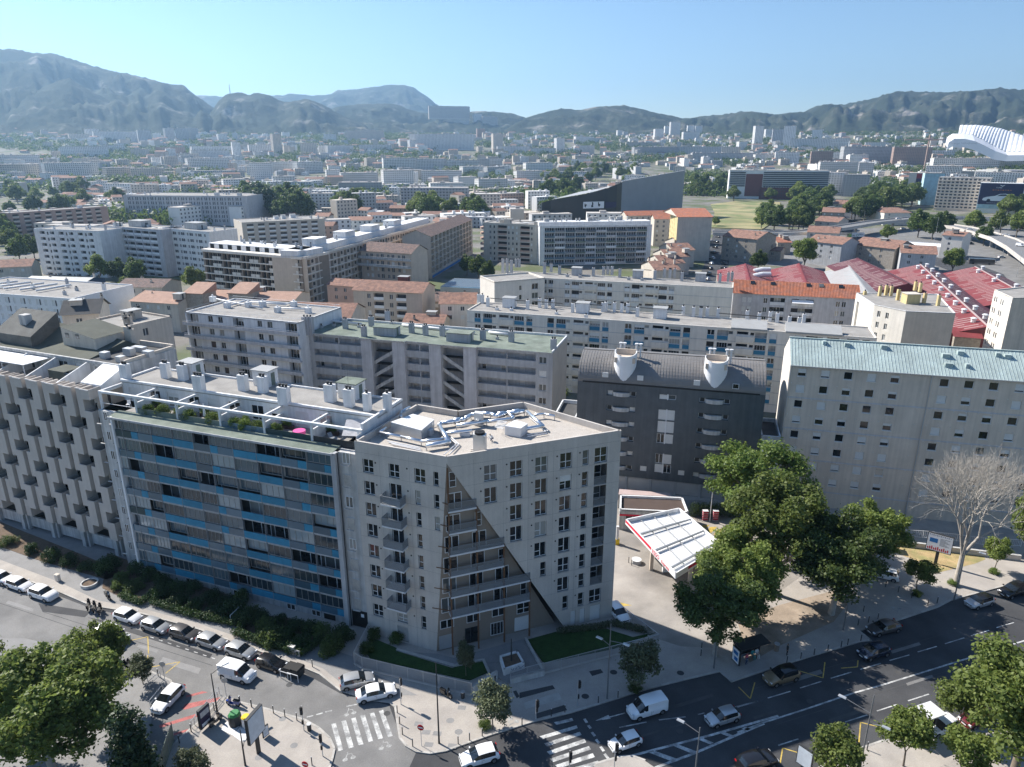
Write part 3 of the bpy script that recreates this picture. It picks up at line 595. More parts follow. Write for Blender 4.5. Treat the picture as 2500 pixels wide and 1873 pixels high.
for i,z in enumerate(ZF):
    m=MB();m.fbox(bf,4.0,39.1,-1.5,.02,z-.22,z-.02);m.make('floor_slab','grey_wall',B.root)
    for j,(s0,s1) in enumerate(zip(seam,seam[1:])):
        c=cols[j]
        if c == 'dark':c='dark' if i in (0,4) else 'grey'
        panel(B.root,bf,OB+s0+.015,OB+s1-.015,z,z+1.02,.05,{'blue':'blue_panel','dark':'blue_panel_dark','grey':'grey_glass_panel'}[c])
    edges=[0,1.3,4.0,6.5,10.1,13.6,16.3,20.05,23.7,27.4,31.3,35.0]
    for s0,s1 in zip(edges,edges[1:]):
        if random.random() < .14:
            window(B.root,bf,OB+s0+.3,z+.05,s1-s0-.6,2.15,'d',dp=1.4,fm='frame_white');continue
        window(B.root,bf,OB+s0+.02,z+1.06,s1-s0-.04,1.62,'g' if s1-s0 > 2.4 else 'd',fm='frame_loggia',gm='glass_bay',dp=.08 if random.random() < .8 else .5,name='glazing')
for s in (1.3,6.5,10.1,13.6,16.3,20.05,23.7,27.4,31.3):m=MB();m.fbox(bf,OB+s-.035,OB+s+.035,-.3,.065,1.2,24.7);m.make('divider','rail_grey',B.root)
m=MB();m.fbox(bf,4,39.1,-1.5,-.4,0,1.15);m.make('base_wall','white_dirty',B.root)
for s in (6,12,20.5,29.5,33.5):window(B.root,bf,s,.1,1.4,1.0,'w',dp=.36)
m=MB();m.fbox(bf,35.5,37.2,-1.3,-.3,0,1.1);m.make('entrance_door','void',B.root)
for i in range(8):          # right strip: small bathroom windows with wooden shutters
    z=2.9+2.955*i
    window(B.root,bf,40.35,z,1.05,1.5,'w',dp=.4,sill='white_dirty',shut=0 if i in (7,5,3) else 1,sm='shutter_wood')
    window(B.root,bf,.9,z,.7,1.3,'w',dp=1.15,sill='white_dirty')
    m=MB();m.fbox(bf,2.4,3.3,-1.2,-.5,z-.25,z-.12);m.make('ledge','white_dirty',B.root)
m=MB();m.fbox(bf,39.9,42.3,-.5,-.38,.1,2.6);o=m.make('gate','steel_dark',B.root)
m=MB()
for i in range(20):m.fbox(bf,39.95+i*.115,40.0+i*.115,-.38,-.35,.15,2.55)
m.make('gate_bars','black',o,kind='stuff');panel(o,bf,41.3,41.75,1.75,2.25,-.32,'plate_white',.02,'sign_plate')
m=MB();m.cyl(bf.p(39.82,-.2,.1),bf.p(39.82,-.2,25),.06,.06,8);m.make('downpipe','steel_dark',B.root)
# terrace deck, green felt edge, pergola, set-back attic
m=MB();m.fbox(bf,0,BW,-12,-1.7,24.9,25.0);m.make('terrace_deck','roof_grey',B.root)
m=MB();m.hexa([bf.p(3.4,.35,24.9),bf.p(39.3,.35,24.9),bf.p(39.3,-1.75,24.9),bf.p(3.4,-1.75,24.9),bf.p(3.4,.35,24.96),bf.p(39.3,.35,24.96),bf.p(39.3,-1.75,25.25),bf.p(3.4,-1.75,25.25)]);m.make('terrace_edge','felt_green',B.root)
m=MB();m.fbox(bf,3.4,39.4,.3,.42,24.72,25.0);m.make('edge_beam','grey_wall',B.root)
PS=[-3.95,2.5,9.7,16.9,23.9,31.1,37.9]
for s in PS:
    m=MB();m.fbox(bf,OB+s-.14,OB+s+.14,-2.0,-1.72,24.95,27.4);m.make('pergola_post','white_wall',B.root)
    m=MB();m.fbox(bf,OB+s-.13,OB+s+.13,-5.7,-2.0,27.42,27.68);m.make('pergola_beam','white_wall',B.root)
m=MB();m.fbox(bf,.02,BW,-2.05,-1.7,27.4,27.7);m.make('pergola_beam','white_wall',B.root)
for s0,s1,mt_ in ((-3.8,2.3,None),(2.7,9.5,'felt_green'),(9.9,16.7,'felt_green'),(17.1,23.7,'grey_glass_panel'),(24.1,30.9,'blue_panel_dark'),(31.3,37.7,'steel_dark')):
    if mt_:panel(B.root,bf,OB+s0,OB+s1,25.05,25.95,-1.78,mt_,.04,'terrace_screen')
    else:
        m=MB();m.tube([bf.p(.1,-1.85,25.9),bf.p(6.4,-1.85,25.9)],.04,6);m.make('railing','metal_white',B.root)
m=MB();at=Face(bf.p(0,-5.7,0),bf.p(BW,-5.7,0));H=[]
for j,s in enumerate((1.2,5,8.3,12,15.5,19,22.8,26,30,33.6,38)):
    H.append((s,s+2.0,25.02,27.15,.15));window(B.root,at,s,25.02,2.0,2.13,'d',shut=(1,0,.3,0,.9,0,0,.4,1,0,1)[j],dp=.15)
m.wall(at,0,BW,25,27.8,H);m.fbox(at,0,.25,-6.3,0,25,27.8);m.make('attic_wall','white_wall',B.root)
for s in PS[1:-1]:
    m=MB();m.fbox(bf,OB+s-.1,OB+s+.1,-5.65,-2.05,25,26.7);m.make('terrace_divider','white_wall',B.root)
m=MB();m.fbox(bf,0,BW,-12,-5.55,27.8,27.98);m.make('roof','roof_grey',B.root)
m=MB()
for a in ((0,BW,-5.8,-5.5,27.95,28.25),(0,BW,-12.05,-11.85,27.95,28.25),(0,.3,-11.85,-5.8,27.95,28.25),(BW-.3,BW,-11.85,-2.1,25.0,28.35)):m.fbox(bf,*a)
m.make('parapet','white_wall',B.root)
m=MB();m.fbox(bf,BW-.02,BW+.02,-11.9,-.5,24.5,27.4);m.make('end_wall','white_wall',B.root)
k=.3169
for x,y,n,w in ((975,395,2,1.3),(1285,385,2,1.25),(1415,402,2,1.2),(1540,487,3,1.5),(1880,482,2,1.25),(2030,497,2,1.2)):
    q=into(B.root,PX(x*k,800+y*k,28));chimney(B.root,q.x,q.y,27.97,2.3,w,.9,'white_wall',n)
for x,y,n,w in ((300,272,3,1.5),(655,252,2,1.4),(800,290,2,1.2),(940,322,1,.8),(1095,322,1,.8)):
    q=into(B.root,PX(600+x*k,900+y*k,28));chimney(B.root,q.x,q.y,27.97,2.4,w,.9,'white_wall',n)
for x,y,rm in ((470,118,'sheet_grey'),(650,138,'sheet_grey')):
    q=into(B.root,PX(x,800+y,28));cabin(B.root,q.x,q.y,27.97,2.6,2.2,2.3,'white_wall',rm)
q=into(B.root,PX(860,968,28));cabin(B.root,q.x,q.y,27.97,2.8,2.4,2.2,'white_wall','felt_green')
q=into(B.root,PX(866,970,28));m=MB();m.cyl((q.x,q.y-1.3,28),(q.x,q.y-1.3,33),.03,.02,5)
for i in range(5):m.cyl((q.x-.5,q.y-1.3,31+i*.35),(q.x+.5,q.y-1.3,31+i*.35),.012,.012,4)
m.make('aerial','pole_grey',B.root)

# ================================================================ A: lattice-fronted beige block at the left edge
a0,a1=Vector((-77.39,102.26,0)),Vector((-60.1,95.09,0));ua=(a1-a0).normalized()
NC=9;A_=RB('apartment_building','beige block with a staggered lattice of projecting boxes at left edge',a0+ua*(1.95-3.55*4),a0+ua*18.72,16)
af=A_.F[0];AW=af.L;D0=-1.7
for k in range(NC):
    s=k*3.55;off=0 if (k % 2 == 0) else 3
    # openings of the right strip, 1.45 high, every 6 m
    tops=[25.95-6*i-(0 if (NC-1-k) % 2 == 0 else 3) for i in range(4)]
    prv=[25.95-6*i-(3 if (NC-1-k) % 2 == 0 else 0) for i in range(4)]
    for (x0,x1,dd,gaps) in ((s,s+1.18,0,prv),(s+1.22,s+2.85,.18,tops)):
        z=27.5
        for gz in [t for t in gaps if t > 4.5]+[3.2]:
            lo=gz
            if z-lo < .5:z=gz-1.8;continue
            m=MB();m.fbox(af,x0,x0+.12,D0,dd-.12,lo,z);m.fbox(af,x1-.12,x1,D0,dd-.12,lo,z);m.fbox(af,x0,x1,dd-.12,dd,lo,z);m.fbox(af,x0+.12,x1-.12,D0,dd-.12,lo,z-1.05,1)  # floor of each hollow box is dark: its shade is put into the colour
            o=m.make('balcony_box',['taupe_panel','interior'],A_.root)
            if z > 27:m=MB();m.fbox(af,x0-.05,x1+.05,dd+.03,dd+.08,z-.12,z-.04);m.make('cap_rail','metal_white',o)
            z=gz-1.8
    for t in tops:
        if t < 5:continue
        m=MB();m.fbox(af,s+1.25,min(AW-.3,s+4.72),D0-1.3,D0-1.2,t-2.3,t);o=m.make('loggia_wall','void',A_.root)  # near-black back wall, the loggia's shade painted into its material
        window(A_.root,af,s+1.9,t-2.2,1.3,2.1,'d',dp=1.22-D0-.05,fm='frame_beige',shut=random.choice((0,0,1,.5)),sm='shutter_brown')
    for i in range(8):
        z=4.3+3*i;window(A_.root,Face(af.p(s+2.85,D0,0),af.p(s+2.85,0,0)),.6,z,.55,.8,'s',dp=-.02,fm='frame_beige')
H=[]
for k in range(NC):
    for t in [25.95-6*i-(0 if (NC-1-k) % 2 == 0 else 3) for i in range(4)]:
        if t > 5:H.append((k*3.55+1.25,min(AW-.3,k*3.55+4.72),t-2.3,t,1.2))
m=MB();m.wall(af,0,AW,3.2,26.4,H,0,D0,None,1);m.make('wall',['taupe_panel','void'],A_.root)
for i in (1,3):
    m=MB();m.fbox(A_.F[i],1.2 if i == 1 else 0,16 if i == 1 else 14.8,-.3,0,0,26.4);m.make('wall','sand_wall' if i == 1 else 'taupe_panel',A_.root)
m=MB();m.fbox(af,0,AW,-16,-15.8,0,26.4);m.make('wall','taupe_panel',A_.root)
m=MB();m.fbox(af,0,AW,-16,D0,26.3,26.42);m.make('terrace_deck','roof_grey',A_.root)
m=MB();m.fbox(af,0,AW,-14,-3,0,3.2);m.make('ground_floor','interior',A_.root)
for k in range(5):
    m=MB();m.fbox(af,k*7.1+1.2,k*7.1+1.9,-.9,-.2,0,3.2);m.fbox(af,k*7.1+2.1,k*7.1+2.5,-1.1,-.5,0,3.2);m.make('pilotis','white_dirty',A_.root)
    m=MB();m.fbox(af,k*7.1+2.6,k*7.1+8.2 if k < 4 else AW,-1.2,-.9,.6,2.4);m.make('low_wall','white_dirty',A_.root)
# set-back penthouse storey, sloped party walls and roofs
pf=Face(af.p(0,-6.2,0),af.p(AW,-6.2,0));H=[]
for i in range(8):
    s=1+i*3.9;H.append((s,s+2.2,26.45,28.5,.15));window(A_.root,pf,s,26.45,2.2,2.05,'d',shut=(0,.5,0,1)[i % 4])
m=MB();m.wall(pf,0,AW,26.4,29.2,H);m.fbox(pf,AW-.3,AW,-9.8,-.02,26.4,29.4);m.make('penthouse_wall','white_dirty',A_.root)
for s in (10.2,16.7,23.6):
    m=MB();q=[af.p(s,-.6,26.4),af.p(s+.2,-.6,26.4),af.p(s+.2,-6.2,26.4),af.p(s,-6.2,26.4),af.p(s,-.6,27.4),af.p(s+.2,-.6,27.4),af.p(s+.2,-6.2,29.2),af.p(s,-6.2,29.2)];m.hexa(q);m.make('party_wall','white_wall',A_.root)
m=MB();m.hexa([af.p(27.2,-1.8,26.4),af.p(31.4,-1.8,26.4),af.p(31.4,-6.2,26.4),af.p(27.2,-6.2,26.4),af.p(27.2,-1.8,27.6),af.p(31.4,-1.8,27.6),af.p(31.4,-6.2,29.4),af.p(27.2,-6.2,29.4)]);m.make('lean_to','white_clean',A_.root)
m=MB();m.fbox(af,19.2,22.8,-5.6,-2.6,28.2,28.3);m.fbox(af,19.3,22.7,-2.75,-2.65,26.4,28.2);m.make('terrace_shed','felt_olive',A_.root)
m=MB();m.fbox(af,0,15.2,-6,-1.8,28.7,28.8);o=m.make('terrace_canopy','white_clean',A_.root)
m=MB()
for s in (.2,5,10,15):m.fbox(af,s-.05,s+.05,-1.95,-1.85,26.4,28.7)
m.make('canopy_posts','metal_white',o)
m=MB();m.hexa([pf.p(0,.3,29.15),pf.p(23.5,.3,29.15),pf.p(23.5,-9.8,29.15),pf.p(0,-9.8,29.15),pf.p(0,.3,29.25),pf.p(23.5,.3,29.25),pf.p(23.5,-7,30.6),pf.p(0,-7,33.2)]);m.make('sloped_roof','felt_olive',A_.root)
m=MB();m.fbox(pf,23.5,AW-.3,-9.8,.1,29.2,29.3);m.make('flat_roof','roof_dark',A_.root)
m=MB();m.fbox(pf,0,AW,-.02,.3,29.0,29.4);m.make('cornice','white_dirty',A_.root)
m=MB();m.hexa([pf.p(14.2,-3.2,29.2),pf.p(21.6,-3.2,29.2),pf.p(21.6,-9.4,29.2),pf.p(14.2,-9.4,29.2),pf.p(14.2,-3.2,32.9),pf.p(21.6,-3.2,31.6),pf.p(21.6,-9.4,31.6),pf.p(14.2,-9.4,32.9)]);o=m.make('stair_tower','beige_wall',A_.root)
m=MB();m.poly([pf.p(14.1,-3.1,32.95),pf.p(21.7,-3.1,31.65),pf.p(21.7,-9.5,31.65),pf.p(14.1,-9.5,32.95)]);m.make('tower_roof','felt_olive',o)
m=MB()
for s in (15,17.3):m.fbox(pf,s,s+.8,-3.2,-3.15,31.3,32)
m.make('stair_window','glass_dark',o)
m=MB();m.hexa([pf.p(5.4,-1.6,29.3),pf.p(7,-1.6,29.3),pf.p(7,-2.8,29.5),pf.p(5.4,-2.8,29.5),pf.p(5.4,-1.6,30.3),pf.p(7,-1.6,30.3),pf.p(7,-2.8,30.4),pf.p(5.4,-2.8,30.4)]);m.make('dormer','white_dirty',A_.root)

for s_,d_,w_,h_ in ((24.5,-8,1.2,1.0),(26.5,-10.5,1.6,1.2),(28.5,-7.5,1.0,.9),(30,-11,1.5,1.0),(25.5,-12.8,2.4,.8)):
    m=MB();m.fbox(af,s_,s_+w_,d_-.5,d_+.5,29.3,29.3+h_);m.make('roof_plant','metal_matt',A_.root)
m=MB();m.fbox(af,23.6,AW-.2,-15.9,-15.6,29.3,30.1);m.fbox(af,AW-.5,AW-.2,-15.6,-6.2,29.3,29.9);m.make('parapet','beige_wall',A_.root)
m=MB();q=[pf.p(.5,-1.2,31.2),pf.p(9.5,-1.2,31.2),pf.p(9.5,-6.4,34.2),pf.p(.5,-6.4,34.2)];m.poly(q);m.poly([pf.p(.5,-1.2,29),pf.p(9.5,-1.2,29),pf.p(9.5,-1.2,31.2),pf.p(.5,-1.2,31.2)]);m.poly([pf.p(9.5,-1.2,29),pf.p(9.5,-6.4,29),pf.p(9.5,-6.4,34.2),pf.p(9.5,-1.2,31.2)]);o=m.make('upper_gable','roof_worn',A_.root)
m=MB();m.fbox(pf,4.5,6.0,-4.4,-3.2,32.3,34);m.make('roof_vent','white_dirty',o)
for s_,h_ in ((22.3,2.0),(23.0,1.6),(13.2,1.6)):chimney(A_.root,*pf.p(s_,-8.6,0)[:2],29.5,h_+1,.8,.8,'beige_wall',1)
# ================================================================ D: dark zinc block with barrel roof and two white cylinders
g0=Vector((19.92,118.4,0));ud=Vector((.96945,-.2453,0))
Db=RB('apartment_building','dark standing seam zinc block with curved roof and two white cylindrical towers',g0-ud*8.44,g0+ud*23.45,11)
df=Db.F[0];OD=8.44;DW=df.L;H=[]
for i in range(6):
    z=18.2-2.83*i
    for s in (OD-3.1,OD+12.8):
        H.append((s,s+5.05,z,z+.95,.45))
        m=MB();n=12
        for j in range(n):
            t0,t1=pi*j/n,pi*(j+1)/n;c=s+2.5
            m.poly([df.p(c-1.55*cos(t0),-.44+.85*sin(t0),z),df.p(c-1.55*cos(t1),-.44+.85*sin(t1),z),df.p(c-1.55*cos(t1),-.44+.85*sin(t1),z+.7),df.p(c-1.55*cos(t0),-.44+.85*sin(t0),z+.7)])
        m.poly([df.p(s+2.5-1.55*cos(pi*j/n),-.44+.85*sin(pi*j/n),z+.7) for j in range(n+1)])
        m.make('round_balcony','white_dirty',Db.root,smooth=False)
        for a in (s+.02,s+4.1):window(Db.root,df,a,z+.02,.92,.9,'s',dp=.42,shut=random.choice((0,0,1)))
        m=MB();m.fbox(df,s,s+5.05,-.6,-.44,z,z+.95);m.make('balcony_recess','interior',Db.root)
for s0,s1,z0,z1 in ((6.03,8.85,18.3,19.15),(6.03,8.85,14.45,16.35),(6.03,8.85,12.05,14.2),(6.03,8.85,10.0,11.8),(6.03,8.85,4.25,5.9),(6.03,8.85,6.05,7.9),(3.45,4.6,4.2,5.2),(10.2,11.3,4.15,5.1)):
    H.append((OD+s0,OD+s1,z0,z1,.15))
    if s1-s0 > 2:
        for a in (0,1):window(Db.root,df,OD+s0+a*1.5,z0,1.32,z1-z0,'w' if z1-z0 > 1.5 else 's',shut=random.choice((0,1,1)),dp=.12)
        m=MB();m.fbox(df,OD+s0+1.32,OD+s0+1.5,-.12,.04,z0-.1,z1+.12);m.make('window_cross','white_clean',Db.root)
    else:window(Db.root,df,OD+s0,z0,s1-s0,z1-z0,'s',shut=1,dp=.12)
m=MB();m.wall(df,0,DW,2.75,20.5,H);m.make('wall','dark_zinc',Db.root)
for i in range(64):
    s=.25+i*.5;m=MB()
    segs=[(2.75,20.45)]
    for h in H:
        if h[0] < s < h[1]:
            segs=[q for a,b in segs for q in ((a,min(b,h[2])),(max(a,h[3]),b)) if q[1]-q[0] > .1]
    for a,b in segs:m.fbox(df,s-.02,s+.02,0,.045,a,b)
    m.make('seam','dark_zinc',Db.root)
RA,RZ=6.2,4.2;NR=12
prof=[(-RA*(1-cos(pi/2*i/NR)),20.5+RZ*sin(pi/2*i/NR)) for i in range(NR+1)]
m=MB()
for (d0,z0),(d1,z1) in zip(prof,prof[1:]):m.poly([df.p(0,d0,z0),df.p(DW,d0,z0),df.p(DW,d1,z1),df.p(0,d1,z1)])
for (d0,z0),(d1,z1) in zip(prof,prof[1:]):m.poly([df.p(0,-2*RA-d0,z0),df.p(DW,-2*RA-d0,z0),df.p(DW,-2*RA-d1,z1),df.p(0,-2*RA-d1,z1)])
m.make('barrel_roof','zinc_roof',Db.root,smooth=True)
for s in (0,DW):
    m=MB();m.poly([df.p(s,0,0),df.p(s,-2*RA,0)]+[df.p(s,-2*RA-d,z) for d,z in prof]+[df.p(s,d,z) for d,z in reversed(prof)]);m.make('gable_wall','dark_zinc',Db.root)
for i in range(64):
    s=.25+i*.5;m=MB()
    for (d0,z0),(d1,z1) in zip(prof,prof[1:]):
        m.hexa([df.p(s-.025,d0,z0),df.p(s+.025,d0,z0),df.p(s+.025,d1,z1),df.p(s-.025,d1,z1),df.p(s-.025,d0+.04,z0+.03),df.p(s+.025,d0+.04,z0+.03),df.p(s+.025,d1+.01,z1+.05),df.p(s-.025,d1+.01,z1+.05)])
    m.make('roof_seam','zinc_roof',Db.root)
m=MB();m.fbox(df,.9,DW-.9,-.3,.1,20.38,20.62);m.make('gutter','black',Db.root)
m=MB();m.fbox(df,0,DW,-RA-.15,-RA+.15,24.62,24.82);m.make('ridge','zinc_roof',Db.root)
for c in (OD-.35,OD+15.1):
    m=MB();n=28;r=1.95;ax=-2.0;tp=26.0
    for j in range(n):
        t0,t1=-pi*.12+pi*1.24*j/n,-pi*.12+pi*1.24*(j+1)/n
        P=[(c-r*cos(t),ax+r*sin(t)) for t in (t0,t1)];zt=[tp-.55*max(0,sin(t)) for t in (t0,t1)]
        m.poly([df.p(*P[0],20.2),df.p(*P[1],20.2),df.p(*P[1],zt[1]),df.p(*P[0],zt[0])])
        P2=[(c-(r-.12)*cos(t),ax+(r-.12)*sin(t)) for t in (t0,t1)]
        m.poly([df.p(*P2[0],24.9),df.p(*P2[1],24.9),df.p(*P2[1],zt[1]),df.p(*P2[0],zt[0])]);m.poly([df.p(*P[0],zt[0]),df.p(*P[1],zt[1]),df.p(*P2[1],zt[1]),df.p(*P2[0],zt[0])])
    o=m.make('cylinder_tower','white_clean',Db.root,smooth=False)
    m=MB();m.fbox(df,c-1.8,c+1.8,ax-1.2,ax-.95,23.8,tp+.1);m.fbox(df,c-1.8,c+1.8,ax-1.1,ax+1.45,24.2,25.1);m.make('tower_back','sand_wall',o)
    for dx in (-1.1,-.45,1.7,2.4):
        m=MB();m.cyl(df.p(c+dx,ax-1.9,24),df.p(c+dx,ax-1.9,26.8),.17,.17,8);m.cyl(df.p(c+dx,ax-1.9,26.8),df.p(c+dx,ax-1.9,27),.34,.34,8);m.make('flue','metal_white',o)
for s,z in ((-4.1,21.5),(2.0,21.4),(11.6,21.3),(18,21.2)):
    i=2;d=-RA*(1-cos(math.asin((z-20.5)/RZ)))+.18;window(Db.root,df,OD+s,z,1.05,.9,'s',dp=-d+.05,shut=0 if s > 17 else 1,name='roof_window')
m=MB();m.fbox(df,.0,DW,-11,-.35,0,2.75);m.make('base_wall','grey_wall',Db.root)
for i in range(7):
    m=MB();m.fbox(df,1+i*4.4,4.9+i*4.4,-.35,-.3,.15,2.4);m.make('garage_door','metal_matt',Db.root)
    m=MB();m.fbox(df,.55+i*4.4,.85+i*4.4,-.35,0,0,2.74);m.make('pillar','grey_wall',Db.root)
# low link wings either side
for s0,s1,z,lab in ((-4.2,-.1,13.5,'low white link wing between green roofed block and dark zinc block'),(DW+.1,DW+3.3,13.2,'narrow white link wing with one square window beside dark zinc block')):
    X=Bld('link_wing',lab,Vector(df.p(s0,0,0)) @ Matrix.Identity(3),rect(s1-s0,9));X.root.location=Db.root.matrix_basis @ Vector(df.p(s0,0,0));
    X.root.rotation_euler.z=Db.root.rotation_euler.z;X.root.location.z=0
    for i in range(3):X.opening(0,'w',.8,3+3.2*i+(.6 if i == 2 else 0),1.1,1.2)
    X.walls(z,'white_wall');X.roof(z-.7,.7,'roof_dark','white_wall')
bpy.context.view_layer.update()
# ================================================================ E: long beige block with pale teal metal roof
e0=Vector((46.54,113.56,0));ue=(Vector((79.55,104.78,0))-e0).normalized()
Eb=RB('apartment_building','long beige block with pale turquoise standing seam roof on the right',e0,e0+ue*47,10.5)
random.seed(5);EW=47
for r_ in range(8):
    z=23.72-2.77*r_
    for j,s in enumerate((1.3,4.92,8.43,11.96,15.44,22.62,26.13,29.6,33.2,36.8,43.5)):
        if r_ == 7 and j in (1,):continue
        Eb.opening(0,'s',s+.02*r_,z-.06,1.34,1.32,random.choice((0,0,0,.35,.55,.8,1,1)),sill='frame_white',gm='glass_dark')
for r_ in range(5):Eb.opening(0,'s',4.9,1.2,1.2,1.2,0) if r_ == 0 else None
ef=Eb.F[0]
Eb.walls(25.6,['beige_wall','cream_wall','beige_wall','cream_light'])
for z in (19.9,14.35,8.75,3.0):
    m=MB();m.fbox(ef,.02,EW,.0,.05,z-.12,z+.12);m.make('string_course','lilac_grey',Eb.root)
for i in range(8):
    for j in range(24):
        if 9.6 < j < 11:continue
        if 'stud' not in WM:m=MB();m.cyl((0,0,0),(0,-.14,0),.07,.07,6);WM['stud']=m.mesh('vent_stud','shutter_white')
        link('vent_stud',WM['stud'],Eb.root,ef.p(.5+j*1.78,.0,25.2-2.77*i),ef.rz)
m=MB();m.cyl(ef.p(21.35,.12,.2),ef.p(21.35,.12,25.5),.09,.09,8);m.make('downpipe','metal_matt',Eb.root)
m=MB();m.cyl(ef.p(.12,.12,.2),ef.p(.12,.12,25.5),.07,.07,8);m.make('downpipe','metal_matt',Eb.root)
m=MB();m.poly([ef.p(-.02,.35,25.55),ef.p(EW,.35,25.55),ef.p(EW,-5.1,29.0),ef.p(-.02,-5.1,29.0)]);m.poly([ef.p(-.02,-10.7,25.6),ef.p(EW,-10.7,25.6),ef.p(EW,-5.1,29.0),ef.p(-.02,-5.1,29.0)]);m.make('roof','teal_roof',Eb.root)
for s in (0,EW):m=MB();m.poly([ef.p(s,0,25.6),ef.p(s,-10.5,25.6),ef.p(s,-5.1,28.98)]);m.make('gable_wall','cream_light',Eb.root)
for i in range(92):
    s=.25+i*.51;m=MB();m.hexa([ef.p(s-.02,.35,25.55),ef.p(s+.02,.35,25.55),ef.p(s+.02,-5.1,29),ef.p(s-.02,-5.1,29),ef.p(s-.02,.35,25.61),ef.p(s+.02,.35,25.61),ef.p(s+.02,-5.1,29.06),ef.p(s-.02,-5.1,29.06)]);m.make('roof_seam','teal_roof',Eb.root)
m=MB();m.fbox(ef,0,EW,.3,.45,25.45,25.6);m.make('gutter','metal_matt',Eb.root)
m=MB();m.fbox(ef,-.05,EW,-5.25,-4.95,28.98,29.12);m.make('ridge_cap','teal_roof',Eb.root)
for s,d,w in ((5.2,-4.3,.5),(8.6,-4.2,.8),(14.2,-4.2,.9),(23.2,-3.3,1.1),(23.3,-1.6,1.1),(25.5,-4,.9),(26.3,-1.7,.5),(31,-4.1,.6),(32.2,-3.9,.9),(39,-4,1),(42.6,-4,1)):
    zz=25.55+(.35-d)*3.45/5.45;m=MB();m.fbox(ef,s,s+w,d-.35,d+.35,zz-.4,zz+.45);m.make('roof_vent','teal_roof',Eb.root)
# ================================================================ F: grey gallery-access block with green felt roof
f0w,f1w=Vector((-48.2,155.93,0)),Vector((8.29,138.59,0))
Fb=RB('apartment_building','grey gallery access block with open stair towers and green felt roof',f0w,f1w,13.2)
ff=Fb.F[0];H=[]
def gal(s0,s1,mids=()):
    for i in range(7):
        z=17.3-2.95*i
        H.append((s0,s1,z+1.05,z+2.5,1.5))
        m=MB();m.fbox(ff,s0,s1,-1.6,-1.5,z,z+2.5);m.make('gallery_wall','grey_wall',Fb.root)
        n=max(1,int((s1-s0)/3.2))
        for j in range(n):
            window(Fb.root,ff,s0+.5+j*(s1-s0)/n,z+.05,1.0,2.1,'s',dp=1.46,shut=random.choice((0,1,1)),sm='metal_matt',name='door')
        for q in mids:
            m=MB();m.fbox(ff,q-.12,q+.12,-.4,-.05,z+1,z+2.5);m.make('gallery_post','grey_wall',Fb.root)
gal(3.6,15.8,(10,));gal(26.5,32.0,(29.6,));gal(42.8,55.5,(49.3,))
for s in (1.0,56.2):
    for i in range(7):H.append((s,s+1.6,18.0-2.95*i,19.4-2.95*i,.16));window(Fb.root,ff,s,18.0-2.95*i,1.6,1.4,'w',sill='grey_wall',shut=0 if (i+int(s)) % 3 else 1)
for s0,s1 in ((18.5,23.4),(34.85,39.85)):
    H.append((s0,s1,0,19.6,2.6))
    m=MB();m.fbox(ff,s0,s1,-2.75,-2.6,0,19.6);m.make('stairwell_wall','grey_wall',Fb.root)
    for i in range(6):
        z=17.3-2.95*i;m=MB();a,b=(s0,s1) if s0 < 30 else (s1,s0)
        m.hexa([ff.p(a,-.1,z-2.95),ff.p(b,-.1,z),ff.p(b,-1.3,z),ff.p(a,-1.3,z-2.95),ff.p(a,-.1,z-2.1),ff.p(b,-.1,z+.85),ff.p(b,-.3,z+.85),ff.p(a,-.3,z-2.1)]);m.make('stair_flight','white_dirty',Fb.root)
        m=MB();m.fbox(ff,s0,s1,-2.6,-1.4,z-.2,z);m.make('landing','interior',Fb.root)
m=MB();m.wall(ff,0,ff.L,0,20.3,H);m.make('wall','grey_wall',Fb.root)
for s0,s1 in ((15.9,18.45),(23.45,26.4),(32.1,34.8),(39.9,42.7)):
    m=MB();m.fbox(ff,s0,s1,.0,.7,0,20.2);m.make('stair_tower_pier','lilac_grey',Fb.root)
for i,mm in ((1,'sand_wall'),(2,'grey_wall'),(3,'grey_wall')):
    m=MB();m.wall(Fb.F[i],0,Fb.F[i].L,0,20.4,[]);m.make('wall',mm,Fb.root)
m=MB();m.prism([ff.p(-.2,.35,0)[:2],ff.p(15.6,.35,0)[:2],ff.p(15.6,1.0,0)[:2],ff.p(26.6,1.0,0)[:2],ff.p(26.6,.35,0)[:2],ff.p(31.9,.35,0)[:2],ff.p(31.9,1.0,0)[:2],ff.p(42.9,1.0,0)[:2],ff.p(42.9,.35,0)[:2],ff.p(ff.L,.35,0)[:2],ff.p(ff.L,-13.2,0)[:2],ff.p(-.2,-13.2,0)[:2]],20.3,20.52,0,1);m.make('roof',['white_dirty','felt_green'],Fb.root)
m=MB();m.fbox(ff,0,ff.L,-13.2,-12.95,20.5,21.0);m.fbox(ff,ff.L-.25,ff.L,-12.95,.2,20.5,20.85);m.make('parapet','white_wall',Fb.root)
k2=.29385
for x,y in ((830,1200),(985,1265),(1045,1180),(1180,1130),(1380,1235),(1495,1255),(1635,1260),(1970,1295)):
    q=into(Fb.root,PX(600+x*k2,450+y*k2,20.5));chimney(Fb.root,q.x,q.y,20.5,2.3,1.1,.8,'grey_wall',2)
for x,y in ((100,1290),(335,1310),(685,1375)):q=into(Fb.root,PX(1150+x*k2,450+y*k2,20.5));chimney(Fb.root,q.x,q.y,20.5,2.3,1.15,.8,'grey_wall',2)
for x,y in ((1175,1250),(1780,1300)):q=into(Fb.root,PX(600+x*k2,450+y*k2,20.5));cabin(Fb.root,q.x,q.y,20.5,5.2,2.8,1.9,'grey_wall','felt_green')
for x,y in ((630,1195),(735,1180),(940,1190),(1210,1165),(2090,1290)):
    q=into(Fb.root,PX(600+x*k2,450+y*k2,20.5));chimney(Fb.root,q.x,q.y,20.5,.6,.6,.6,'white_dirty',1)
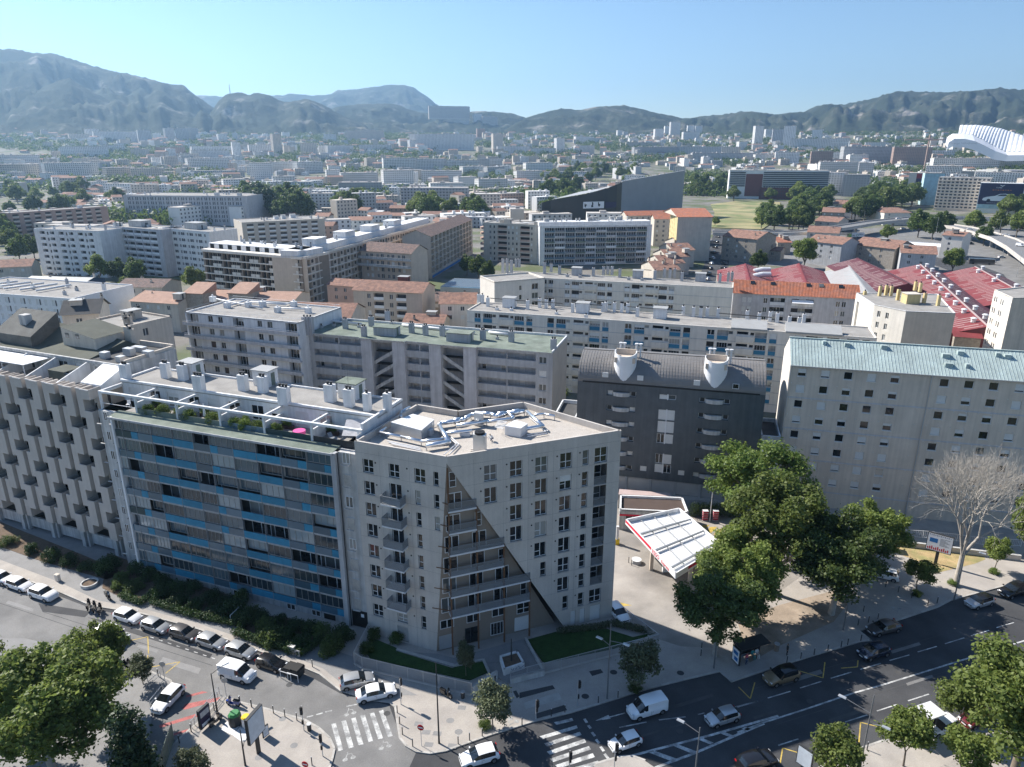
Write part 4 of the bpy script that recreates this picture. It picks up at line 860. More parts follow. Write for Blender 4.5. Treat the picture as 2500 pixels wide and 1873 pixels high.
for a,b in (((470,1110),(960,1160)),((1300,1165),(1900,1230)),((2020,1225),(2209,1250))):
    P=[into(Fb.root,PX(600+x*k2,450+y*k2,21)) for x,y in (a,b)];duct(Fb.root,[(p.x,p.y,20.95) for p in P],.3,'metal_white','roof_duct')
# ================================================================ G: white block with grey balcony bands
Gb=RB('apartment_building','off white block wrapped in grey horizontal balcony bands',Vector((-76.61,162.97,0)),Vector((-46.97,152.12,0)),17)
random.seed(4);gf=Gb.F[0]
for i in range(7):
    z=20.9-3.05*i
    for s,w,kd in ((.4,3.4,'l'),(6.6,1.4,'w'),(9.5,1.3,'w'),(13.7,3.0,'l'),(20.5,1.3,'w'),(23.2,1.4,'w'),(28.1,3.0,'l')):
        if kd == 'l':Gb.opening(0,'l',s,z,w,2.4,None,dp=1.2)
        else:Gb.opening(0,'w',s,z+.75,w,1.45,random.choice((0,0,1)),sm='shutter_brown',fm='frame_grey')
    m=MB();m.fbox(gf,-.4,gf.L+.2,.0,.75,z-.35,z-.1);bo=m.make('balcony_band','lilac_grey',Gb.root)
    m=MB();m.fbox(gf,-.4,gf.L+.2,.68,.75,z-.1,z+.42);m.make('band_upstand','lilac_grey',bo);m=MB();m.tube([gf.p(-.4,.7,z+.75),gf.p(gf.L+.2,.7,z+.75)],.04,5);m.make('rail','metal_matt',bo)
Gb.walls(23.5,['white_wall','white_wall','white_wall','white_wall']);Gb.roof(23.2,.35,'roof_grey','white_wall')
m=MB()
for f in Gb.F:m.tube([f.p(0,-.6,24.2),f.p(f.L,-.6,24.2)],.03,5)
for i in range(14):m.cyl(gf.p(i*2.25,-.6,23.4),gf.p(i*2.25,-.6,24.2),.025,.025,5)
m.make('roof_railing','metal_white',Gb.root)
for x,y in ((500,340),(625,395),(810,390),(935,385),(1065,435),(1205,385),(1330,440)):
    q=into(Gb.root,PX(380+x*.2803,640+y*.2803,23.3));chimney(Gb.root,q.x,q.y,23.2,1.3,1.3,1.1,'white_wall',1,'metal_white')
for a,b in (((520,320),(930,400)),((650,375),(800,330)),((830,345),(1130,370)),((1090,400),(1330,410)),((1130,370),(1210,340))):
    P=[into(Gb.root,PX(380+x*.2803,640+y*.2803,23.7)) for x,y in (a,b)];duct(Gb.root,[(p.x,p.y,23.7) for p in P],.22,'metal_white','roof_duct')
for i in range(3):q=into(Gb.root,PX(380+(1300+i*28)*.2803,640+560*.2803,22));chimney(Gb.root,min(q.x,gf.L+1),max(q.y,-1),20,4.2,.9,.9,'grey_wall',1)
# ================================================================ H and I: long cream slabs with blue parapets, forests of chimneys
def slab(label,p0,p1,depth,z,par,seed,plen=29.3,nf=6,topgap=()):
    random.seed(seed);X=RB('apartment_building',label,p0,p1,depth);f=X.F[0];L=f.L
    for i in range(nf):
        zt=z-.15-2.95*i-2.55
        base=1.8
        while base < L-14:
            for s,w,kd in ((.3,1.7,'L'),(2.6,2.5,'L'),(5.15,1.0,'v'),(7.0,2.6,'v2'),(10.0,.9,'v'),(11.1,2.6,'L'),(14.3,1.6,'L')):
                a=base+s+(0 if i % 1 == 0 else .4)
                if a+w > L-.5:continue
                if kd == 'L':
                    X.holes.setdefault(0,[]).append((a,a+w,zt+1.0,zt+2.35,.9));m=MB();m.fbox(f,a,a+w,-1.0,-.9,zt+.9,zt+2.4);m.make('loggia_wall',random.choice(('interior','white_dirty','interior')),X.root)
                    if random.random() < .75:window(X.root,f,a+.05,zt+1.02,w-.1,1.3,'g' if w > 2 else 'w',dp=random.choice((.1,.12,.85)),shut=random.choice((0,0,0,.6,1)))
                    panel(X.root,f,a+.02,a+w-.02,zt+.02,zt+.98,.05,par)
                elif kd == 'v':X.opening(0,'s',a,zt+1.5,w,.75,0,fm='frame_grey')
                else:X.opening(0,'s',a,zt+1.6,w,.75,0,fm='frame_grey',gm='glass_dark')
            m=MB();m.fbox(f,base+6.9,base+12.9-2,0,.42,zt-.15,zt+1.25);m.make('solid_balcony','cream_light',X.root)
            base += plen/1.5
        m=MB();m.fbox(f,0,L,0,.06,zt-.22,zt-.1);m.make('string_course','grey_wall',X.root)
    X.walls(z,'cream_light');X.roof(z,.3,'roof_grey','cream_light')
    return X
Hb=slab('long cream slab with bright blue parapets and rows of chimneys on its flat roof',Vector((-11.75,181.37,0)),Vector((81.01,152.61,0)),11,19.6,'blue_strip',3)
Hb.root.location.z=0
def rooftop(X,z,pts,mat,pw=.8,h=2.4,pots=1,cab=(),cabm='white_wall',rails_=()):
    for x,y,*o in pts:
        q=into(X.root,PX(1150+x*k2,450+y*k2,z));chimney(X.root,q.x,q.y,z,o[1] if len(o) > 1 else h,pw,pw*.9,mat,o[0] if o else pots)
    for x,y in cab:
        q=into(X.root,PX(1150+x*k2,450+y*k2,z));cabin(X.root,q.x,q.y,z,3.2,2.6,2.6,cabm,'sheet_grey',door='metal_matt')
    for a,b in rails_:
        P=[into(X.root,PX(1150+x*k2,450+y*k2,z+2.2)) for x,y in (a,b)];m=MB();m.tube([(p.x,p.y,z+2.0) for p in P],.12,6);m.make('pipe','steel_dark',X.root)
rooftop(Hb,19.6,[(65,985),(95,990),(140,1015),(470,1040),(570,1025),(625,1030,2),(680,1030),(845,1065),(1095,1060,1),(1120,1055),(1190,1060),(1250,1065,3),(1300,1065),(1380,1100),(1760,1090),(1845,1100),(1905,1105,3),(1960,1105),(2050,1110),(215,1045,1,.6),(335,1050,1,.6),(710,1080,1,.6),(955,1110,1,.8)],'white_wall',cab=((320,1020),(930,1065),(1570,1110)),rails_=(((160,940),(470,965)),((510,965),(760,985)),((840,985),(1090,1000)),((1300,1010),(1760,1045)),((2060,1065),(2500,1100))))
for x,y in ((2290,1130),(2480,1140),(2540,1150),(2640,1180),(2720,1190),(2760,1160),(2390,1150)):
    q=into(Hb.root,PX(1150+x*k2,450+y*k2,19.6));
    chimney(Hb.root,q.x,q.y,19.6,2.4,.8,.7,'white_wall',1)
hf=Hb.F[0]
for s0,s1 in ((66,74),(78,90)):
    m=MB();m.hexa([hf.p(s0,.3,19.7),hf.p(s1,.3,19.7),hf.p(s1,-4,19.7),hf.p(s0,-4,19.7),hf.p(s0,.3,20.1),hf.p(s1,.3,20.1),hf.p(s1,-4,21.3),hf.p(s0,-4,21.3)]);m.make('veranda_roof','sheet_grey',Hb.root)
for i,(x,y,mm) in enumerate(((1030,1140,'white_clean'),(1680,1165,'magenta'))):
    p=PX(1150+x*k2,450+y*k2,18.6);r=thing('parasol',('white parasol opened on a balcony of the cream and blue slab','pink parasol opened on a balcony of the cream and blue slab')[i],'parasol',(p.x,p.y,17.2))
    m=MB();m.cyl((0,0,1.2),(0,0,1.75),1.2,.05,10,cap=False);m.make('canopy',mm,r);m=MB();m.cyl((0,0,0),(0,0,1.7),.03,.03,6);m.make('pole','metal_white',r)
Ib=slab('cream slab with dark capped chimneys behind the blue panelled slab',Vector((-3.43,237.0,0)),Vector((67.7,215.3,0)),10,19.0,'white_wall',8)
rooftop(Ib,19.0,[(265,740,1,5),(300,740,1,5),(335,750,2,5),(375,690,1,3),(400,690,1,3),(610,745,2,4),(665,730,2),(735,750),(1015,765),(1100,755),(1135,750,3),(1170,755),(1235,775),(1525,790),(1605,775),(1650,780,3),(1690,775),(1750,805),(2065,820),(2135,810),(2165,805),(800,770,1,.8),(905,775,1,.8),(1310,795,1,.8),(1420,800,1,.8)],'grey_wall',.9,2.9,cab=((880,755),(1385,780),(1905,805)),cabm='grey_wall',rails_=(((770,690),(990,700)),((1230,690),(1500,710)),((1700,715),(2060,745))))
I2=RB('apartment_building','tall cream end block with paired chimney stacks left of the cream slabs',PX(1207,690,20.2),PX(1330,680,20.2),12);I2.root.location.z=0
for i in range(5):
    I2.opening(0,'s',8.5,17-3*i,.9,1.6,0);I2.opening(0,'w',13,17-3*i,2.2,1.9,0) if I2.F[0].L > 15.5 else None
I2.walls(20.2,'cream_light');I2.roof(20,.5,'roof_grey','cream_light')
# ================================================================ J: orange tiled block, K: cream block with yellow chimneys, L: right edge block
Jb=RB('apartment_building','pale block under a bright orange tiled roof with skylights',PX(1790,715,15.5),PX(2097,730,15.5),11);Jb.root.location.z=0
jf=Jb.F[0];L=jf.L
for i in range(4):
    z=12.6-3*i
    for s,w,kd in ((3,1.2,'w'),(4.7,1.2,'w'),(9.5,1.2,'w'),(31.0,1.2,'w'),(32.7,1.2,'w')):
        if s+w < L:Jb.opening(0,kd,s,z,w,1.7,(1 if s < 6 else 0))
    Jb.opening(0,'l',11.5,z-.4,4.5,2.3,'white_wall');Jb.opening(0,'l',18,z-.4,6.5,2.3,'white_wall')
m=MB();m.hexa([jf.p(18,.1,14.2),jf.p(24.3,.1,14.2),jf.p(24.3,1.6,13.4),jf.p(18,1.6,13.4),jf.p(18,.1,14.26),jf.p(24.3,.1,14.26),jf.p(24.3,1.6,13.46),jf.p(18,1.6,13.46)]);m.make('awning','white_clean',Jb.root)
Jb.walls(15.5,'lilac_grey')
def gable_roof(X,z,h,mat,ov=.4,d=None,L=None,tiles=0,hip=0,name='roof',d0=0):
    f=X.F[0];L=L or f.L;D=d or X.F[1].L;m=MB();y1=-d0-D/2
    m.poly([f.p(-ov,-d0+ov,z),f.p(L+ov,-d0+ov,z),f.p(L+ov-hip,y1,z+h),f.p(-ov+hip,y1,z+h)]);m.poly([f.p(-ov,-d0-D-ov,z),f.p(L+ov,-d0-D-ov,z),f.p(L+ov-hip,y1,z+h),f.p(-ov+hip,y1,z+h)])
    if hip:m.poly([f.p(-ov,-d0+ov,z),f.p(-ov,-d0-D-ov,z),f.p(-ov+hip,y1,z+h)]);m.poly([f.p(L+ov,-d0+ov,z),f.p(L+ov,-d0-D-ov,z),f.p(L+ov-hip,y1,z+h)])
    r=m.make(name,mat,X.root)
    if not hip:
        e=MB()
        for s in (0,L):e.poly([f.p(s,-d0,z-.02),f.p(s,-d0-D,z-.02),f.p(s,y1,z+h-.05)])
        e.make('gable_wall',X.gm if hasattr(X,'gm') else 'cream_wall',X.root)
    if tiles:
        e=MB();n=int(L/.42)
        for i in range(n+1):
            s=-ov+(L+2*ov)*i/n
            e.hexa([f.p(s-.09,-d0+ov,z),f.p(s+.09,-d0+ov,z),f.p(s+.09,y1,z+h),f.p(s-.09,y1,z+h),f.p(s-.05,-d0+ov,z+.1),f.p(s+.05,-d0+ov,z+.1),f.p(s+.05,y1,z+h+.1),f.p(s-.05,y1,z+h+.1)])
        e.make('tile_rows',mat,X.root,kind='stuff')
    return r
gable_roof(Jb,15.5,3.4,'tile_orange',.5,tiles=1)
for s in (5.3,11.5,22.2,26.0,31.8):
    zz=15.5+3.4*.72;m=MB();m.hexa([jf.p(s,-3.6,zz),jf.p(s+1.4,-3.6,zz),jf.p(s+1.4,-4.7,zz+.68),jf.p(s,-4.7,zz+.68),jf.p(s,-3.6,zz+.2),jf.p(s+1.4,-3.6,zz+.2),jf.p(s+1.4,-4.7,zz+.88),jf.p(s,-4.7,zz+.88)]);m.make('skylight','glass_dark',Jb.root)
p=[PX(2097,733,19.5),PX(2215,790,19.5)]
Kb=Bld('apartment_building','cream block with blank grey beige wall and yellow roof chimneys',(PX(2203,757,20).x,PX(2203,757,20).y,0),[(0,0),(19.3,-5.2),(24.5,6.5),(4,14.5)])
KP=PX(2199,755,20.5);KQ=PX(2333,765,20.5)
COLd=[PX(2183,752,20.5),PX(2212,760,20.5),PX(2333,765,20.5),PX(2290,718,20.5),PX(2183,715,20.5)]
for o in list(Kb.root.children):bpy.data.objects.remove(o)
bpy.data.objects.remove(Kb.root)
c=COLd[1];Kb=Bld('apartment_building','cream block with blank grey beige wall and yellow roof chimneys',(c.x,c.y,0),[(0,0),(COLd[2].x-c.x,COLd[2].y-c.y),(COLd[3].x-c.x,COLd[3].y-c.y),(COLd[0].x-c.x-.5,COLd[4].y-c.y),(COLd[0].x-c.x-3.2,COLd[0].y-c.y+4)])
kl=Kb.F[4].L
for i in range(6):
    for s in (1.2,3.6):
        if s+1 < kl:Kb.opening(4,'w',s,17.5-2.9*i,.9,1.6,0)
Kb.walls(20.5,['sand_wall','sand_wall','cream_light','cream_light','cream_light']);Kb.roof(20.3,.25,'roof_grey','white_wall')
for x,y,h in ((1170,510,2.8),(1215,505,2.8),(1250,510,2.8),(1300,540,3),(1425,470,2.6),(1460,480,2.6),(1490,560,2.6),(1590,580,2.8),(1065,500,1)):
    q=into(Kb.root,PX(1750+x*.339,550+y*.339,20.3));chimney(Kb.root,q.x,q.y,20.3,h,.75,.75,'ochre_wall',1)
q=into(Kb.root,PX(1750+1390*.339,550+560*.339,20.3));cabin(Kb.root,q.x,q.y,20.3,3.6,3.0,2.6,'ochre_wall','cream_wall',door='roof_dark')
K2b=RB('apartment_building','low cream block with green and brown loggias left of the yellow chimneys',PX(2092,738,18.5),PX(2180,745,18.5),9);K2b.root.location.z=0
for i in range(5):
    K2b.opening(0,'l',1,15.2-3*i,4.2,2.4,'felt_green' if i == 0 else 'white_wall');K2b.opening(0,'l',6.6,15.2-3*i,2.6,2.4,'shutter_brown')
K2b.walls(18.5,'cream_light');K2b.roof(18.4,.3,'roof_grey','white_wall')
def ZW(x,y,z):return PX(1750+x*.339,550+y*.339,z)
c=ZW(2000,465,24);d_=ZW(2130,525,24);e_=ZW(2330,500,24);h_=ZW(2100,440,24)
Lb=Bld('apartment_building','pale cream block with paired windows cut by the right edge',(d_.x,d_.y,0),[(0,0),(e_.x-d_.x+8,e_.y-d_.y-2),(e_.x-d_.x+10,18),(c.x-d_.x,c.y-d_.y)])
for i in range(7):
    for s in (1.0,2.2,5.0,6.2):
        if s < Lb.F[3].L-1:Lb.opening(3,'w',s,21-2.9*i,.8,1.5,0)
Lb.walls(24,['beige_wall','cream_light','cream_light','cream_light']);Lb.roof(23.8,.3,'roof_grey','cream_light')
c=ZW(2080,700,16);L3=Bld('terrace_wing','cream stepped wing with glazed balustrade at the right edge',(c.x,c.y,0),[(0,0),(14,-8),(18,2),(4,8)])
for i in range(4):L3.opening(0,'l',1.5,12.5-3*i,5,2.3,'white_wall');L3.opening(0,'l',8,12.5-3*i,5,2.3,'white_wall')
L3.walls(16,'cream_light');L3.roof(15.9,.4,'roof_grey','cream_light')
m=MB();rails(m,L3.F[0],0,L3.F[0].L,0,16.3,1.0,1.2,.08);m.make('balustrade','metal_white',L3.root)
# ================================================================ fuel station
P=[PX(x,y,5.3) for x,y in ((1528.4,1267.4),(1650,1399),(1764.8,1330),(1658.5,1239.8))];c=sum(P,Vector())/4
St=thing('fuel_canopy','white fuel station canopy with red striped fascia and open ribbed roof','canopy',(c.x,c.y,0))
Q=[Vector((p.x-c.x,p.y-c.y,0)) for p in P]
def bil(u,v,z):q=Q[0]*(1-u)*(1-v)+Q[1]*u*(1-v)+Q[2]*u*v+Q[3]*(1-u)*v;return (q.x,q.y,z)
m=MB();m.prism([(q.x,q.y) for q in Q],4.55,4.65);m.make('soffit','white_clean',St)
for i in range(34):
    m=MB();u=(i+.5)/34;m.hexa([bil(u-.006,.02,4.66),bil(u+.006,.02,4.66),bil(u+.006,.98,4.66),bil(u-.006,.98,4.66),bil(u-.004,.02,4.7),bil(u+.004,.02,4.7),bil(u+.004,.98,4.7),bil(u-.004,.98,4.7)]);m.make('rib','white_clean',St)
for i,(a,b) in enumerate(((0,1),(1,2),(2,3),(3,0))):
    f=Face(Q[a],Q[b]);m=MB();m.fbox(f,-.05,f.L+.05,-.12,.05,4.4,5.3);m.make('fascia','white_clean',St)
    if i == 0:
        m=MB();m.fbox(f,.02,f.L*.55,.055,.07,4.75,5.2);m.make('red_band','esso_red',St)
        for tx,s,sz in (('ESSO',f.L*.57,.95),('Express',f.L*.745,.72)):
            text(St,tx,sz,f.p(s,.075,4.55),(pi/2,0,f.rz),'esso_red')
    if i == 1:m=MB();m.fbox(f,f.L*.25,f.L*.75,.055,.07,4.75,5.2);m.make('red_band','esso_red',St)
for u in (.29,.6,.9):
    m=MB();m.hexa([bil(u-.01,.01,4.95),bil(u+.01,.01,4.95),bil(u+.01,.99,4.95),bil(u-.01,.99,4.95),bil(u-.01,.01,5.15),bil(u+.01,.01,5.15),bil(u+.01,.99,5.15),bil(u-.01,.99,5.15)]);m.make('roof_beam','rail_grey',St)
for v in (.25,.5,.75):
    m=MB();m.hexa([bil(.02,v-.006,4.8),bil(.98,v-.006,4.8),bil(.98,v+.006,4.8),bil(.02,v+.006,4.8),bil(.02,v-.006,4.92),bil(.98,v-.006,4.92),bil(.98,v+.006,4.92),bil(.02,v+.006,4.92)]);m.make('purlin','metal_matt',St)
for u,v in ((.45,.12),(.45,.8),(.85,.5)):
    m=MB();q=bil(u,v,0);m.box(q[0]-.25,q[1]-.25,.12,q[0]+.25,q[1]+.25,4.55);m.make('column','sand_wall',St)
for i,(u,v) in enumerate(((.55,.3),(.55,.62))):
    q=Vector(bil(u,v,0))+c;r=thing('fuel_pump',('fuel pump under the canopy nearer the concrete block','fuel pump under the canopy nearer the trees')[i],'fuel pump',(q.x,q.y,.13));m=MB();m.box(-.4,-.28,0,.4,.28,1.9);m.make('body','white_clean',r);m=MB();m.box(-.36,-.3,1.2,.36,.3,1.7);m.make('display','esso_red',r)
P=[PX(x,y,3.9) for x,y in ((1513,1243),(1681,1250),(1667,1214),(1514,1208))];c=P[0]
Ks=Bld('kiosk','low station kiosk with brown flat roof behind the fuel canopy',(c.x,c.y,0),[(p.x-c.x,p.y-c.y) for p in P],'shop')
Ks.opening(0,'w',1,1,2.4,1.8,0);Ks.opening(0,'w',5,.2,2.0,2.6,0);Ks.walls(3.9,'white_dirty');Ks.roof(3.5,.4,'shutter_brown','white_clean')
m=MB();m.fbox(Ks.F[0],0,Ks.F[0].L,.02,.06,2.7,3.0);m.make('red_band','esso_red',Ks.root)
P=[PX(x,y,2.8) for x,y in ((1510,1207),(1640,1212),(1636,1204),(1512,1194))];c=P[0]
X=Bld('lean_to','pale ribbed lean-to roof behind the station kiosk',(c.x,c.y,0),[(p.x-c.x,p.y-c.y) for p in P],'shed');X.walls(2.8,'white_dirty');X.roof(2.8,0,'sheet_pale','white_dirty')
# ================================================================ middle distance
def mid(label,pl,pr,z,depth,wall,nf,pat,per,roof='flat',rm='roof_grey',fh=2.9,z0=None,bands=None,bm='white_wall',bd=.9,sides=(),name='apartment_building',rh=2.6,par=.4,top=.5,mats=('frame_white','far_window','white_clean','shutter_white'),group=None,hip=0,wallmats=None,rev=None):
    a,b=PX(*pl,z),PX(*pr,z);a.z=b.z=0
    X=RB(name,label,a,b,depth,'building',group)
    X.gm=wall
    for side,L in [(0,X.F[0].L)]+[(i,X.F[i].L) for i in sides]:
        n=max(1,int((L-.6)/per));o=(L-n*per)/2
        for i in range(nf):
            zz=z-top-fh*(i+1)+.35
            for j in range(n):
                for kd,s,w,dz,h,op in pat:
                    oo=op
                    if kd == 'w' and op is None:oo=random.choice((0,0,0,1))
                    if s+w <= per+.01:X.opening(side,kd,o+j*per+s,zz+dz,w,h,oo,1)
            if bands and i < nf:
                f=X.F[side]
                m=MB();m.fbox(f,-.2,L+.2,0.01,bd,zz-.35,zz-.15);m.fbox(f,-.2,L+.2,bd-.08,bd,zz-.15,zz+bands-.15);m.make('balcony',bm,X.root)
    X.walls(z,wallmats or wall)
    if roof == 'flat':X.roof(z,par,rm,wall)
    elif roof:gable_roof(X,z,rh,rm,.5,hip=hip)
    X.done(mats)
    return X
def clutter(X,z,n,mats=('white_wall','grey_wall'),h=(1,2.4),seed=1,y0=.15,y1=.85):
    rr=random.Random(seed);L,D=X.F[0].L,X.F[1].L
    for i in range(n):
        x,y=rr.uniform(.04,.96)*L,rr.uniform(y0,y1)*D;t=rr.random()
        if t < .7:chimney(X.root,x,y,z,rr.uniform(*h),rr.uniform(.5,1.0),rr.uniform(.5,.9),rr.choice(mats),rr.choice((1,1,2)))
        elif t < .85:cabin(X.root,x,y,z,rr.uniform(2,3.6),rr.uniform(2,3),rr.uniform(1.6,2.4),mats[0],'sheet_grey',door='roof_dark')
        else:duct(X.root,[(x,y,z+.5),(min(L-.5,x+rr.uniform(2,8)),y,z+.5)],.2,'metal_white','roof_duct',6)
WN=[('w',1.0,1.2,.75,1.35,None)];WL=[('l',.3,2.6,.1,2.25,1)]
random.seed(21)
# left: white modern block, tiled workshops
X=mid('white modern block with green and white shutters below the tiled roofs',(-150,709),(174,732),13.5,26,'white_clean',4,[('w',.5,1.1,.5,1.9,1),('w',1.8,.7,.5,1.9,0),('w',4.0,1.1,.5,1.9,1)],6.6,mats=('frame_white','far_window','white_clean','shutter_white'));clutter(X,13.5,10,seed=3)
for i in range(5):duct(X.root,[(8+i*7,6,14.2),(14+i*6,18,14.2)],.35,'metal_white','roof_duct',6)
for lab,pl,pr,z,d,w,rm,rh in (('long pinkish tiled workshop left of the banded block',(318,735),(432,742),10,16,'cream_wall','tile_pink',2.2),('tiled workshop range behind the banded block',(440,728),(715,735),10,15,'cream_wall','tile_pink',1.8),('rusty tiled house with two skylights above the green roof',(700,778),(852,781),11,17,'cream_wall','tile_old',3.4),('dark shed with patched tile roof beside the cream house',(1025,735),(1086,736),7.5,12,'stone_wall','tile_mottled',2.4),('cream house with hipped red roof left of the blue panelled slab',(1074,742),(1160,742),11,13,'cream_light','tile_old',2.6),('low orange tiled house behind the green roof',(985,788),(1080,792),6.5,9,'cream_wall','tile_old',2.2),('mottled tiled workshop in front of the white balconied block',(285,700),(395,702),8,14,'cream_wall','tile_mottled',2.2),('blue fronted workshop with shed roofs at left',(50,690),(200,694),7,14,'navy','sheet_grey',1.6),('navy glazed workshop at the far left',(-60,720),(58,715),6,14,'navy','sheet_grey',1.4),('tiled house behind the navy workshop',(-40,655),(75,650),8,14,'cream_wall','tile_old',2.6)):
    X=mid(lab,pl,pr,z,d,w,2 if z > 8 else 1,WN,4.2,'gable',rm,rh=rh,name='workshop' if 'work' in lab or 'shed' in lab else 'house');clutter(X,z+1,3,('cream_wall','stone_wall'),(.8,1.8),seed=len(lab))
for i,(x,y) in enumerate(((452,742),(560,742))):
    p=PX(x,y,9);X=Bld('stair_tower',('concrete stair tower with sloped tile cap left of the banded block','second concrete stair tower with sloped tile cap behind the banded block')[i],(p.x,p.y,0),rect(7,8),'tower',-.2);X.walls(12.5,'stone_wall');X.opening(0,'s',3,8,1,2,0,1);X.done()
    m=MB();m.hexa([(-.3,-.3,12.5),(7.3,-.3,12.5),(7.3,8.3,12.5),(-.3,8.3,12.5),(-.3,-.3,12.8),(7.3,-.3,12.8),(7.3,8.3,15.2),(-.3,8.3,15.2)]);m.make('roof','tile_pink',X.root)
X=mid('pinkish balconied house with brown tiled roof above the small cream houses',(862,708),(1030,716),13.5,13,'sand_wall',4,[('w',.8,1.2,.5,1.5,None),('l',3.2,3.6,.0,2.3,1)],8.2,'gable','tile_old',rh=2.6);clutter(X,15,2,('brick_red','cream_wall'),seed=5)
X=mid('low brown tiled wing beside the pinkish balconied house',(798,695),(868,700),10.5,10,'pink_wall',3,WN,4,'gable','tile_old',rh=1.8)
# left row of seven storey blocks
O1=mid('white block with brown recessed balconies at left of the row',(82,560),(243,566),22,15,'white_wall',8,[('l',.8,3.0,0,2.3,1),('w',5.2,.9,.7,1.4,0),('l',7.0,2.6,0,2.3,1)],11.5,mats=('brown_wall','interior','white_clean','shutter_white'));clutter(O1,22,8,seed=8)
O1b=mid('grey and white banded block in the middle of the left row',(243,552),(392,563),22.5,15,'lilac_grey',8,[('l',.2,5.0,.0,2.2,1)],5.6,mats=('frame_white','interior','white_clean','shutter_white'));clutter(O1b,22.5,10,seed=9)
O1c=mid('white block with ribbon windows right of the grey banded block',(392,558),(510,568),22.5,16,'white_wall',8,[('w',.3,2.6,.8,1.3,0),('w',3.3,1.0,.8,1.3,1),('w',4.6,1.2,.8,1.3,0)],6.2);clutter(O1c,22.5,10,seed=10)
for X,x in ((O1b,20),(O1c,16)):cabin(X.root,x,8,22.5,9,6,3,'white_dirty','sheet_grey',door='roof_dark')
O2=mid('brown and cream block with dark loggias and a terraced white attic',(494,612),(735,632),19.5,16,'brown_wall',6,[('l',.2,2.2,0,2.5,None),('l',2.8,2.0,0,2.5,None),('w',5.1,2.2,1.3,1.2,0),('w',7.6,2.2,1.3,1.2,0)],10.2,sides=(),bands=.25,bm='cream_light',bd=.35,mats=('brown_wall','void','cream_wall','white_wall'),fh=2.95)
of=O2.F[0]
for i in range(6):
    for s in range(5):panel(O2.root,of,5.3+s*10.2,7.4+s*10.2,16.5-2.95*i,17.6-2.95*i,.06,'cream_light');panel(O2.root,of,7.7+s*10.2,9.8+s*10.2,16.5-2.95*i,17.6-2.95*i,.06,'cream_light')
m=MB();m.fbox(of,0,of.L,-13,-3.5,19.5,22.3);m.make('attic','white_wall',O2.root);m=MB();m.fbox(of,-.3,of.L+.3,-16,.4,19.2,20.2);m.make('cornice','cream_light',O2.root)
for s in range(0,50,5):panel(O2.root,of,s+1,s+3.2,20.2,22,-3.44,'void',.04,'attic_window')
clutter(O2,22.3,12,seed=12,y0=.3,y1=.8)
a,b=PX(748,632,19.5),PX(1062,545,19.5);a.z=b.z=0
O2b=Bld('apartment_building','long cream and brown wing running back from the corner with rooftop terraces',a,rect((b-a).length,15),'building',atan2((b-a).y,(b-a).x));f=O2b.F[0]
for i in range(6):
    for j in range(int(f.L/6)):
        O2b.opening(0,'l',j*6+.4,19.5-.3-2.95*(i+1)+.2,2.4,2.4,None,1);O2b.opening(0,'w',j*6+3.4,19.5-.3-2.95*(i+1)+1.1,1.8,1.3,0,1)
    m=MB();m.fbox(f,0,f.L,0,.25,19.5-2.95*(i+1)-.3,19.5-2.95*(i+1)+.05);m.make('string_course','cream_light',O2b.root)
O2b.walls(19.5,'sand_wall');O2b.roof(19.5,.8,'roof_grey','cream_light');O2b.done(('brown_wall','void','orange','white_wall'))
m=MB();m.fbox(f,0,f.L,-11,-3.5,19.6,22.3);m.make('attic','white_wall',O2b.root);clutter(O2b,22.3,14,seed=13,y0=.3,y1=.7)
for i in range(4):cabin(O2b.root,20+i*26,7.5,22.3,9,6,2.6,'white_wall','white_wall',door='roof_dark',name='plant_room')
# stepped sand coloured block with mottled tile roof, and its long wing
O3=mid('stepped sand coloured block with mottled tile roof and planted terraces',(880,612),(1003,620),17,14,'sand_wall',6,[('w',.8,1.1,.6,1.4,None),('w',3,1.4,.4,1.7,None)],5.4,'gable','tile_mottled',rh=3.2)
for z,d in ((14.2,1.2),(11.2,2.3)):
    m=MB();m.fbox(O3.F[0],-.5,O3.F[0].L,0.01,d,z-.4,z);m.fbox(O3.F[0],-.5,O3.F[0].L,d-.15,d,z,z+.8);m.make('terrace','white_dirty',O3.root)
a,b=PX(1051,578,20),PX(1153,536,20);a.z=b.z=0
O3b=Bld('apartment_building','long sand coloured wing with deep loggias and mottled roof running away',a,rect((b-a).length,14),'building',atan2((b-a).y,(b-a).x));O3b.gm='sand_wall';f=O3b.F[0]
for i in range(6):
    for j in range(int(f.L/7)):O3b.opening(0,'l',j*7+.5,20-2.95*(i+1)+.2,4.6,2.5,None,1,dp=1.6);O3b.opening(0,'w',j*7+5.7,20-2.95*(i+1)+.9,.8,1.4,None,1)
O3b.walls(20,'sand_wall');gable_roof(O3b,20,3,'tile_mottled');O3b.done(('sand_wall','interior','white_clean','shutter_white'));panel(O3b.root,f,0,f.L*.7,.4,1.6,.4,'blue_bright',.1,'shop_fascia')
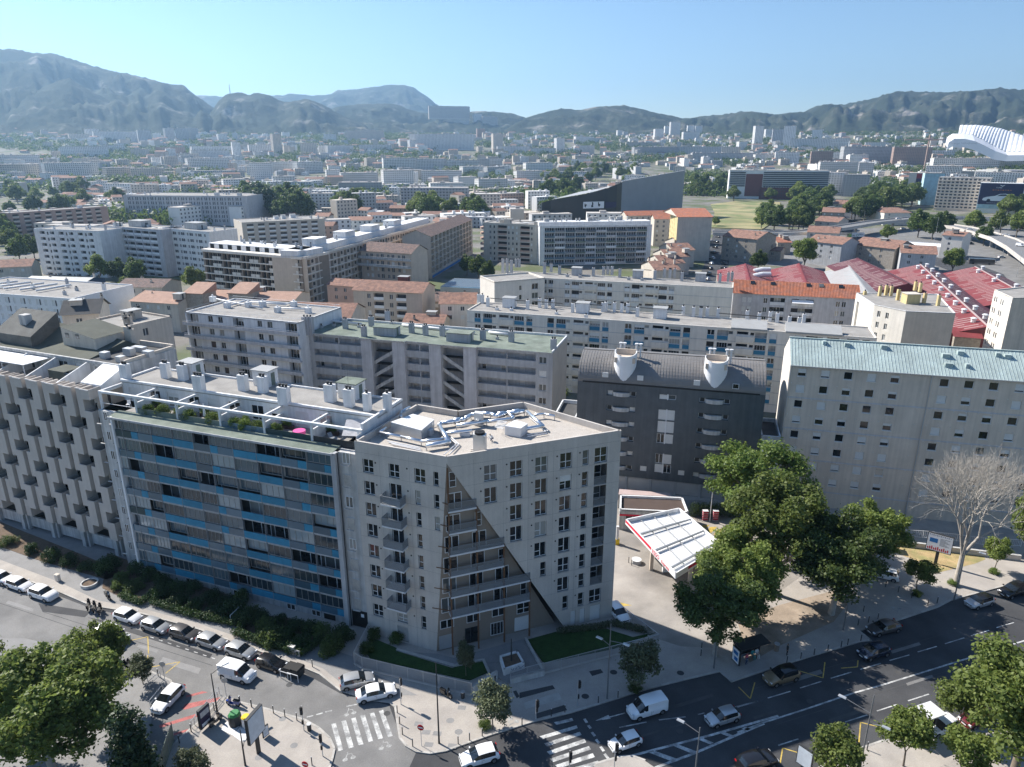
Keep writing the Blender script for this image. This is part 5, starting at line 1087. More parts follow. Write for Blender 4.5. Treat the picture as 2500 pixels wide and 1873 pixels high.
# centre: beige corner block, glazed balcony slab
P1=mid('beige block with pink rounded corner balconies',(1180,545),(1317,551),20.5,17,'cream_wall',7,[('w',.6,1.0,.7,1.4,None),('w',3.0,.9,.7,1.4,None),('l',5.4,5.6,0,2.3,1),('w',11.6,1.0,.7,1.4,None)],13.4,mats=('frame_white','interior','pink_wall','shutter_white'));clutter(P1,20.5,12,('cream_wall','white_wall'),seed=15)
for i in range(7):
    m=MB();z=17.4-2.9*i;n=10;m.prism([(-.2-2.6*sin(pi*j/n),-.5+3*(1-cos(pi*j/n))) for j in range(n+1)],z,z+1.1);m.make('corner_balcony','pink_wall',P1.root)
P2=mid('long slab of glazed balconies with teal and white parapets',(1318,556),(1592,552),20.0,13,'white_wall',7,[('l',.1,5.4,0.05,2.55,1)],5.6,mats=('frame_white','grey_wall','white_clean','white_wall'),top=.2,fh=2.82)
f=P2.F[0];random.seed(31)
for i in range(7):
    for j in range(int(f.L/5.6)):
        s=(f.L-int(f.L/5.6)*5.6)/2+j*5.6;z=20-.2-2.82*(i+1)+.38
        panel(P2.root,f,s+.1,s+5.5,z,z+1.02,.12,random.choice(('grey_glass_panel','grey_glass_panel','white_clean','rail_grey','felt_green','lilac_grey')))
        for q in range(5):P2.lw.v and 0
        m=MB()
        for q in range(4):m.fbox(f,s+.5+q*1.25,s+1.1+q*1.25,-1.25,-1.2,z,z+2.2)
        m.make('balcony_doors','void',P2.root)
m=MB();m.fbox(f,0,f.L,-11,-2.5,20,22.5);m.make('attic','white_wall',P2.root);clutter(P2,22.5,24,('white_dirty','grey_wall'),seed=16,y0=.3,y1=.75);m=MB();m.fbox(f,0,f.L,-.1,.2,19.8,20.9);m.make('terrace_parapet','white_wall',P2.root)
mid('cream apartment house with orange roof behind the glazed slab',(1598,535),(1648,535),17,12,'cream_wall',5,WN,4,'gable','tile_orange')
mid('long orange roofed house behind the glazed balcony slab',(1530,527),(1640,525),17,12,'cream_wall',4,WN,4,'gable','tile_orange')
a=PX(1655,530,24);X=Bld('apartment_building','tall yellow house with blank gable and small tiled roof',(a.x,a.y,0),[(0,0),(19,.6),(22,34),(3,33)],'building')
for i in range(7):
    X.opening(3,'w',4,21-2.9*i,1,1.5,None,1);X.opening(3,'w',12,21-2.9*i,1,1.5,None,1);X.opening(3,'w',20,21-2.9*i,1,1.5,None,1)
X.walls(24,['cream_wall','cream_wall','ochre_wall','ochre_wall']);X.done();X.gm='cream_wall';gable_roof(X,24,3.4,'tile_orange',.5)
# terrace houses going away up the street (each its own)
random.seed(41)
for i in range(7):
    t=i/6;x=1600+t*90;y=660-t*95
    p=PX(x,y,9);q=PX(x+60-18*t,y-2,9);p.z=q.z=0
    X=Bld('terrace_house',('nearest','second','third','fourth','fifth','sixth','farthest')[i]+' red tiled house of the terrace climbing away beside the street',p,rect((q-p).length,17),'house',atan2((q-p).y,(q-p).x),'terrace houses along the street');X.gm='cream_wall'
    for j in range(3):X.opening(1,'w',3+j*4.5,5.5,1,1.6,1,1);X.opening(1,'w',3+j*4.5,2.0,1,1.6,1,1)
    X.walls(9,'cream_wall');X.done();gable_roof(X,9,2.8,'tile_old',.4);clutter(X,10.6,5,('cream_wall','stone_wall'),(1,2.2),seed=50+i)
# old houses on the right
def ZB(x,y,z):return (1700+x*.3621,400+y*.3621)
for i,(lab,pl,pr,z,d,w,nf,rm,rh) in enumerate((
    ('tall grey rendered house with a column of bricked windows',(178,488),(408,510),13,22,'stone_wall',4,'tile_old',3.2),('grey rendered house between the two round trees',(748,520),(982,545),12,18,'grey_wall',3,'tile_old',3),('rubble stone house with collapsed domed tile roof',(1056,545),(1340,575),10.5,22,'stone_wall',3,'tile_old',3.4),('grey house with dark window row and orange roof',(1382,600),(1622,612),10,20,'grey_wall',2,'tile_old',3),('narrow cream house with broken tile roof by the ramp',(1660,480),(1800,490),13,20,'cream_light',3,'tile_old',1.6),('small orange roofed house left of the round tree',(550,530),(640,530),7,14,'stone_wall',1,'tile_orange',2.4),('tiled lean-to house by the small tree',(420,580),(570,590),5.5,12,'stone_wall',1,'tile_old',1.6),('far cream house with tiled roof below the flyover',(750,460),(960,470),9,22,'cream_wall',2,'tile_old',3),('white house with red hipped roof beyond the flyover',(1270,330),(1450,330),10,30,'cream_light',2,'tile_old',3),('row house with patched tiles below the scrub',(800,385),(955,395),7,24,'cream_wall',1,'tile_old',3),('second row house with patched tiles up the avenue',(850,325),(1000,330),8,30,'stone_wall',1,'tile_old',3),('farthest row house up the avenue',(920,270),(1040,275),8,30,'cream_wall',1,'tile_old',3))):
    pl,pr=ZB(*pl,0),ZB(*pr,0);X=mid(lab,pl,pr,z,d,w,nf,WN,5.5,'gable',rm,rh=rh,name='house',hip=(4 if 'hip' in lab else 0));clutter(X,z+1.2,3,('stone_wall','cream_wall'),(1,2),seed=70+i)
p=PX(1700+1340*.3621,400+560*.3621,5);mid('long white flat shed behind the grey orange roofed house',(1700+1330*.3621,400+545*.3621),(1700+1690*.3621,400+570*.3621),5.5,18,'white_clean',1,[],5,rm='white_clean')
# red sheet roofed sheds
def shed(label,rb,rf,zr,wl,wr,ze,ml,mr,vents=0,stripes=1):
    A,B_=ZW(*rb,zr),ZW(*rf,zr);v=(B_-A);L=hypot(v.x,v.y);rz=atan2(v.y,v.x)
    r=thing('shed',label,'shed',(A.x,A.y,0),rz)     # local x runs from back to front, +y is the left (screen-right is -y)
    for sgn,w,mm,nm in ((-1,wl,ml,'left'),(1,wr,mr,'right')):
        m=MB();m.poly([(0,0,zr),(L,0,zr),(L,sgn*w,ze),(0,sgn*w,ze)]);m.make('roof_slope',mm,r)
        m=MB();m.poly([(0,sgn*w,0),(L,sgn*w,0),(L,sgn*w,ze),(0,sgn*w,ze)]);m.make('wall','stone_wall',r)
        if stripes:
            m=MB();n=int(L/2.4);rr=random.Random(int(L*10))
            for i in range(n):
                x=1+i*2.4;t0=rr.choice((.06,.1,.3));t1=min(.95,t0+rr.uniform(.45,.65));e=.04
                m.poly([(x,sgn*w*t0,zr-(zr-ze)*t0+e),(x+.45,sgn*w*t0,zr-(zr-ze)*t0+e),(x+.45,sgn*w*t1,zr-(zr-ze)*t1+e),(x,sgn*w*t1,zr-(zr-ze)*t1+e)])
            m.make('roof_lights','sheet_pale',r,kind='stuff')
    for x in (0,L):m=MB();m.poly([(x,-wl,0),(x,wr,0),(x,wr,ze),(x,0,zr),(x,-wl,ze)]);m.make('gable_wall','sheet_red_dark',r)
    m=MB();m.box(0,-.3,zr-.02,L,.3,zr+.12);m.make('ridge_cap','sheet_pale' if vents else ml,r)
    for i in range(vents):
        m=MB();x=3+i*(L-4)/vents;s=(-1)**i;m.cyl((x,s*2.2,zr-.6),(x,s*2.2,zr+.6),.7,.7,8);m.cyl((x,s*2.2,zr+.6),(x,s*2.2,zr+.9),1.0,.5,8);m.make('roof_cowl','metal_white',r)
shed('red sheet roofed shed behind the orange tiled block, leftmost',(205,277),(250,445),10,12,12,6.5,'sheet_red','sheet_red')
shed('red sheet roofed shed in the middle of the yard',(590,275),(660,445),10,12,12,6.5,'sheet_red','sheet_red')
shed('grey sheet roofed shed between the red ones',(950,290),(1100,500),10,12,13,6,'sheet_grey','sheet_grey')
shed('dark maroon roofed shed behind the grey shed',(1010,236),(1380,420),12,13,10,8,'sheet_red_dark','sheet_red_dark')
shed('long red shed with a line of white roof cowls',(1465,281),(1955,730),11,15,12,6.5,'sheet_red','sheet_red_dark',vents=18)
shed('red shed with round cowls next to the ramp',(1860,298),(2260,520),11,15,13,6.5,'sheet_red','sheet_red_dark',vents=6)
shed('small dark red shed beside the long cowled shed',(1215,363),(1330,470),8.5,5,6,6.5,'sheet_red_dark','sheet_red_dark',stripes=0)
for i,(x,y) in enumerate(((325,330),(325,365))):
    p=ZW(x,y,9);r=thing('roof_cowl',('upper','lower')[i]+' curved white duct cowl on the leftmost red shed','duct',(p.x,p.y,7.2));m=MB();m.tube([(-4,0,0),(-3.5,0,1.6),(0,0,2.4),(3.5,0,2.4)],1.1,10);m.make('cowl','metal_white',r)
X=mid('small red roofed shed at the foot of the pale right edge block',(1750+1715*.339,550+800*.339),(1750+1905*.339,550+815*.339),8,10,'stone_wall',0,[],4,'gable','sheet_red',rh=1.5,name='shed')
X=mid('glass roofed greenhouse sheds between the houses and the cream slabs',(1075,700),(1215,706),4,20,'metal_matt',0,[],4,rm='grey_glass_panel',name='greenhouse',par=0)
for i in range(9):m=MB();m.fbox(X.F[0],0,X.F[0].L,-2.2*i-2,-2.2*i-1.8,4,4.25);m.make('glazing_bar','metal_white',X.root)
# back-left blocks
X=mid('low pink and cream block with brown balconies behind the left row',(16,522),(262,505),18,15,'far_pink',6,[('l',.4,4,0,2.3,1)],7,mats=('frame_white','interior','far_beige','white_wall'));clutter(X,18,8,seed=31)
X=mid('grey modern office block with tall slit windows and rooftop plant',(300,478),(602,480),23,40,'lilac_grey',6,[('w',.4,.8,.3,2.3,0),('w',1.8,.8,.3,2.3,0),('w',4.2,.8,.3,2.3,0)],6.5,fh=3.4);clutter(X,23,16,('metal_white','metal_matt'),(1.5,3),seed=32)
X=mid('terraced beige block with planted roof behind the brown corner block',(590,545),(792,535),17,26,'far_beige',5,[('l',.4,4,0,2.3,1)],6.5);clutter(X,17,16,seed=33)

X=mid('beige block with chimney stacks and parapet just behind the lattice block',(292,805),(418,776),25,12,'beige_wall',6,[('w',2.0,1.2,.6,1.5,None)],6,sides=(1,));clutter(X,25,9,('beige_wall','stone_wall'),(1.4,2.6),seed=44)
X=mid('old grey house with patched sheet roof behind the lattice block',(150,770),(240,765),24,10,'beige_wall',5,WN,4,'gable','roof_dark',rh=2.5);clutter(X,25,4,('beige_wall','grey_wall'),(1,2),seed=45)
# asphalt repairs, drains and seams on the avenue and the side street
random.seed(5)
for q in ([(330,1000),(640,905),(660,935),(350,1030)],[(1180,760),(1400,695),(1415,715),(1195,782)],[(700,1290),(930,1215),(945,1240),(720,1318)],[(1300,1010),(1500,945),(1512,965),(1312,1030)],[(120,1270),(300,1215),(312,1232),(135,1288)],[(1700,560),(1900,500),(1910,514),(1712,576)]):mark('asphalt_patch',[Z4(*p) for p in q],random.choice(('roof_dark','asphalt_old')),.009)
for q in ([(1400,1180),(1700,1090),(1712,1112),(1415,1205)],[(1120,1420),(1500,1310),(1508,1322),(1130,1434)]):mark('asphalt_patch',[Z3(*p) for p in q],'roof_dark',.009)
for q in ([(1150,880),(1420,960),(1400,1000),(1130,915)],[(1500,1100),(1620,1130),(1600,1160),(1480,1125)],[(60,480),(240,540),(230,560),(40,500)],[(980,790),(1120,830),(1105,850),(965,808)]):mark('asphalt_patch',[ZG(*p) for p in q],'paving_grey',.011)
for a,b in (((0,1090),(1740,590)),((300,1330),(1700,890)),((800,1400),(1750,1110))):line(Z4(*a),Z4(*b),.07,'roof_dark','asphalt_seam',.0085)
for a,b in (((300,560),(1500,940)),((0,500),(600,700))):line(ZG(*a),ZG(*b),.08,'roof_dark','asphalt_seam',.0115)
for p in (ZQ(250,765),ZQ(1310,1075),Z3(1450,1380),Z4(560,1150),Z4(1240,930),Z3(640,1190)):mark('manhole_cover',[p+Vector((.38*cos(t*pi/6),.38*sin(t*pi/6),0)) for t in range(12)],'roof_dark',.0135)
# ================================================================ far town
def PT(x,y):                 # where a pixel's ray meets the rising ground
    d=DIR(x,y);sl_=d[2]/hypot(d[0],d[1]);r=60.
    while r < 9000:
        if HC+sl_*r <= rise(r):break
        r += max(4,r*.004)
    return PD(x,y,r),r
TAKEN=[]
def farblk(label,xl,xr,yt,yb,mat='far_white',depth=14,roof='far_roof',tile=0,win=(3.1,1.5,1.3),fh=2.95,ang=0,group=None,name='apartment_building',maxr=3900,bands=0,wm='far_window',winmats=None,pw=.9):
    xm=(xl+xr)/2;p,r=PT(xm,yb);r=min(r,maxr);p=PD(xm,yb,r);zb=rise(r) if r < maxr else p.z
    zt=PD(xm,yt,r).z;h=max(5,zt-zb);wd=(xr-xl)/F*sqrt(r*r+(HC-zb)**2)*.98
    rz=-atan2(p.x,p.y)*.9+ang;wd=max(6,wd)
    X=thing(name,label,'building',(p.x-wd/2*cos(rz),p.y-wd/2*sin(rz),zb),rz,group);TAKEN.append((p.x,p.y,wd*.6+8))
    m=MB();m.box(0,0,-6,wd,depth,h);m.make('wall',mat,X)
    m=MB();
    if tile:
        m.poly([(-.4,-.4,h),(wd+.4,-.4,h),(wd+.4,depth/2,h+2.6),(-.4,depth/2,h+2.6)]);m.poly([(-.4,depth+.4,h),(wd+.4,depth+.4,h),(wd+.4,depth/2,h+2.6),(-.4,depth/2,h+2.6)])
        m.poly([(0,0,h-.01),(0,depth,h-.01),(0,depth/2,h+2.5)]);m.poly([(wd,0,h-.01),(wd,depth,h-.01),(wd,depth/2,h+2.5)])
        m.make('roof','far_tile',X)
    else:
        m.box(-.15,-.15,h,wd+.15,depth+.15,h+.5);rr=random.Random(int(xl*7+yt))
        for i in range(max(1,int(wd/9))):
            a=rr.uniform(0,wd-3);b=rr.uniform(2,depth-4);m.box(a,b,h+.5,a+rr.uniform(1.2,4),b+rr.uniform(1.2,3),h+rr.uniform(1.2,3))
        m.make('roof',roof,X)
    nf=int(h/fh);m=MB();nc=max(1,int(wd/win[0]));nd=max(1,int(depth/win[0])) 
    if wd/max(1,nc) > 0 and win[1]:
        for i in range(nf):
            z=h-fh*(i+1)+.9
            if z < .3:continue
            if bands:m.box(0.2,-.9,z-.9,wd-.2,-.02,z-.05,1)
            for j in range(nc):
                s=(j+.5)*wd/nc;w=win[1]*(.8+.4*((i*7+j*13) % 5)/5)
                m.box(s-w/2,-.06,z,s+w/2,-.01,z+win[2],0)
            for sx in ((-.06,-.01),(wd+.01,wd+.06)):
                for j in range(nd):
                    s=(j+.5)*depth/nd;m.box(sx[0],s-.6,z,sx[1],s+.6,z+win[2],0)
        if m.v:m.make('window_rows',list(winmats or (wm,mat)),X,kind='stuff')
    return X
z5=lambda a,b,c,d:(a*.3843,c*.3843,50+b*.3843,50+d*.3843)
z6=lambda a,b,c,d:(800+a*.3843,800+c*.3843,150+b*.3843,150+d*.3843)
z7=lambda a,b,c,d:(1600+a*.4069,1600+c*.4069,150+b*.4069,150+d*.4069)
W_,B_2,G_,P_='far_white','far_beige','far_grey','far_pink'
random.seed(77)
LIST=[
 # (frame, x0,y0,x1,y1, material, label)
 (z5,330,610,368,690,B_2,'pale tower at the left foot of the near hill'),(z5,285,640,330,692,B_2,'short pale block beside the tower under the near hill'),(z5,432,635,478,702,B_2,'left tower of the hillside cluster'),(z5,478,628,520,700,B_2,'second tower of the hillside cluster'),(z5,522,598,572,690,B_2,'tallest tower of the hillside cluster'),(z5,572,612,612,690,B_2,'fourth tower of the hillside cluster'),(z5,612,645,660,695,B_2,'right low tower of the hillside cluster'),
 (z5,460,722,556,756,B_2,'long beige block below the hillside cluster'),(z5,556,690,625,752,W_,'white square block below the hillside cluster'),(z5,640,706,890,768,W_,'very long hazy white slab below the left mountain'),(z5,893,698,962,775,G_,'grey twin tower right of the long hazy slab'),(z5,1060,685,1112,760,G_,'first of three grey towers under the valley'),(z5,1130,685,1197,768,G_,'second of three grey towers under the valley'),(z5,1205,682,1265,765,G_,'third of three grey towers under the valley'),
 (z5,1300,755,1346,808,P_,'small pink block standing amid trees'),(z5,1395,722,1445,780,W_,'white block below the mast hill'),(z5,1486,775,1532,862,W_,'slim pale tower left of the tall brown striped tower'),(z5,1745,722,1796,862,B_2,'tall isolated tower with brown stripe'),(z5,2062,722,2136,772,W_,'bright white cube below the mast hill'),(z5,2035,795,2240,838,W_,'long white slab right of the tall tower'),(z5,1915,780,2010,846,B_2,'curved beige block beside the tall tower'),(z5,1240,800,1480,850,W_,'long pale block in the middle left distance'),(z5,1595,790,1740,852,W_,'pale slab just left of the tall tower'),
 (z5,435,802,660,880,W_,'white honeycomb block on the left'),(z5,0,856,215,925,W_,'long low white block at left edge'),(z5,660,795,778,842,W_,'low white terrace behind the honeycomb block'),(z5,1012,806,1165,858,P_,'pinkish long block by the trees'),(z5,1238,826,1446,872,W_,'low white school block in left distance'),(z5,990,870,1145,915,W_,'pale flat hall in the left middle'),(z5,1216,876,1452,945,W_,'white block with red balconies'),(z5,1602,905,1728,1012,W_,'bright white cube block with rows of windows'),(z5,1730,900,1890,960,W_,'white terrace behind the bright cube'),(z5,1890,898,2060,965,W_,'white terrace right of the bright cube'),(z5,340,905,600,1000,W_,'large white stepped block on the left'),(z5,0,915,220,1000,B_2,'beige gabled block at the left edge'),(z5,700,935,860,1000,B_2,'beige balcony block left of centre left'),(z5,860,940,1025,1005,B_2,'second beige balcony block'),(z5,1435,1010,1560,1085,W_,'small white modern block over the slit windowed office'),(z5,1230,955,1530,1000,G_,'grey terrace of lofts in left middle'),(z5,220,910,350,985,G_,'dark grey block at left'),
 (z6,648,285,902,358,B_2,'huge ribbed slab standing on the hill'),(z6,736,375,897,438,B_2,'wide beige slab under the hill slab'),(z6,930,335,981,428,W_,'tall white tower right of the hill slab'),(z6,982,350,1084,420,B_2,'wide slab right of the white hill tower'),(z6,950,428,1000,478,P_,'salmon cube in front of the towers'),(z6,530,462,922,560,W_,'very long white slab in the centre distance'),(z6,522,500,578,565,W_,'white cube at the left end of the long centre slab'),(z6,120,440,352,498,B_2,'long beige slab left of centre'),(z6,1050,460,1117,556,B_2,'beige tower right of the long centre slab'),(z6,1450,488,1508,590,W_,'bright white tower in the centre'),(z6,1576,370,1622,436,G_,'grey tower under the low hill'),(z6,1425,398,1462,450,G_,'left of two small grey towers'),(z6,1486,398,1545,450,G_,'right of two small grey towers'),(z6,1640,405,1706,456,W_,'pale cluster below the low hill'),(z6,1730,415,1756,455,W_,'slim white tower below the low hill'),(z6,1840,438,1872,478,W_,'small white tower right of the low hill'),(z6,2076,430,2127,490,W_,'white stepped tower centre right'),(z6,1900,515,2110,548,B_2,'long low beige slab centre right'),(z6,1935,545,2240,600,G_,'long blue grey slab with many bays'),(z6,208,530,400,578,W_,'white curved terrace left of centre'),(z6,400,525,452,575,B_2,'beige end block of the curved terrace'),(z6,1290,552,1445,596,W_,'white slab near the bright tower'),(z6,1080,540,1285,582,W_,'white villas right of the beige tower'),(z6,1568,478,1700,515,W_,'white clinic block in the far centre'),(z6,1660,488,1765,520,W_,'round white hall beside the far clinic'),
 (z6,0,535,145,585,W_,'pale blue white slab on the left of centre'),(z6,1570,535,1700,590,W_,'white stepped houses right of the bright tower'),(z6,1280,405,1310,445,G_,'thin grey tower near the saddle'),(z6,1135,412,1165,455,P_,'thin pink tower near the saddle'),
 (z6,360,615,560,700,W_,'white balcony block at left of centre'),(z6,560,620,760,690,W_,'white terrace with dark attics'),(z6,760,628,960,690,W_,'cream terrace right of the dark attics'),(z6,966,622,1108,672,W_,'white ribbon windowed office'),(z6,600,695,850,785,W_,'white block with square windows in the centre'),(z6,855,668,1010,730,W_,'white block with glass attic'),(z6,1010,672,1130,735,G_,'blue grey loft block'),(z6,825,735,955,810,W_,'white villa block behind the lilac slab'),(z6,955,748,1150,835,W_,'white block with brown balconies in the centre'),(z6,360,692,550,800,W_,'bright white windowed cube behind the grey blue block'),(z6,82,770,340,870,G_,'grey blue block with white bands'),(z6,340,785,440,850,W_,'low white terrace beside the grey blue block'),(z6,1255,645,1435,705,W_,'white office with tall windows'),(z6,1197,697,1372,765,W_,'white hall with square windows'),(z6,1375,702,1640,772,W_,'white school with long glass front'),(z6,470,805,890,930,'lilac_grey','lilac slab with white balconies and blank cream gable'),(z6,900,845,1095,950,B_2,'beige apartment house with red gutter'),(z6,1095,840,1258,920,P_,'pinkish terrace behind the beige apartment house'),(z6,530,690,600,770,B_2,'thin beige block behind the white cubes'),(z6,0,690,80,770,W_,'white block left behind the grey blue block'),(z6,95,708,320,775,W_,'white wavy terrace with dark openings'),
 (z7,590,388,640,512,W_,'left of two white towers on the right'),(z7,766,388,826,520,W_,'right of two white towers on the right'),(z7,700,410,766,508,G_,'grey tower between the two white towers'),(z7,660,408,716,458,W_,'white block behind the grey tower'),(z7,940,410,992,470,W_,'white tower right of the pair'),(z7,830,464,1130,532,W_,'long pale slab right of the white towers'),(z7,0,512,375,562,G_,'long blue grey slab with vertical bays'),(z7,1132,512,1440,608,G_,'grey slab with orange attic blocks'),(z7,1270,486,1382,520,W_,'white cube on top of the grey slab'),(z7,1442,515,1622,618,P_,'peach coloured block behind the cranes'),(z7,400,515,502,556,B_2,'beige block with arches'),(z7,498,482,548,528,W_,'white pyramid shaped block on the right'),(z7,88,365,146,456,W_,'tall white tower left of the pair'),(z7,55,388,90,448,W_,'white tower beside the tall white tower'),(z7,192,385,240,438,W_,'first white hospital tower'),(z7,240,388,277,438,W_,'second white hospital tower'),(z7,165,425,266,466,W_,'white hospital base block'),(z7,0,405,46,466,W_,'white tower far left of the right part'),(z7,230,550,632,600,'far_grey','long low grey stadium stand'),(z7,725,545,850,608,W_,'beige slatted office by the stand'),(z7,935,540,1045,640,P_,'red brick and white block'),(z7,1000,605,1218,682,W_,'white arcaded terrace with brown roof'),(z7,1220,610,1292,700,G_,'grey blank block behind the avenue trees'),(z7,985,668,1130,800,W_,'white block with stepped balconies'),(z7,1128,680,1255,810,G_,'grey blank walled block at the avenue'),(z7,1556,352,1596,404,W_,'first white slope tower'),(z7,1696,350,1732,396,W_,'second white slope tower'),(z7,1912,335,1948,390,W_,'third white slope tower'),(z7,2030,342,2066,396,W_,'fourth white slope tower'),(z7,2136,345,2178,400,W_,'fifth white slope tower'),(z7,1700,582,2005,672,W_,'white slatted office below the stadium'),(z7,2045,575,2240,655,B_2,'beige balcony slab right of the stadium'),(z7,1965,668,2240,745,W_,'white stepped school at the right edge'),(z7,2085,755,2240,855,W_,'white modern villa block at the right edge'),(z7,1640,535,1765,600,W_,'white balconied block left of the stadium'),(z7,1040,545,1130,600,W_,'white office left of the orange attics'),(z7,1170,560,1260,620,W_,'white low villas by the avenue'),(z7,600,560,720,605,W_,'white low school left of the slatted office')]
for fr,a,b,c,d,mm,lab in LIST:
    x0,x1,y0,y1=fr(a,b,c,d);big=(x1-x0) > 60
    farblk(lab,x0,x1,y0,y1+1.5,mm,depth=14 if y1 < 400 else 16,win=(3.2,1.6,1.35) if y1 > 380 else (4.0,1.6,1.4),bands=1 if any(w in lab for w in ('balcon','band','terrace','ribbon','stepped')) else 0,ang=random.uniform(-.1,.55),maxr=3900)
# slab with maroon base and white ribbons, its neighbours
S=farblk('long office slab with white ribbon windows over a maroon base',*z7(462,655,985,830)[0:2],z7(0,655,0,0)[2],487,'far_white',18,win=(3.2,0,0),ang=.1)
w=S.children[0].dimensions.x if 0 else (z7(985,0,0,0)[0]-z7(462,0,0,0)[0])/F*PT(1895,487)[1]*.99;hh=PD(1895,417,PT(1895,487)[1]).z
m=MB();m.box(w*.32,-.35,0,w*1.0,-.02,hh*.42);m.box(w*.17,-.35,hh*.1,w*.34,-.03,hh*.88);m.make('maroon_base','brick_red',S)
for i in range(8):
    z=hh*.44+i*hh*.067;m=MB();m.box(w*.345,-.3,z,w*.99,-.02,z+1.5);m.box(w*.01,-.3,z,w*.165,-.02,z+1.5);m.make('window_ribbon','far_window',S)
m=MB()
for i in range(4):
    for j in range(24):m.box(w*.36+j*w*.026,-.42,3+i*3.4,w*.36+j*w*.026+1,-.36,4.6+i*3.4)
m.make('window_rows','far_window',S,kind='stuff')
# sail shaped dark hall
pts=[(1323,495),(1345,489),(1380,483),(1420,476),(1455,468),(1485,459),(1507,451),(1519,446)]
Hr=545;base=PD(1323,495,Hr);r=thing('sports_hall','black sail shaped hall with swooping roof and grey side wall','hall',(base.x,base.y,0))
def off(p):return (p.x-base.x,p.y-base.y,p.z)
m=MB();n=len(pts);T=[PD(x,y,Hr+i*7) for i,(x,y) in enumerate(pts)]
for a,b in zip(T,T[1:]):m.poly([(a.x-base.x,a.y-base.y,0),(b.x-base.x,b.y-base.y,0),off(b),off(a)])
m.make('front_wall','sail_black',r)
e=PD(1672,416,Hr+150);q=T[-1];m=MB();m.hexa([(q.x-base.x,q.y-base.y,0),(e.x-base.x,e.y-base.y,0),(e.x-base.x,e.y-base.y+3,0),(q.x-base.x,q.y-base.y+3,0),off(q+Vector((0,0,1))),off(e),off(e+Vector((0,3,0))),off(q+Vector((0,3,1)))]);m.make('side_wall','sail_grey',r)
m=MB()
for a,b in zip(T,T[1:]):m.poly([off(a+Vector((0,-2,.6))),off(b+Vector((0,-2,.6))),(b.x-base.x+30,b.y-base.y+90,b.z+1),(a.x-base.x+30,a.y-base.y+90,a.z+1)])
m.make('roof','sail_grey',r)
a,b=PD(1417,493,Hr+22),PD(1474,508,Hr+30);m=MB();u_=(b-a);m.poly([off(Vector((a.x,a.y-1,b.z))),off(Vector((b.x,b.y-1,b.z))),off(Vector((b.x,b.y-1,a.z))),off(Vector((a.x,a.y-1,a.z)))]);o=m.make('banner','plate_white',r)
rr=random.Random(3);m=MB()
for k_ in range(3):
    for j in range(4):
        t=.2+k_*.28+rr.uniform(-.04,.04);c_=a.lerp(b,t);zc=b.z+(a.z-b.z)*rr.uniform(.3,.75);w2=rr.uniform(.4,1.1);h2=rr.uniform(.5,1.6);m.poly([off(Vector((c_.x-w2,c_.y-1.05,zc-h2))),off(Vector((c_.x+w2,c_.y-1.05,zc-h2*.4))),off(Vector((c_.x+w2*.6,c_.y-1.05,zc+h2))),off(Vector((c_.x-w2*.7,c_.y-1.05,zc+h2*.5)))])
m.make('banner_print','black',o)
m=MB();m.poly([off(Vector((b.x+1,b.y-1,b.z))),off(Vector((b.x+10,b.y+2,b.z+.5))),off(Vector((b.x+10,b.y+2,a.z-.5))),off(Vector((b.x+1,b.y-1,a.z-.5)))]);m.make('dark_banner','poster_dark',r)
a,b=PD(1537,456,Hr+70),PD(1647,432,Hr+135);m=MB();m.poly([off(a+Vector((0,-1,0))),off(b+Vector((0,-1,0))),off(b+Vector((0,-1,-8))),off(a+Vector((0,-1,-8)))]);m.make('window_band','grey_glass_panel',r)
# stadium roof (white ribbed shell)
r0=1350;c=PD(2540,380,r0);St2=thing('stadium','white stadium with billowing ribbed roof on the right','stadium',(c.x,c.y,rise(r0)))
zb=rise(r0)
def SP(x,y,r_):q=PD(x,y,r_)-c;q.z += c.z-zb;return q
rim=[(2308,353,373),(2312,336,366),(2325,327,358),(2350,326,359),(2375,330,366),(2400,342,377),(2425,356,389),(2455,371,394),(2500,371,393),(2580,364,392),(2700,360,390)]
m=MB();Tp=[SP(x,a,r0+4) for x,a,b in rim];Bt=[SP(x,b,r0-16) for x,a,b in rim];Md=[(p+q)/2+Vector((-3,-9,2)) for p,q in zip(Tp,Bt)]
for U,V in ((Bt,Md),(Md,Tp)):
    for i in range(len(rim)-1):m.poly([U[i],U[i+1],V[i+1],V[i]])
m.make('roof_rim','stadium_white',St2,smooth=True)
lo=[SP(x,y,r0+6) for x,y in ((2340,326),(2375,330),(2400,342),(2425,356),(2455,371),(2500,371),(2580,364),(2700,360))];hi=[SP(x,y,r0+130) for x,y in ((2340,327),(2385,324),(2420,321),(2445,321),(2468,327),(2505,345),(2590,352),(2710,352))]
def at(L_,t):k_=t*(len(L_)-1);j=min(int(k_),len(L_)-2);return L_[j].lerp(L_[j+1],k_-j)
for i in range(26):          # inflated ribs from the rim up to the crest
    m=MB();n=8;q0,q1=i/26,(i+1)/26
    for s in range(7):
        for q in range(n):
            P=[]
            for ss,qq in ((s,q),(s,q+1),(s+1,q+1),(s+1,q)):
                t=q0+(q1-q0)*qq/n;u=ss/7;p=at(lo,t).lerp(at(hi,t),u);P.append((p.x,p.y,p.z+.7*sin(pi*qq/n)+13*sin(pi*u)))
            m.poly(P)
    m.make('roof_rib','stadium_white',St2,smooth=True)
p=SP(2317,352.5,r0-40);text(St2,'Orange V\u00e9lodrome',4.6,p,(pi/2,0,-.62),'metal_matt')
m=MB();m.prism([SP(x,380,r_)[:2] for x,r_ in ((2318,r0+30),(2420,r0+30),(2600,r0+40),(2640,r0+170),(2330,r0+170))],-5,16);m.make('stand','far_grey',St2)
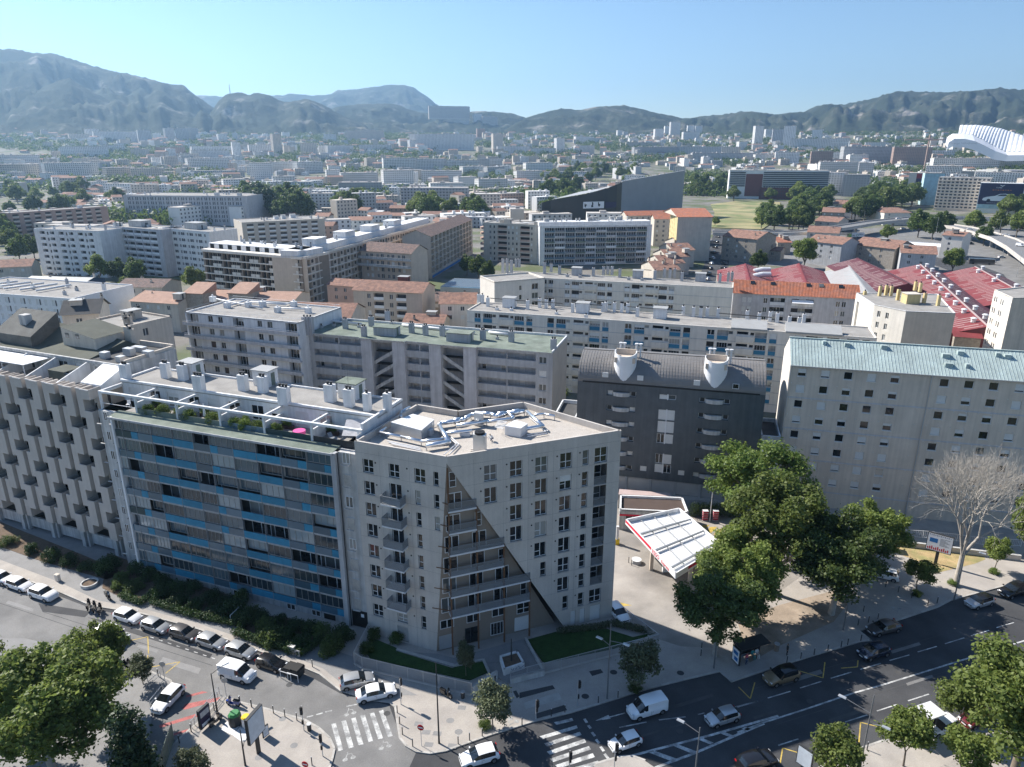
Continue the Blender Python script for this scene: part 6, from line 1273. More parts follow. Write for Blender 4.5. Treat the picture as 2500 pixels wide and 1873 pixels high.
# billboard blocks by the flyover
X=farblk('pale blue tiled end block beside the flyover trees',*z7(1600,672,1690,865),'pale_blue',16,win=(3,0,0),ang=.1)
X=farblk('white office with vertical slots behind the pale blue block',*z7(1640,628,1800,720),'far_white',22,win=(2.2,.9,2.4))
X=farblk('old balcony block with rust coloured bays and roof chimneys',*z7(1705,700,1930,900),'far_beige',18,win=(3.4,2.2,1.6),bands=1,ang=-.15)
p,r1=PT(2420,520);BW_=(2453-2380)/F*r1;rz=-atan2(p.x,p.y)
X=thing('billboard_wall','huge dark purple car advertisement covering a gable wall','billboard',(PT(2380,520)[0].x,PT(2380,520)[0].y,0),rz)
hh=PD(2420,447,r1).z;m=MB();m.box(0,.3,0,BW_,12,hh+.5);m.make('wall','far_white',X);m=MB();m.box(.6,.05,hh*.3,BW_-.6,.28,hh);m.make('poster','poster_dark',X);m=MB();m.box(.6,.05,hh*.16,BW_-.6,.28,hh*.295);m.make('poster_foot','pale_blue',X)
m=MB();b_=[(.10,.44),(.16,.42),(.2,.42),(.24,.46),(.3,.42),(.62,.42),(.67,.47),(.74,.42),(.82,.43),(.85,.5),(.8,.56),(.7,.64),(.6,.67),(.48,.655),(.38,.59),(.2,.55),(.12,.51)]
m.poly([(x*BW_,.03,y*hh) for x,y in b_]);m.make('poster_car','plate_white',X)
m=MB();m.poly([(x*BW_,.015,y*hh) for x,y in ((.42,.585),(.5,.64),(.6,.65),(.7,.6))])
for cx in (.25,.68):m.poly([(cx*BW_+1.5*cos(t*pi/6),.014,.43*hh+1.5*sin(t*pi/6)) for t in range(12)])
m.make('poster_dark_parts','black',X)
m=MB();m.poly([(x*BW_,.03,y*hh) for x,y in ((.44,.95),(.5,.9),(.56,.95),(.53,.95),(.5,.925),(.47,.95))])
text(X,'CUPRA',1.5,(BW_*.37,.02,hh*.845),(pi/2,0,0),'plate_white')
for i in range(14):m.box((.22+i*.042)*BW_,.02,hh*.345,(.25+i*.042)*BW_,.04,hh*.355)
m.make('poster_lettering','plate_white',X)
m=MB()
for i in range(8):m.box((.3+i*.055)*BW_,.02,hh*(.77+.01*(i % 2)),(.335+i*.055)*BW_,.04,hh*.795)
m.make('poster_script','orange',X)
p,r1=PT(2236,488);X=thing('billboard_wall','red and dark film style poster on a narrow gable beside the pale blue block','billboard',(PT(2228,488)[0].x,PT(2228,488)[0].y,0),-atan2(p.x,p.y));wd=26/F*r1;hh=PD(2236,424,r1).z
m=MB();m.box(-8,.3,0,wd,14,hh+1);m.make('wall','far_beige',X);m=MB();m.box(0,.05,0,wd,.28,hh);m.make('poster','poster_red',X);m=MB();m.box(0,.02,hh*.28,wd,.045,hh*.82);m.make('poster_picture','poster_dark',X);m=MB();m.box(wd*.15,0,hh*.3,wd*.85,.02,hh*.38);m.make('poster_lettering','plate_white',X)
# tower cranes
for i,(x,y0,y1) in enumerate(((2255,330,420),(2070,345,375))):
    p,r1=PT(x,y1);hh=PD(x,y0,r1).z-p.z;r=thing('tower_crane',('orange tower crane in front of the stadium','thin pale tower crane behind the avenue')[i],'crane',p)
    m=MB();m.box(-1,-1,0,1,1,hh);m.make('mast',('far_pink','far_white')[i],r);m=MB();m.box(-45,-.7,hh*.86,30,.7,hh*.89);m.make('jib',('far_pink','far_white')[i],r);m=MB();m.box(24,-2,hh*.78,30,2,hh*.86);m.make('counterweight','far_grey',r)
# fill: houses and small blocks one can count (largest), the rest as one mass
random.seed(123);made=0;tries=0
hero=[(-300,330,0,330)]
kinds=(('small tile roofed house in the near left suburb',P_,1),('small white block in the far town',W_,0))
far_m=MB()
zones=(('left suburb below the mountain',-9,-.28),('centre town below the saddle',-.28,.18),('right town below the ridge',.18,9))
while made < 260 and tries < 6000:
    tries += 1
    r=520+(random.random()**1.5)*2000;a=random.uniform(-.64,.64);x,y=r*sin(a),r*cos(a)
    if y < 470 or (x > 60 and y < 1000 and x < 700) or any((x-t[0])**2+(y-t[1])**2 < (t[2]+9)**2 for t in TAKEN):continue
    tile=random.random() < (.6 if r < 1100 else .35);w=random.uniform(10,18) if tile else random.uniform(14,46);d=random.uniform(9,13);h=random.uniform(5,9) if tile else random.uniform(8,19)
    mm=random.choice((B_2,P_,W_,B_2)) if tile else random.choice((W_,W_,W_,B_2,G_));rz=random.uniform(-.5,.5)+(pi/2 if random.random() < .2 else 0)
    zn=[z[0] for z in zones if z[1] <= a < z[2]][0];band='near' if r < 900 else ('middle' if r < 1500 else 'far')
    lab=f"{'small tile roofed house' if tile else 'plain flat roofed block'} in the {band} {zn}"
    X=thing('house' if tile else 'apartment_building',lab,'building',(x,y,rise(r)),rz,f"{'tiled houses' if tile else 'flat roofed blocks'} of the {band} {zn}");TAKEN.append((x,y,w*.55))
    m=MB();m.box(0,0,-3,w,d,h);m.make('wall',mm,X);m=MB()
    if tile:m.poly([(-.4,-.4,h),(w+.4,-.4,h),(w+.4,d/2,h+2.4),(-.4,d/2,h+2.4)]);m.poly([(-.4,d+.4,h),(w+.4,d+.4,h),(w+.4,d/2,h+2.4),(-.4,d/2,h+2.4)]);m.poly([(0,0,h),(0,d,h),(0,d/2,h+2.3)]);m.poly([(w,0,h),(w,d,h),(w,d/2,h+2.3)])
    else:m.box(-.1,-.1,h,w+.1,d+.1,h+.4);m.box(w*.3,d*.3,h,w*.45,d*.6,h+2)
    m.make('roof','far_tile' if tile else 'far_roof',X);m=MB()
    for i in range(int(h/3)):
        for j in range(max(1,int(w/3.5))):s=(j+.5)*w/max(1,int(w/3.5));m.box(s-.65,-.05,h-2.2-3*i,s+.65,-.01,h-.8-3*i)
    m.make('window_rows','far_window',X,kind='stuff');made += 1
mass={W_:MB(),B_2:MB(),G_:MB(),'far_tile':MB(),'far_window':MB()}
for i in range(4200):
    r=560+random.random()**1.25*3000;a=random.uniform(-.66,.66);x,y=r*sin(a),r*cos(a)
    if noise.noise(Vector((x*.0026,y*.0026,3))) < -.2 or (x > 40 and y < 980 and x < 620) or (r < 1500 and any((x-t[0])**2+(y-t[1])**2 < (t[2]+4)**2 for t in TAKEN)):continue
    z=rise(r)-2;w,d,h=random.uniform(8,30),random.uniform(8,13),random.uniform(6,12)*(1.9 if random.random() < .16 else 1);t=random.uniform(-.2,.75);c_,s_=cos(t),sin(t)
    if r < 1000:TAKEN.append((x,y,w*.5))
    T_=lambda u,v:(x+u*c_-v*s_,y+u*s_+v*c_);P=[T_(*q) for q in ((0,0),(w,0),(w,d),(0,d))];k_=random.choice((W_,W_,B_2,B_2,G_));mass[k_].prism(P,z,z+h)
    if random.random() < .3:
        A,B3=T_(0,d/2),T_(w,d/2);M_=mass['far_tile'];hz_=z+h;M_.poly([(*P[0],hz_),(*P[1],hz_),(*B3,hz_+2.2),(*A,hz_+2.2)]);M_.poly([(*P[3],hz_),(*P[2],hz_),(*B3,hz_+2.2),(*A,hz_+2.2)]);M_.poly([(*P[0],hz_),(*P[3],hz_),(*A,hz_+2.2)]);M_.poly([(*P[1],hz_),(*P[2],hz_),(*B3,hz_+2.2)])
    else:
        for q in range(2):u,v=random.uniform(1,w-3),random.uniform(1,d-3);mass[k_].prism([T_(u,v),T_(u+2.2,v),T_(u+2.2,v+1.8),T_(u,v+1.8)],z+h,z+h+random.uniform(1,2.6))
    if r < 2000:
        for fl_ in range(int(h/3)):
            for q in range(int(w/3.2)):
                u=1+q*3.2;zz=z+h-2.3-3*fl_;mass['far_window'].poly([(*T_(u,-.06),zz),(*T_(u+1.3,-.06),zz),(*T_(u+1.3,-.06),zz+1.4),(*T_(u,-.06),zz+1.4)])
for k_,m in mass.items():
    tag(m.make('distant_houses',k_),'mass of tiny distant houses filling the plain, '+{'far_white':'white walls','far_beige':'beige walls','far_grey':'grey walls','far_tile':'tiled roofs','far_window':'dark windows'}[k_],'houses',kind='stuff')
# ================================================================ hills
def hillmat():
    m=bpy.data.materials.new('hill');m.use_nodes=True;t=m.node_tree;N=t.nodes;L=t.links;b=N['Principled BSDF'];b.inputs['Roughness'].default_value=1;b.inputs['Specular IOR Level'].default_value=.1
    g_=N.new('ShaderNodeNewGeometry');n=N.new('ShaderNodeTexNoise');n.inputs['Scale'].default_value=.006;n.inputs['Detail'].default_value=9;n.inputs['Roughness'].default_value=.7;L.new(g_.outputs['Position'],n.inputs['Vector'])
    r=N.new('ShaderNodeValToRGB');e=r.color_ramp.elements;e[0].position=.48;e[0].color=(.036,.046,.03,1);e[1].position=.66;e[1].color=(.26,.24,.215,1);k_=e.new(.58);k_.color=(.075,.08,.058,1)
    n2=N.new('ShaderNodeTexNoise');n2.inputs['Scale'].default_value=.03;n2.inputs['Detail'].default_value=8;n2.inputs['Roughness'].default_value=.7;L.new(g_.outputs['Position'],n2.inputs['Vector']);bp=N.new('ShaderNodeBump');bp.inputs['Distance'].default_value=14;bp.inputs['Strength'].default_value=.9;L.new(n2.outputs[0],bp.inputs['Height']);L.new(bp.outputs[0],b.inputs['Normal'])
    L.new(n.outputs[0],r.inputs[0]);L.new(r.outputs[0],b.inputs['Base Color']);MT['hill']=m
hillmat()
def ridge(name,pts,dist,foot,seed,amp=38,step=5,zfoot=None,back=900):
    pts=sorted(pts);xs=[];x=pts[0][0]
    while x <= pts[-1][0]:xs.append(x);x += step
    def yy(x):
        for (a,b),(c,d) in zip(pts,pts[1:]):
            if a <= x <= c:return b+(d-b)*(x-a)/(c-a)
        return pts[-1][1]
    NV=46;m=MB();nx=len(xs);z0=rise(foot)-8
    for j in range(NV+5):
        for i,x in enumerate(xs):
            top=PD(x,yy(x),dist);d=Vector((top.x,top.y,0)).normalized()
            if j <= NV:v=j/NV;rr_=foot+(dist-foot)*v;z=z0+(top.z-z0)*(v**1.1*(.7+.3*v))
            else:v=1+(j-NV)/4;rr_=dist+back*(v-1);z=top.z-(v-1)*top.z*.9
            q=d*rr_;e_=min(1,max(0,(1-abs(min(v,1)*2-1.0))*2.2))
            P=Vector((q.x*.0021+seed,q.y*.0021,seed*.7));rg=noise.ridged_multi_fractal(P,.85,2.1,6,1.0,2.0)
            gul=abs(noise.noise(Vector((x*.017+seed*3+.6*noise.noise(P*2),v*.8,1.7))))+.4*abs(noise.noise(Vector((x*.05+seed,v*2.5,4))))
            z += e_*(amp*(rg-1.1)*1.5+amp*.6-amp*1.2*(.55-gul))
            if j == NV:z += amp*.16*noise.fractal(Vector((x*.06+seed,3,9)),.6,2,5)
            if j < NV:z=min(z,HC+(top.z-HC)*rr_/dist-6*(1-v))
            m.v.append((q.x,q.y,z))
    for j in range(NV+4):
        for i in range(nx-1):a=j*nx+i;m.f.append((a,a+1,a+nx+1,a+nx));m.m.append(0)
    return tag(m.make(name,'hill',smooth=True),kind='structure')
ridge('mountain',[(-400,150),(-150,118),(0,119),(42,120),(77,129),(134,131),(173,144),(215,157),(265,172),(292,176),(338,186),(369,194),(411,205),(450,209),(473,230),(520,262),(600,300),(640,320)],4200,2900,1,42)
ridge('hill',[(-400,330),(-100,300),(0,265),(77,227),(140,198),(169,190),(200,211),(269,246),(319,269),(384,288),(442,306),(500,322)],3500,2750,5,26)
ridge('mountain',[(440,240),(488,232),(538,236),(669,234),(715,229),(769,234),(807,230),(823,221),(877,217),(954,207),(992,208),(1015,217),(1046,238),(1069,257),(1110,285),(1160,310)],6800,5000,9,46,back=1200)
ridge('hill',[(480,320),(520,268),(534,246),(549,232),(580,225),(607,231),(634,227),(661,234),(692,250),(722,246),(753,242),(788,255),(826,277),(870,296),(920,318)],3800,3000,14,28)
ridge('hill',[(760,318),(800,275),(819,261),(877,254),(946,253),(973,256),(1007,271),(1046,277),(1100,276),(1146,273),(1184,271),(1223,275),(1253,277),(1284,288),(1330,305)],4500,3500,21,28)
ridge('hill',[(1230,318),(1284,288),(1319,277),(1369,265),(1415,269),(1453,261),(1522,257),(1561,265),(1599,275),(1645,284),(1700,296),(1760,318)],3900,3150,27,24)
ridge('mountain',[(1560,300),(1600,279),(1641,288),(1673,290),(1714,284),(1763,280),(1803,274),(1836,272),(1893,280),(1925,276),(1966,272),(1990,260),(2019,254),(2060,255),(2129,241),(2190,223),(2251,224),(2312,225),(2373,222),(2446,215),(2487,219),(2560,216),(2800,250),(3000,300)],4500,3200,33,46)
p=PD(562,228,3780);r=thing('radio_mast','thin radio mast on top of the rocky hill','mast',(p.x,p.y,p.z-8));m=MB();m.cyl((0,0,0),(0,0,46),2.2,1.2,6);m.make('mast','far_grey',r)
# ================================================================ meadow, avenue, flyover
sheet('meadow',[PX(*p,0) for p in ((1735,557),(1745,520),(1735,500),(1800,492),(1905,495),(1900,535),(1860,562))],.6,'meadow',th=.6)
sheet('street',[PX(*p,0) for p in ((1690,715),(1772,700),(1785,600),(1790,560),(1745,560),(1722,640))],.02,'asphalt')
sheet('street',[PX(*p,0) for p in ((2010,575),(2075,575),(2125,500),(2150,470),(2125,468),(2080,505))],.02,'asphalt')
sheet('yard',[PX(*p,0) for p in ((1735,560),(2600,555),(2900,780),(2500,800),(2350,690),(1780,640))],.01,'asphalt_old')
def flyover(label,path,z,wd,name='flyover'):
    P=[PX(x,y,z) for x,y in path];base=P[0].copy();base.z=0;r=thing(name,label,'bridge',base)
    Ls,Rs=[],[]
    for i,p in enumerate(P):
        d=(P[min(i+1,len(P)-1)]-P[max(i-1,0)]).normalized();n=Vector((-d.y,d.x,0));Ls.append(p+n*wd/2-base);Rs.append(p-n*wd/2-base)
    m=MB()
    for i in range(len(P)-1):m.hexa([Ls[i]-Vector((0,0,1.1)),Ls[i+1]-Vector((0,0,1.1)),Rs[i+1]-Vector((0,0,1.1)),Rs[i]-Vector((0,0,1.1)),Ls[i],Ls[i+1],Rs[i+1],Rs[i]])
    m.make('deck','deck_grey',r)
    for S_ in (Ls,Rs):
        m=MB()
        for a,b in zip(S_,S_[1:]):f=Face(a,b);m.hexa([a+Vector((0,0,-1.2)),b+Vector((0,0,-1.2)),b+f.n*.4+Vector((0,0,-1.2)),a+f.n*.4+Vector((0,0,-1.2)),a+Vector((0,0,.9)),b+Vector((0,0,.9)),b+f.n*.4+Vector((0,0,.9)),a+f.n*.4+Vector((0,0,.9))])
        m.make('parapet','concrete',r)
    acc=0
    for a,b in zip(P,P[1:]):
        m=MB();c_=(a+b)/2-base;m.cyl((c_.x,c_.y,0),(c_.x,c_.y,z-1.1),.9,.9,10);m.make('pier','concrete',r)
flyover('upper flyover curving across behind the old houses',[(1740,568),(1850,571),(1960,567),(2050,556),(2130,543),(2230,533),(2340,531),(2430,535),(2520,541),(2640,552)],7.5,11)
flyover('lower ramp bending down towards the right edge',[(2310,550),(2350,556),(2400,568),(2450,584),(2490,605),(2540,640),(2600,690)],7,13)
sheet('expressway',[PX(*p,0) for p in ((1735,590),(2060,588),(2300,615),(2450,670),(2520,760),(2480,780),(2400,690),(2260,640),(2060,605),(1740,606))],.05,'asphalt')
# ================================================================ vegetation
import numpy as np
def leaf_mesh(name,seed,cl,n,leaf,mat,up=.25,shell=.55):
    """n leaf quads on the shells of clumps cl = [(x,y,z,rx,rz)...]"""
    g_=np.random.default_rng(seed);cl=np.array(cl,float);w=cl[:,3]**2;idx=g_.choice(len(cl),n,p=w/w.sum());c=cl[idx]
    d=g_.normal(size=(n,3));d /= np.linalg.norm(d,axis=1)[:,None]
    rad=shell+(1-shell)*g_.random(n)**.6;rad *= 1+.18*g_.normal(size=n)
    p=c[:,:3]+d*np.stack([c[:,3]*rad,c[:,3]*rad,c[:,4]*rad],1)
    nrm=d+g_.normal(size=(n,3))*.75;nrm[:,2] += up;nrm /= np.linalg.norm(nrm,axis=1)[:,None]
    t=np.cross(nrm,g_.normal(size=(n,3)));t /= np.linalg.norm(t,axis=1)[:,None];b=np.cross(nrm,t)
    s=leaf*(.55+.9*g_.random(n))[:,None]
    V=np.empty((n*4,3),np.float32);V[0::4]=p-t*s*.5;V[1::4]=p-b*s*.32;V[2::4]=p+t*s*.5;V[3::4]=p+b*s*.32
    me=bpy.data.meshes.new(name);me.vertices.add(n*4);me.vertices.foreach_set('co',V.ravel());me.loops.add(n*4);me.loops.foreach_set('vertex_index',np.arange(n*4,dtype=np.int32))
    me.polygons.add(n);me.polygons.foreach_set('loop_start',np.arange(0,n*4,4,dtype=np.int32));me.update(calc_edges=True);me.materials.append(MT[mat]);return me
def clumps(seed,k,R_,H_,zc,cr,lo=-.75):
    rr=random.Random(seed);out=[]
    while len(out) < k:
        a=rr.uniform(0,2*pi);s=rr.uniform(lo,1);q=sqrt(max(0,1-s*s*.9));f=rr.uniform(.45,1.0)
        r_=cr*rr.uniform(.65,1.25);out.append((R_*q*f*cos(a)*.85,R_*q*f*sin(a)*.85,zc+H_*s*f*.85,r_,r_*.8))
    return out
def limb_mesh(seed,cl,h0,r0,mat,zc,nl=9,lean=.3):
    rr=random.Random(seed);m=MB();fork=Vector((rr.uniform(-lean,lean),rr.uniform(-lean,lean),h0));m.cyl((0,0,-.2),fork*.5,r0,r0*.8,9,cap=False);m.cyl(fork*.5,fork,r0*.8,r0*.66,9,cap=False)
    for c in rr.sample(cl,min(nl,len(cl))):
        e=Vector(c[:3]);md=fork.lerp(e,.5)+Vector((rr.uniform(-.3,.3),rr.uniform(-.3,.3),.35));m.cyl(fork-Vector((0,0,.2)),md,r0*.42,r0*.26,7,cap=False);m.cyl(md,e,r0*.26,r0*.1,6,cap=False)
        for q in range(2):e2=e+Vector((rr.uniform(-1,1),rr.uniform(-1,1),rr.uniform(0,.9)))*c[3]*.8;m.cyl(md.lerp(e,.6),e2,r0*.13,r0*.05,5,cap=False)
    return m.mesh('trunk',mat,True)
PROTO={}
def proto(key,seed,R_,H_,zc,k,cr,n,leaf,lm,h0,r0,bk='bark',**kw):
    cl=clumps(seed,k,R_,H_,zc,cr,kw.pop('lo',-.75));PROTO[key]=(limb_mesh(seed,cl,h0,r0,bk,zc,kw.pop('nl',9)),leaf_mesh('crown',seed,cl,n,leaf,lm,**kw))
def tree(key,p,label,s=1,sz=None,rz=0,group=None,name='tree',cat='tree',z=0):
    r=thing(name,label,cat,(p.x,p.y,z),rz,group);r.scale=(s,s,sz or s);a,b=PROTO[key]
    if a:link('trunk',a,r)
    link('crown',b,r);return r
proto('plane1',1,6.6,5.4,9.5,95,1.15,30000,.36,'leaf_plane',4.2,.42,'bark_pale',nl=16,shell=.3)
proto('plane2',2,6.2,5.8,10,85,1.2,27000,.36,'leaf_dark',4.5,.40,'bark_pale',nl=16,shell=.3)
proto('plane3',3,6.2,6.2,10.2,95,1.1,28000,.35,'leaf_plane',4.2,.36,'bark_pale',nl=18,shell=.3)
proto('ailanthus',4,5.9,5.0,10,60,1.3,20000,.33,'leaf_light',5,.3,nl=14,shell=.3)
proto('street',5,2.2,2.2,3.7,20,.85,6500,.26,'leaf_olive',1.7,.09,nl=6)
proto('street_green',6,2.0,1.9,3.9,22,.75,6500,.24,'leaf_plane',1.9,.09,nl=6)
proto('pruned',7,4.0,5.2,8.0,70,1.0,24000,.3,'leaf_plane',3,.3,nl=12,shell=.4)
proto('round',8,4.6,4.6,6.2,44,1.5,9000,.55,'leaf_plane',2,.3)
proto('dark',9,4.6,4.4,6.0,30,1.7,5200,.75,'leaf_dark',2,.3);proto('pine',10,4.4,2.4,7.6,24,1.6,4600,.7,'leaf_pine',5,.28);proto('midg',11,4.6,4.2,5.6,28,1.7,4800,.75,'leaf_plane',2,.28)
PROTO['cypress']=(None,leaf_mesh('crown',12,[(.25*sin(i*2.1),.25*cos(i*1.7),.6+i*.42,1.25*(1-i/26)**.55+.1,.7) for i in range(22)],11000,.24,'leaf_pine',shell=.7));mtr=MB();mtr.cyl((0,0,-.1),(0,0,6),.14,.06,7);PROTO['cypress']=(mtr.mesh('trunk','bark'),PROTO['cypress'][1])
for k_,(sd_,lm) in {'bush1':(21,'leaf_hedge'),'bush2':(22,'leaf_dark'),'bush3':(23,'leaf_light')}.items():
    cl=[(random.Random(sd_+i).uniform(-.9,.9),random.Random(sd_+i+50).uniform(-.9,.9),random.Random(sd_+i+90).uniform(.3,1.1),.55,.5) for i in range(14)];sm_=MB();sm_.cyl((0,0,-.05),(0,0,.8),.05,.03,6);PROTO[k_]=(sm_.mesh('stem','bark'),leaf_mesh('foliage',sd_,cl,2600,.17,lm))
def bush(key,p,label,s=1,sz=None,group=None,z=.14):
    r=thing('shrub',label,'shrub',(p.x,p.y,z),random.uniform(0,6),group);r.scale=(s,s,sz or s);a,b=PROTO[key];link('stem',a,r);link('foliage',b,r);return r
# --- near trees
tree('plane1',PX(140,1910),'big bright green plane tree filling the lower left corner',1.2,1.0,.4)
tree('plane3',PX(-60,1850),'plane tree cut by the left edge behind the big corner tree',1.0,.8,2)
tree('plane1',PX(255,1750),'slimmer plane tree rising beside the scooters at lower left',.66,.8,2.2)
tree('cypress',PX(352,1985),'dark dense cypress beside the green fence at lower left',1.6,1.25)
tree('street',PX(350,1672),'small grey green tree beside the parked scooters',.72,.68,1)
tree('street',PX(478,1925),'thin olive green tree at the bottom of the plaza',.8,.8,2)
tree('street',Z2(1905,1372),'grey green street tree at the corner crossing in sunshine',1.02,1.0,1,z=.12)
tree('street',Z3(1130,1062),'street tree standing in shade before the lawn fence',1.15,1.08,3,z=.12)
tree('plane2',PX(1745,1602),'dark green plane tree hiding the corner of the fuel canopy',.98,.78,.5,z=.12)
tree('plane3',PX(1885,1450),'tall plane tree between the station and the avenue',1.36,1.1,2,z=.12)
tree('plane2',Z4(722,482),'plane tree with pale trunk on the sunny pavement',1.2,.95,4,z=.12)
tree('ailanthus',PX(1830,1320),'feathery light green tree in front of the dark zinc block',1.5,1.15,1,z=.12)
tree('plane3',PX(2105,1425),'smaller plane tree right of the group before the beige block',.95,.8,5,z=.12)
tree('plane1',PX(1800,1520),'plane tree at the forecourt exit in the middle of the group',1.0,.9,3,z=.12)
tree('street_green',Z7(888,955),'young street tree with three stakes by the crossing',1.05,.95,2,z=.12)
tree('street_green',Z7(1775,690),'young staked street tree at the far right pavement',.9,.95,4,z=.12)
tree('pruned',PX(2528,1395),'leafy tree cut by the right edge before the beige block',1.2,1.15,1,z=.12)
tree('pruned',PX(2470,1905),'large clipped bright green tree at the lower right edge',1.55,1.25,3,z=.12)
tree('street_green',PX(2025,1925),'feathery young tree at the bottom by the bus bay',1.25,1.2,.5,z=.12)
tree('street_green',PX(2205,1872),'young tree left of the pale bus shelter at lower right',1.25,1.15,3,z=.12)
tree('street_green',PX(2330,1790),'young tree right of the pale bus shelter at lower right',1.2,1.15,5,z=.12)
tree('street_green',PX(2345,1915),'bushy tree at the bottom right corner',1.2,1.1,1.5,z=.12)
tree('street',PX(1138,1655),'slender young tree on the shaded lawn',.55,.8,1,z=.3)
for i,(x,y) in enumerate(((1300,985),(1330,990),(1350,1003))):tree('street_green',PX(x,y,2),('leftmost','middle','rightmost')[i]+' tree top peeping over the concrete roof edge',1.6,1.5,i)
# bare tree
rr=random.Random(17);m=MB();tw=MB()
def grow(p,d,r,L,lev):
    e=p+d*L;(m if lev < 4 else tw).cyl(p,e,r,r*.74,7 if lev < 3 else 4,cap=False)
    if lev >= 8:return
    n=4 if lev == 0 else (2 if rr.random() < .45 else 3);a0=rr.uniform(0,6);u=d.orthogonal().normalized();w=d.cross(u)
    for i in range(n):
        a=a0+2*pi*i/n+rr.gauss(0,.35);t=rr.uniform(.34,.62);nd=(d*cos(t)+(u*cos(a)+w*sin(a))*sin(t)+Vector((0,0,.10))).normalized()
        grow(e,nd,r*(.6 if lev else .58),L*rr.uniform(.74,.92)*(1 if lev else .9),lev+1)
p=Z7(1340,850);r=thing('bare_tree','leafless grey tree before the beige block','tree',(p.x,p.y,.12));r.scale=(1.25,1.25,1.5);grow(Vector((0,0,-.1)),Vector((.02,.03,1)).normalized(),.36,3.3,0)
m.make('trunk','bark_pale',r,smooth=True);tw.make('twigs','bark_pale',r)
# shrubs in the gardens of the blue block and the lattice block
random.seed(9)
beds=[('under the lattice block',[(20,1330),(80,1352),(130,1372),(170,1382),(215,1392),(255,1400)]),('left of the stone planter ring',[(275,1385),(300,1420),(340,1400),(330,1440),(290,1440),(370,1415),(395,1430)]),('in the middle bed of the blue block',[(395,1462),(430,1450),(470,1446),(520,1465),(560,1480),(575,1500),(530,1505),(480,1490),(440,1480),(590,1475)]),('in the right bed of the blue block',[(600,1530),(640,1520),(680,1530),(720,1540),(760,1550),(785,1558),(700,1560),(650,1550),(740,1578),(620,1515),(665,1575),(720,1590)]),('in the strip beside the dark gate',[(812,1588),(828,1572),(838,1560),(803,1600)])]
for nm,L in beds:
    for i,(x,y) in enumerate(L):bush(random.choice(('bush1','bush2','bush1')),PX(x,y),'dark green shrub '+nm,random.uniform(.8,1.35),random.uniform(.7,1.5),'shrubs '+nm)
for nm,L,s in (('along the left bed kerb',[(0,1),(1,1)],1),):
    pass
def hedge(label,pts,w,h,n,mat='leaf_hedge',z=.14):
    P=[PX(*p) for p in pts];b=P[0].copy();r=thing('hedge',label,'hedge',(b.x,b.y,z));cl=[]
    for a,c in zip(P,P[1:]):
        k_=max(2,int((c-a).length/.45))
        for i in range(k_):q=a.lerp(c,i/k_)-b;cl.append((q.x,q.y,h*.55,w*.5,h*.5))
    link('foliage',leaf_mesh('foliage',len(label),cl,n,.17,mat,shell=.75),r)
    m=MB()
    for c in cl[::4]:m.cyl((c[0],c[1],-.05),(c[0],c[1],h*.5),.04,.03,5)
    m.make('stems','bark',r)
hedge('clipped hedge along the middle bed pavement',[(375,1478),(470,1508),(575,1530),(590,1470)],1.1,1.0,7000)
hedge('clipped hedge along the right bed pavement',[(575,1552),(660,1582),(738,1602),(790,1566)],1.1,1.0,7000)
hedge('clipped hedge along the left bed path',[(300,1462),(345,1478),(420,1425)],1.1,.9,5000)
hedge('hedge behind the fuel station forecourt',[(1690,1262),(1760,1262),(1830,1268)],1.6,2.4,8000,'leaf_dark')
hedge('shrub strip along the foot of the concrete block',[(1368,1548),(1440,1540),(1500,1530),(1590,1550)],1.0,.8,5000,'leaf_olive')
for i,(x,y) in enumerate(((895,1598),(915,1562),(970,1572))):bush('bush2',PX(x,y),('shrub at the fence corner of the shaded lawn','pale shrub against the concrete wall','upright shrub beside the grey service door')[i],.7,.9,z=.3)
for i,p in enumerate((Z2(1840,1350),Z3(1110,1075),Z7(885,975),Z7(1770,715),Z7(1310,850))):bush(('bush3','bush2','bush3','bush3','bush3')[i],p,('bright green tuft at the foot of the corner street tree','dark tuft at the foot of the shaded street tree','dry tuft at the foot of the staked tree','tuft at the foot of the far right staked tree','dry tuft at the foot of the bare tree')[i],.62,.5)
# --- middle distance trees
random.seed(33)
MIDT=[('round',1961,655,1.35,'big round tree between the grey houses'),('round',2322,668,1.1,'round tree beside the ramp wall'),('dark',50,640,1.3,'dark tree at the left of the white balcony block'),('dark',85,632,1.2,'dark tree touching the white balcony block'),('dark',20,612,1.3,'dark tree at the far left edge'),('midg',245,690,1.2,'dark bushy tree below the banded block'),('dark',290,690,1.0,'second bushy tree below the banded block'),('dark',335,695,1.1,'third bushy tree below the banded block'),('midg',478,712,1.0,'round tree behind the tiled stair tower'),('pine',630,722,1.15,'pine tree in front of the brown corner block'),('midg',741,720,.8,'small tree at the foot of the brown corner block'),('midg',812,722,.7,'light tree beside the brown tiled wing'),('midg',318,735,.9,'tree between the white modern block and tiled workshop'),('dark',1880,606,.8,'small tree by the orange roofed house'),('dark',1850,660,.9,'ivy like dark tree beside the tall grey house'),('dark',2275,585,1.6,'tall dark tree under the flyover'),('dark',2240,580,1.7,'broad dark tree left of the ramp'),('dark',2305,570,1.4,'dark tree at the ramp start'),('midg',2165,590,1.0,'tree beside the expressway'),('midg',2020,494,1.8,'round tree at the top of the row houses'),('midg',1858,560,1.2,'lone bush at the edge of the meadow'),('dark',2400,600,1.2,'clipped shrub between the ramps'),('midg',2440,575,1.6,'tree behind the ramp at right'),('midg',2480,580,1.7,'tree at the right edge behind the ramp'),('midg',1745,553,.7,'small tree beside the tall yellow house'),('dark',1168,680,1.0,'dark tree between the loggia wing and beige block'),('dark',1190,690,.9,'dark tree in the courtyard near the greenhouse'),('dark',1140,672,.9,'tree at the foot of the loggia wing')]
for key,x,y,s,lab in MIDT:p=PX(x,y);tree(key,p,lab,s,s*1.1,random.uniform(0,6))
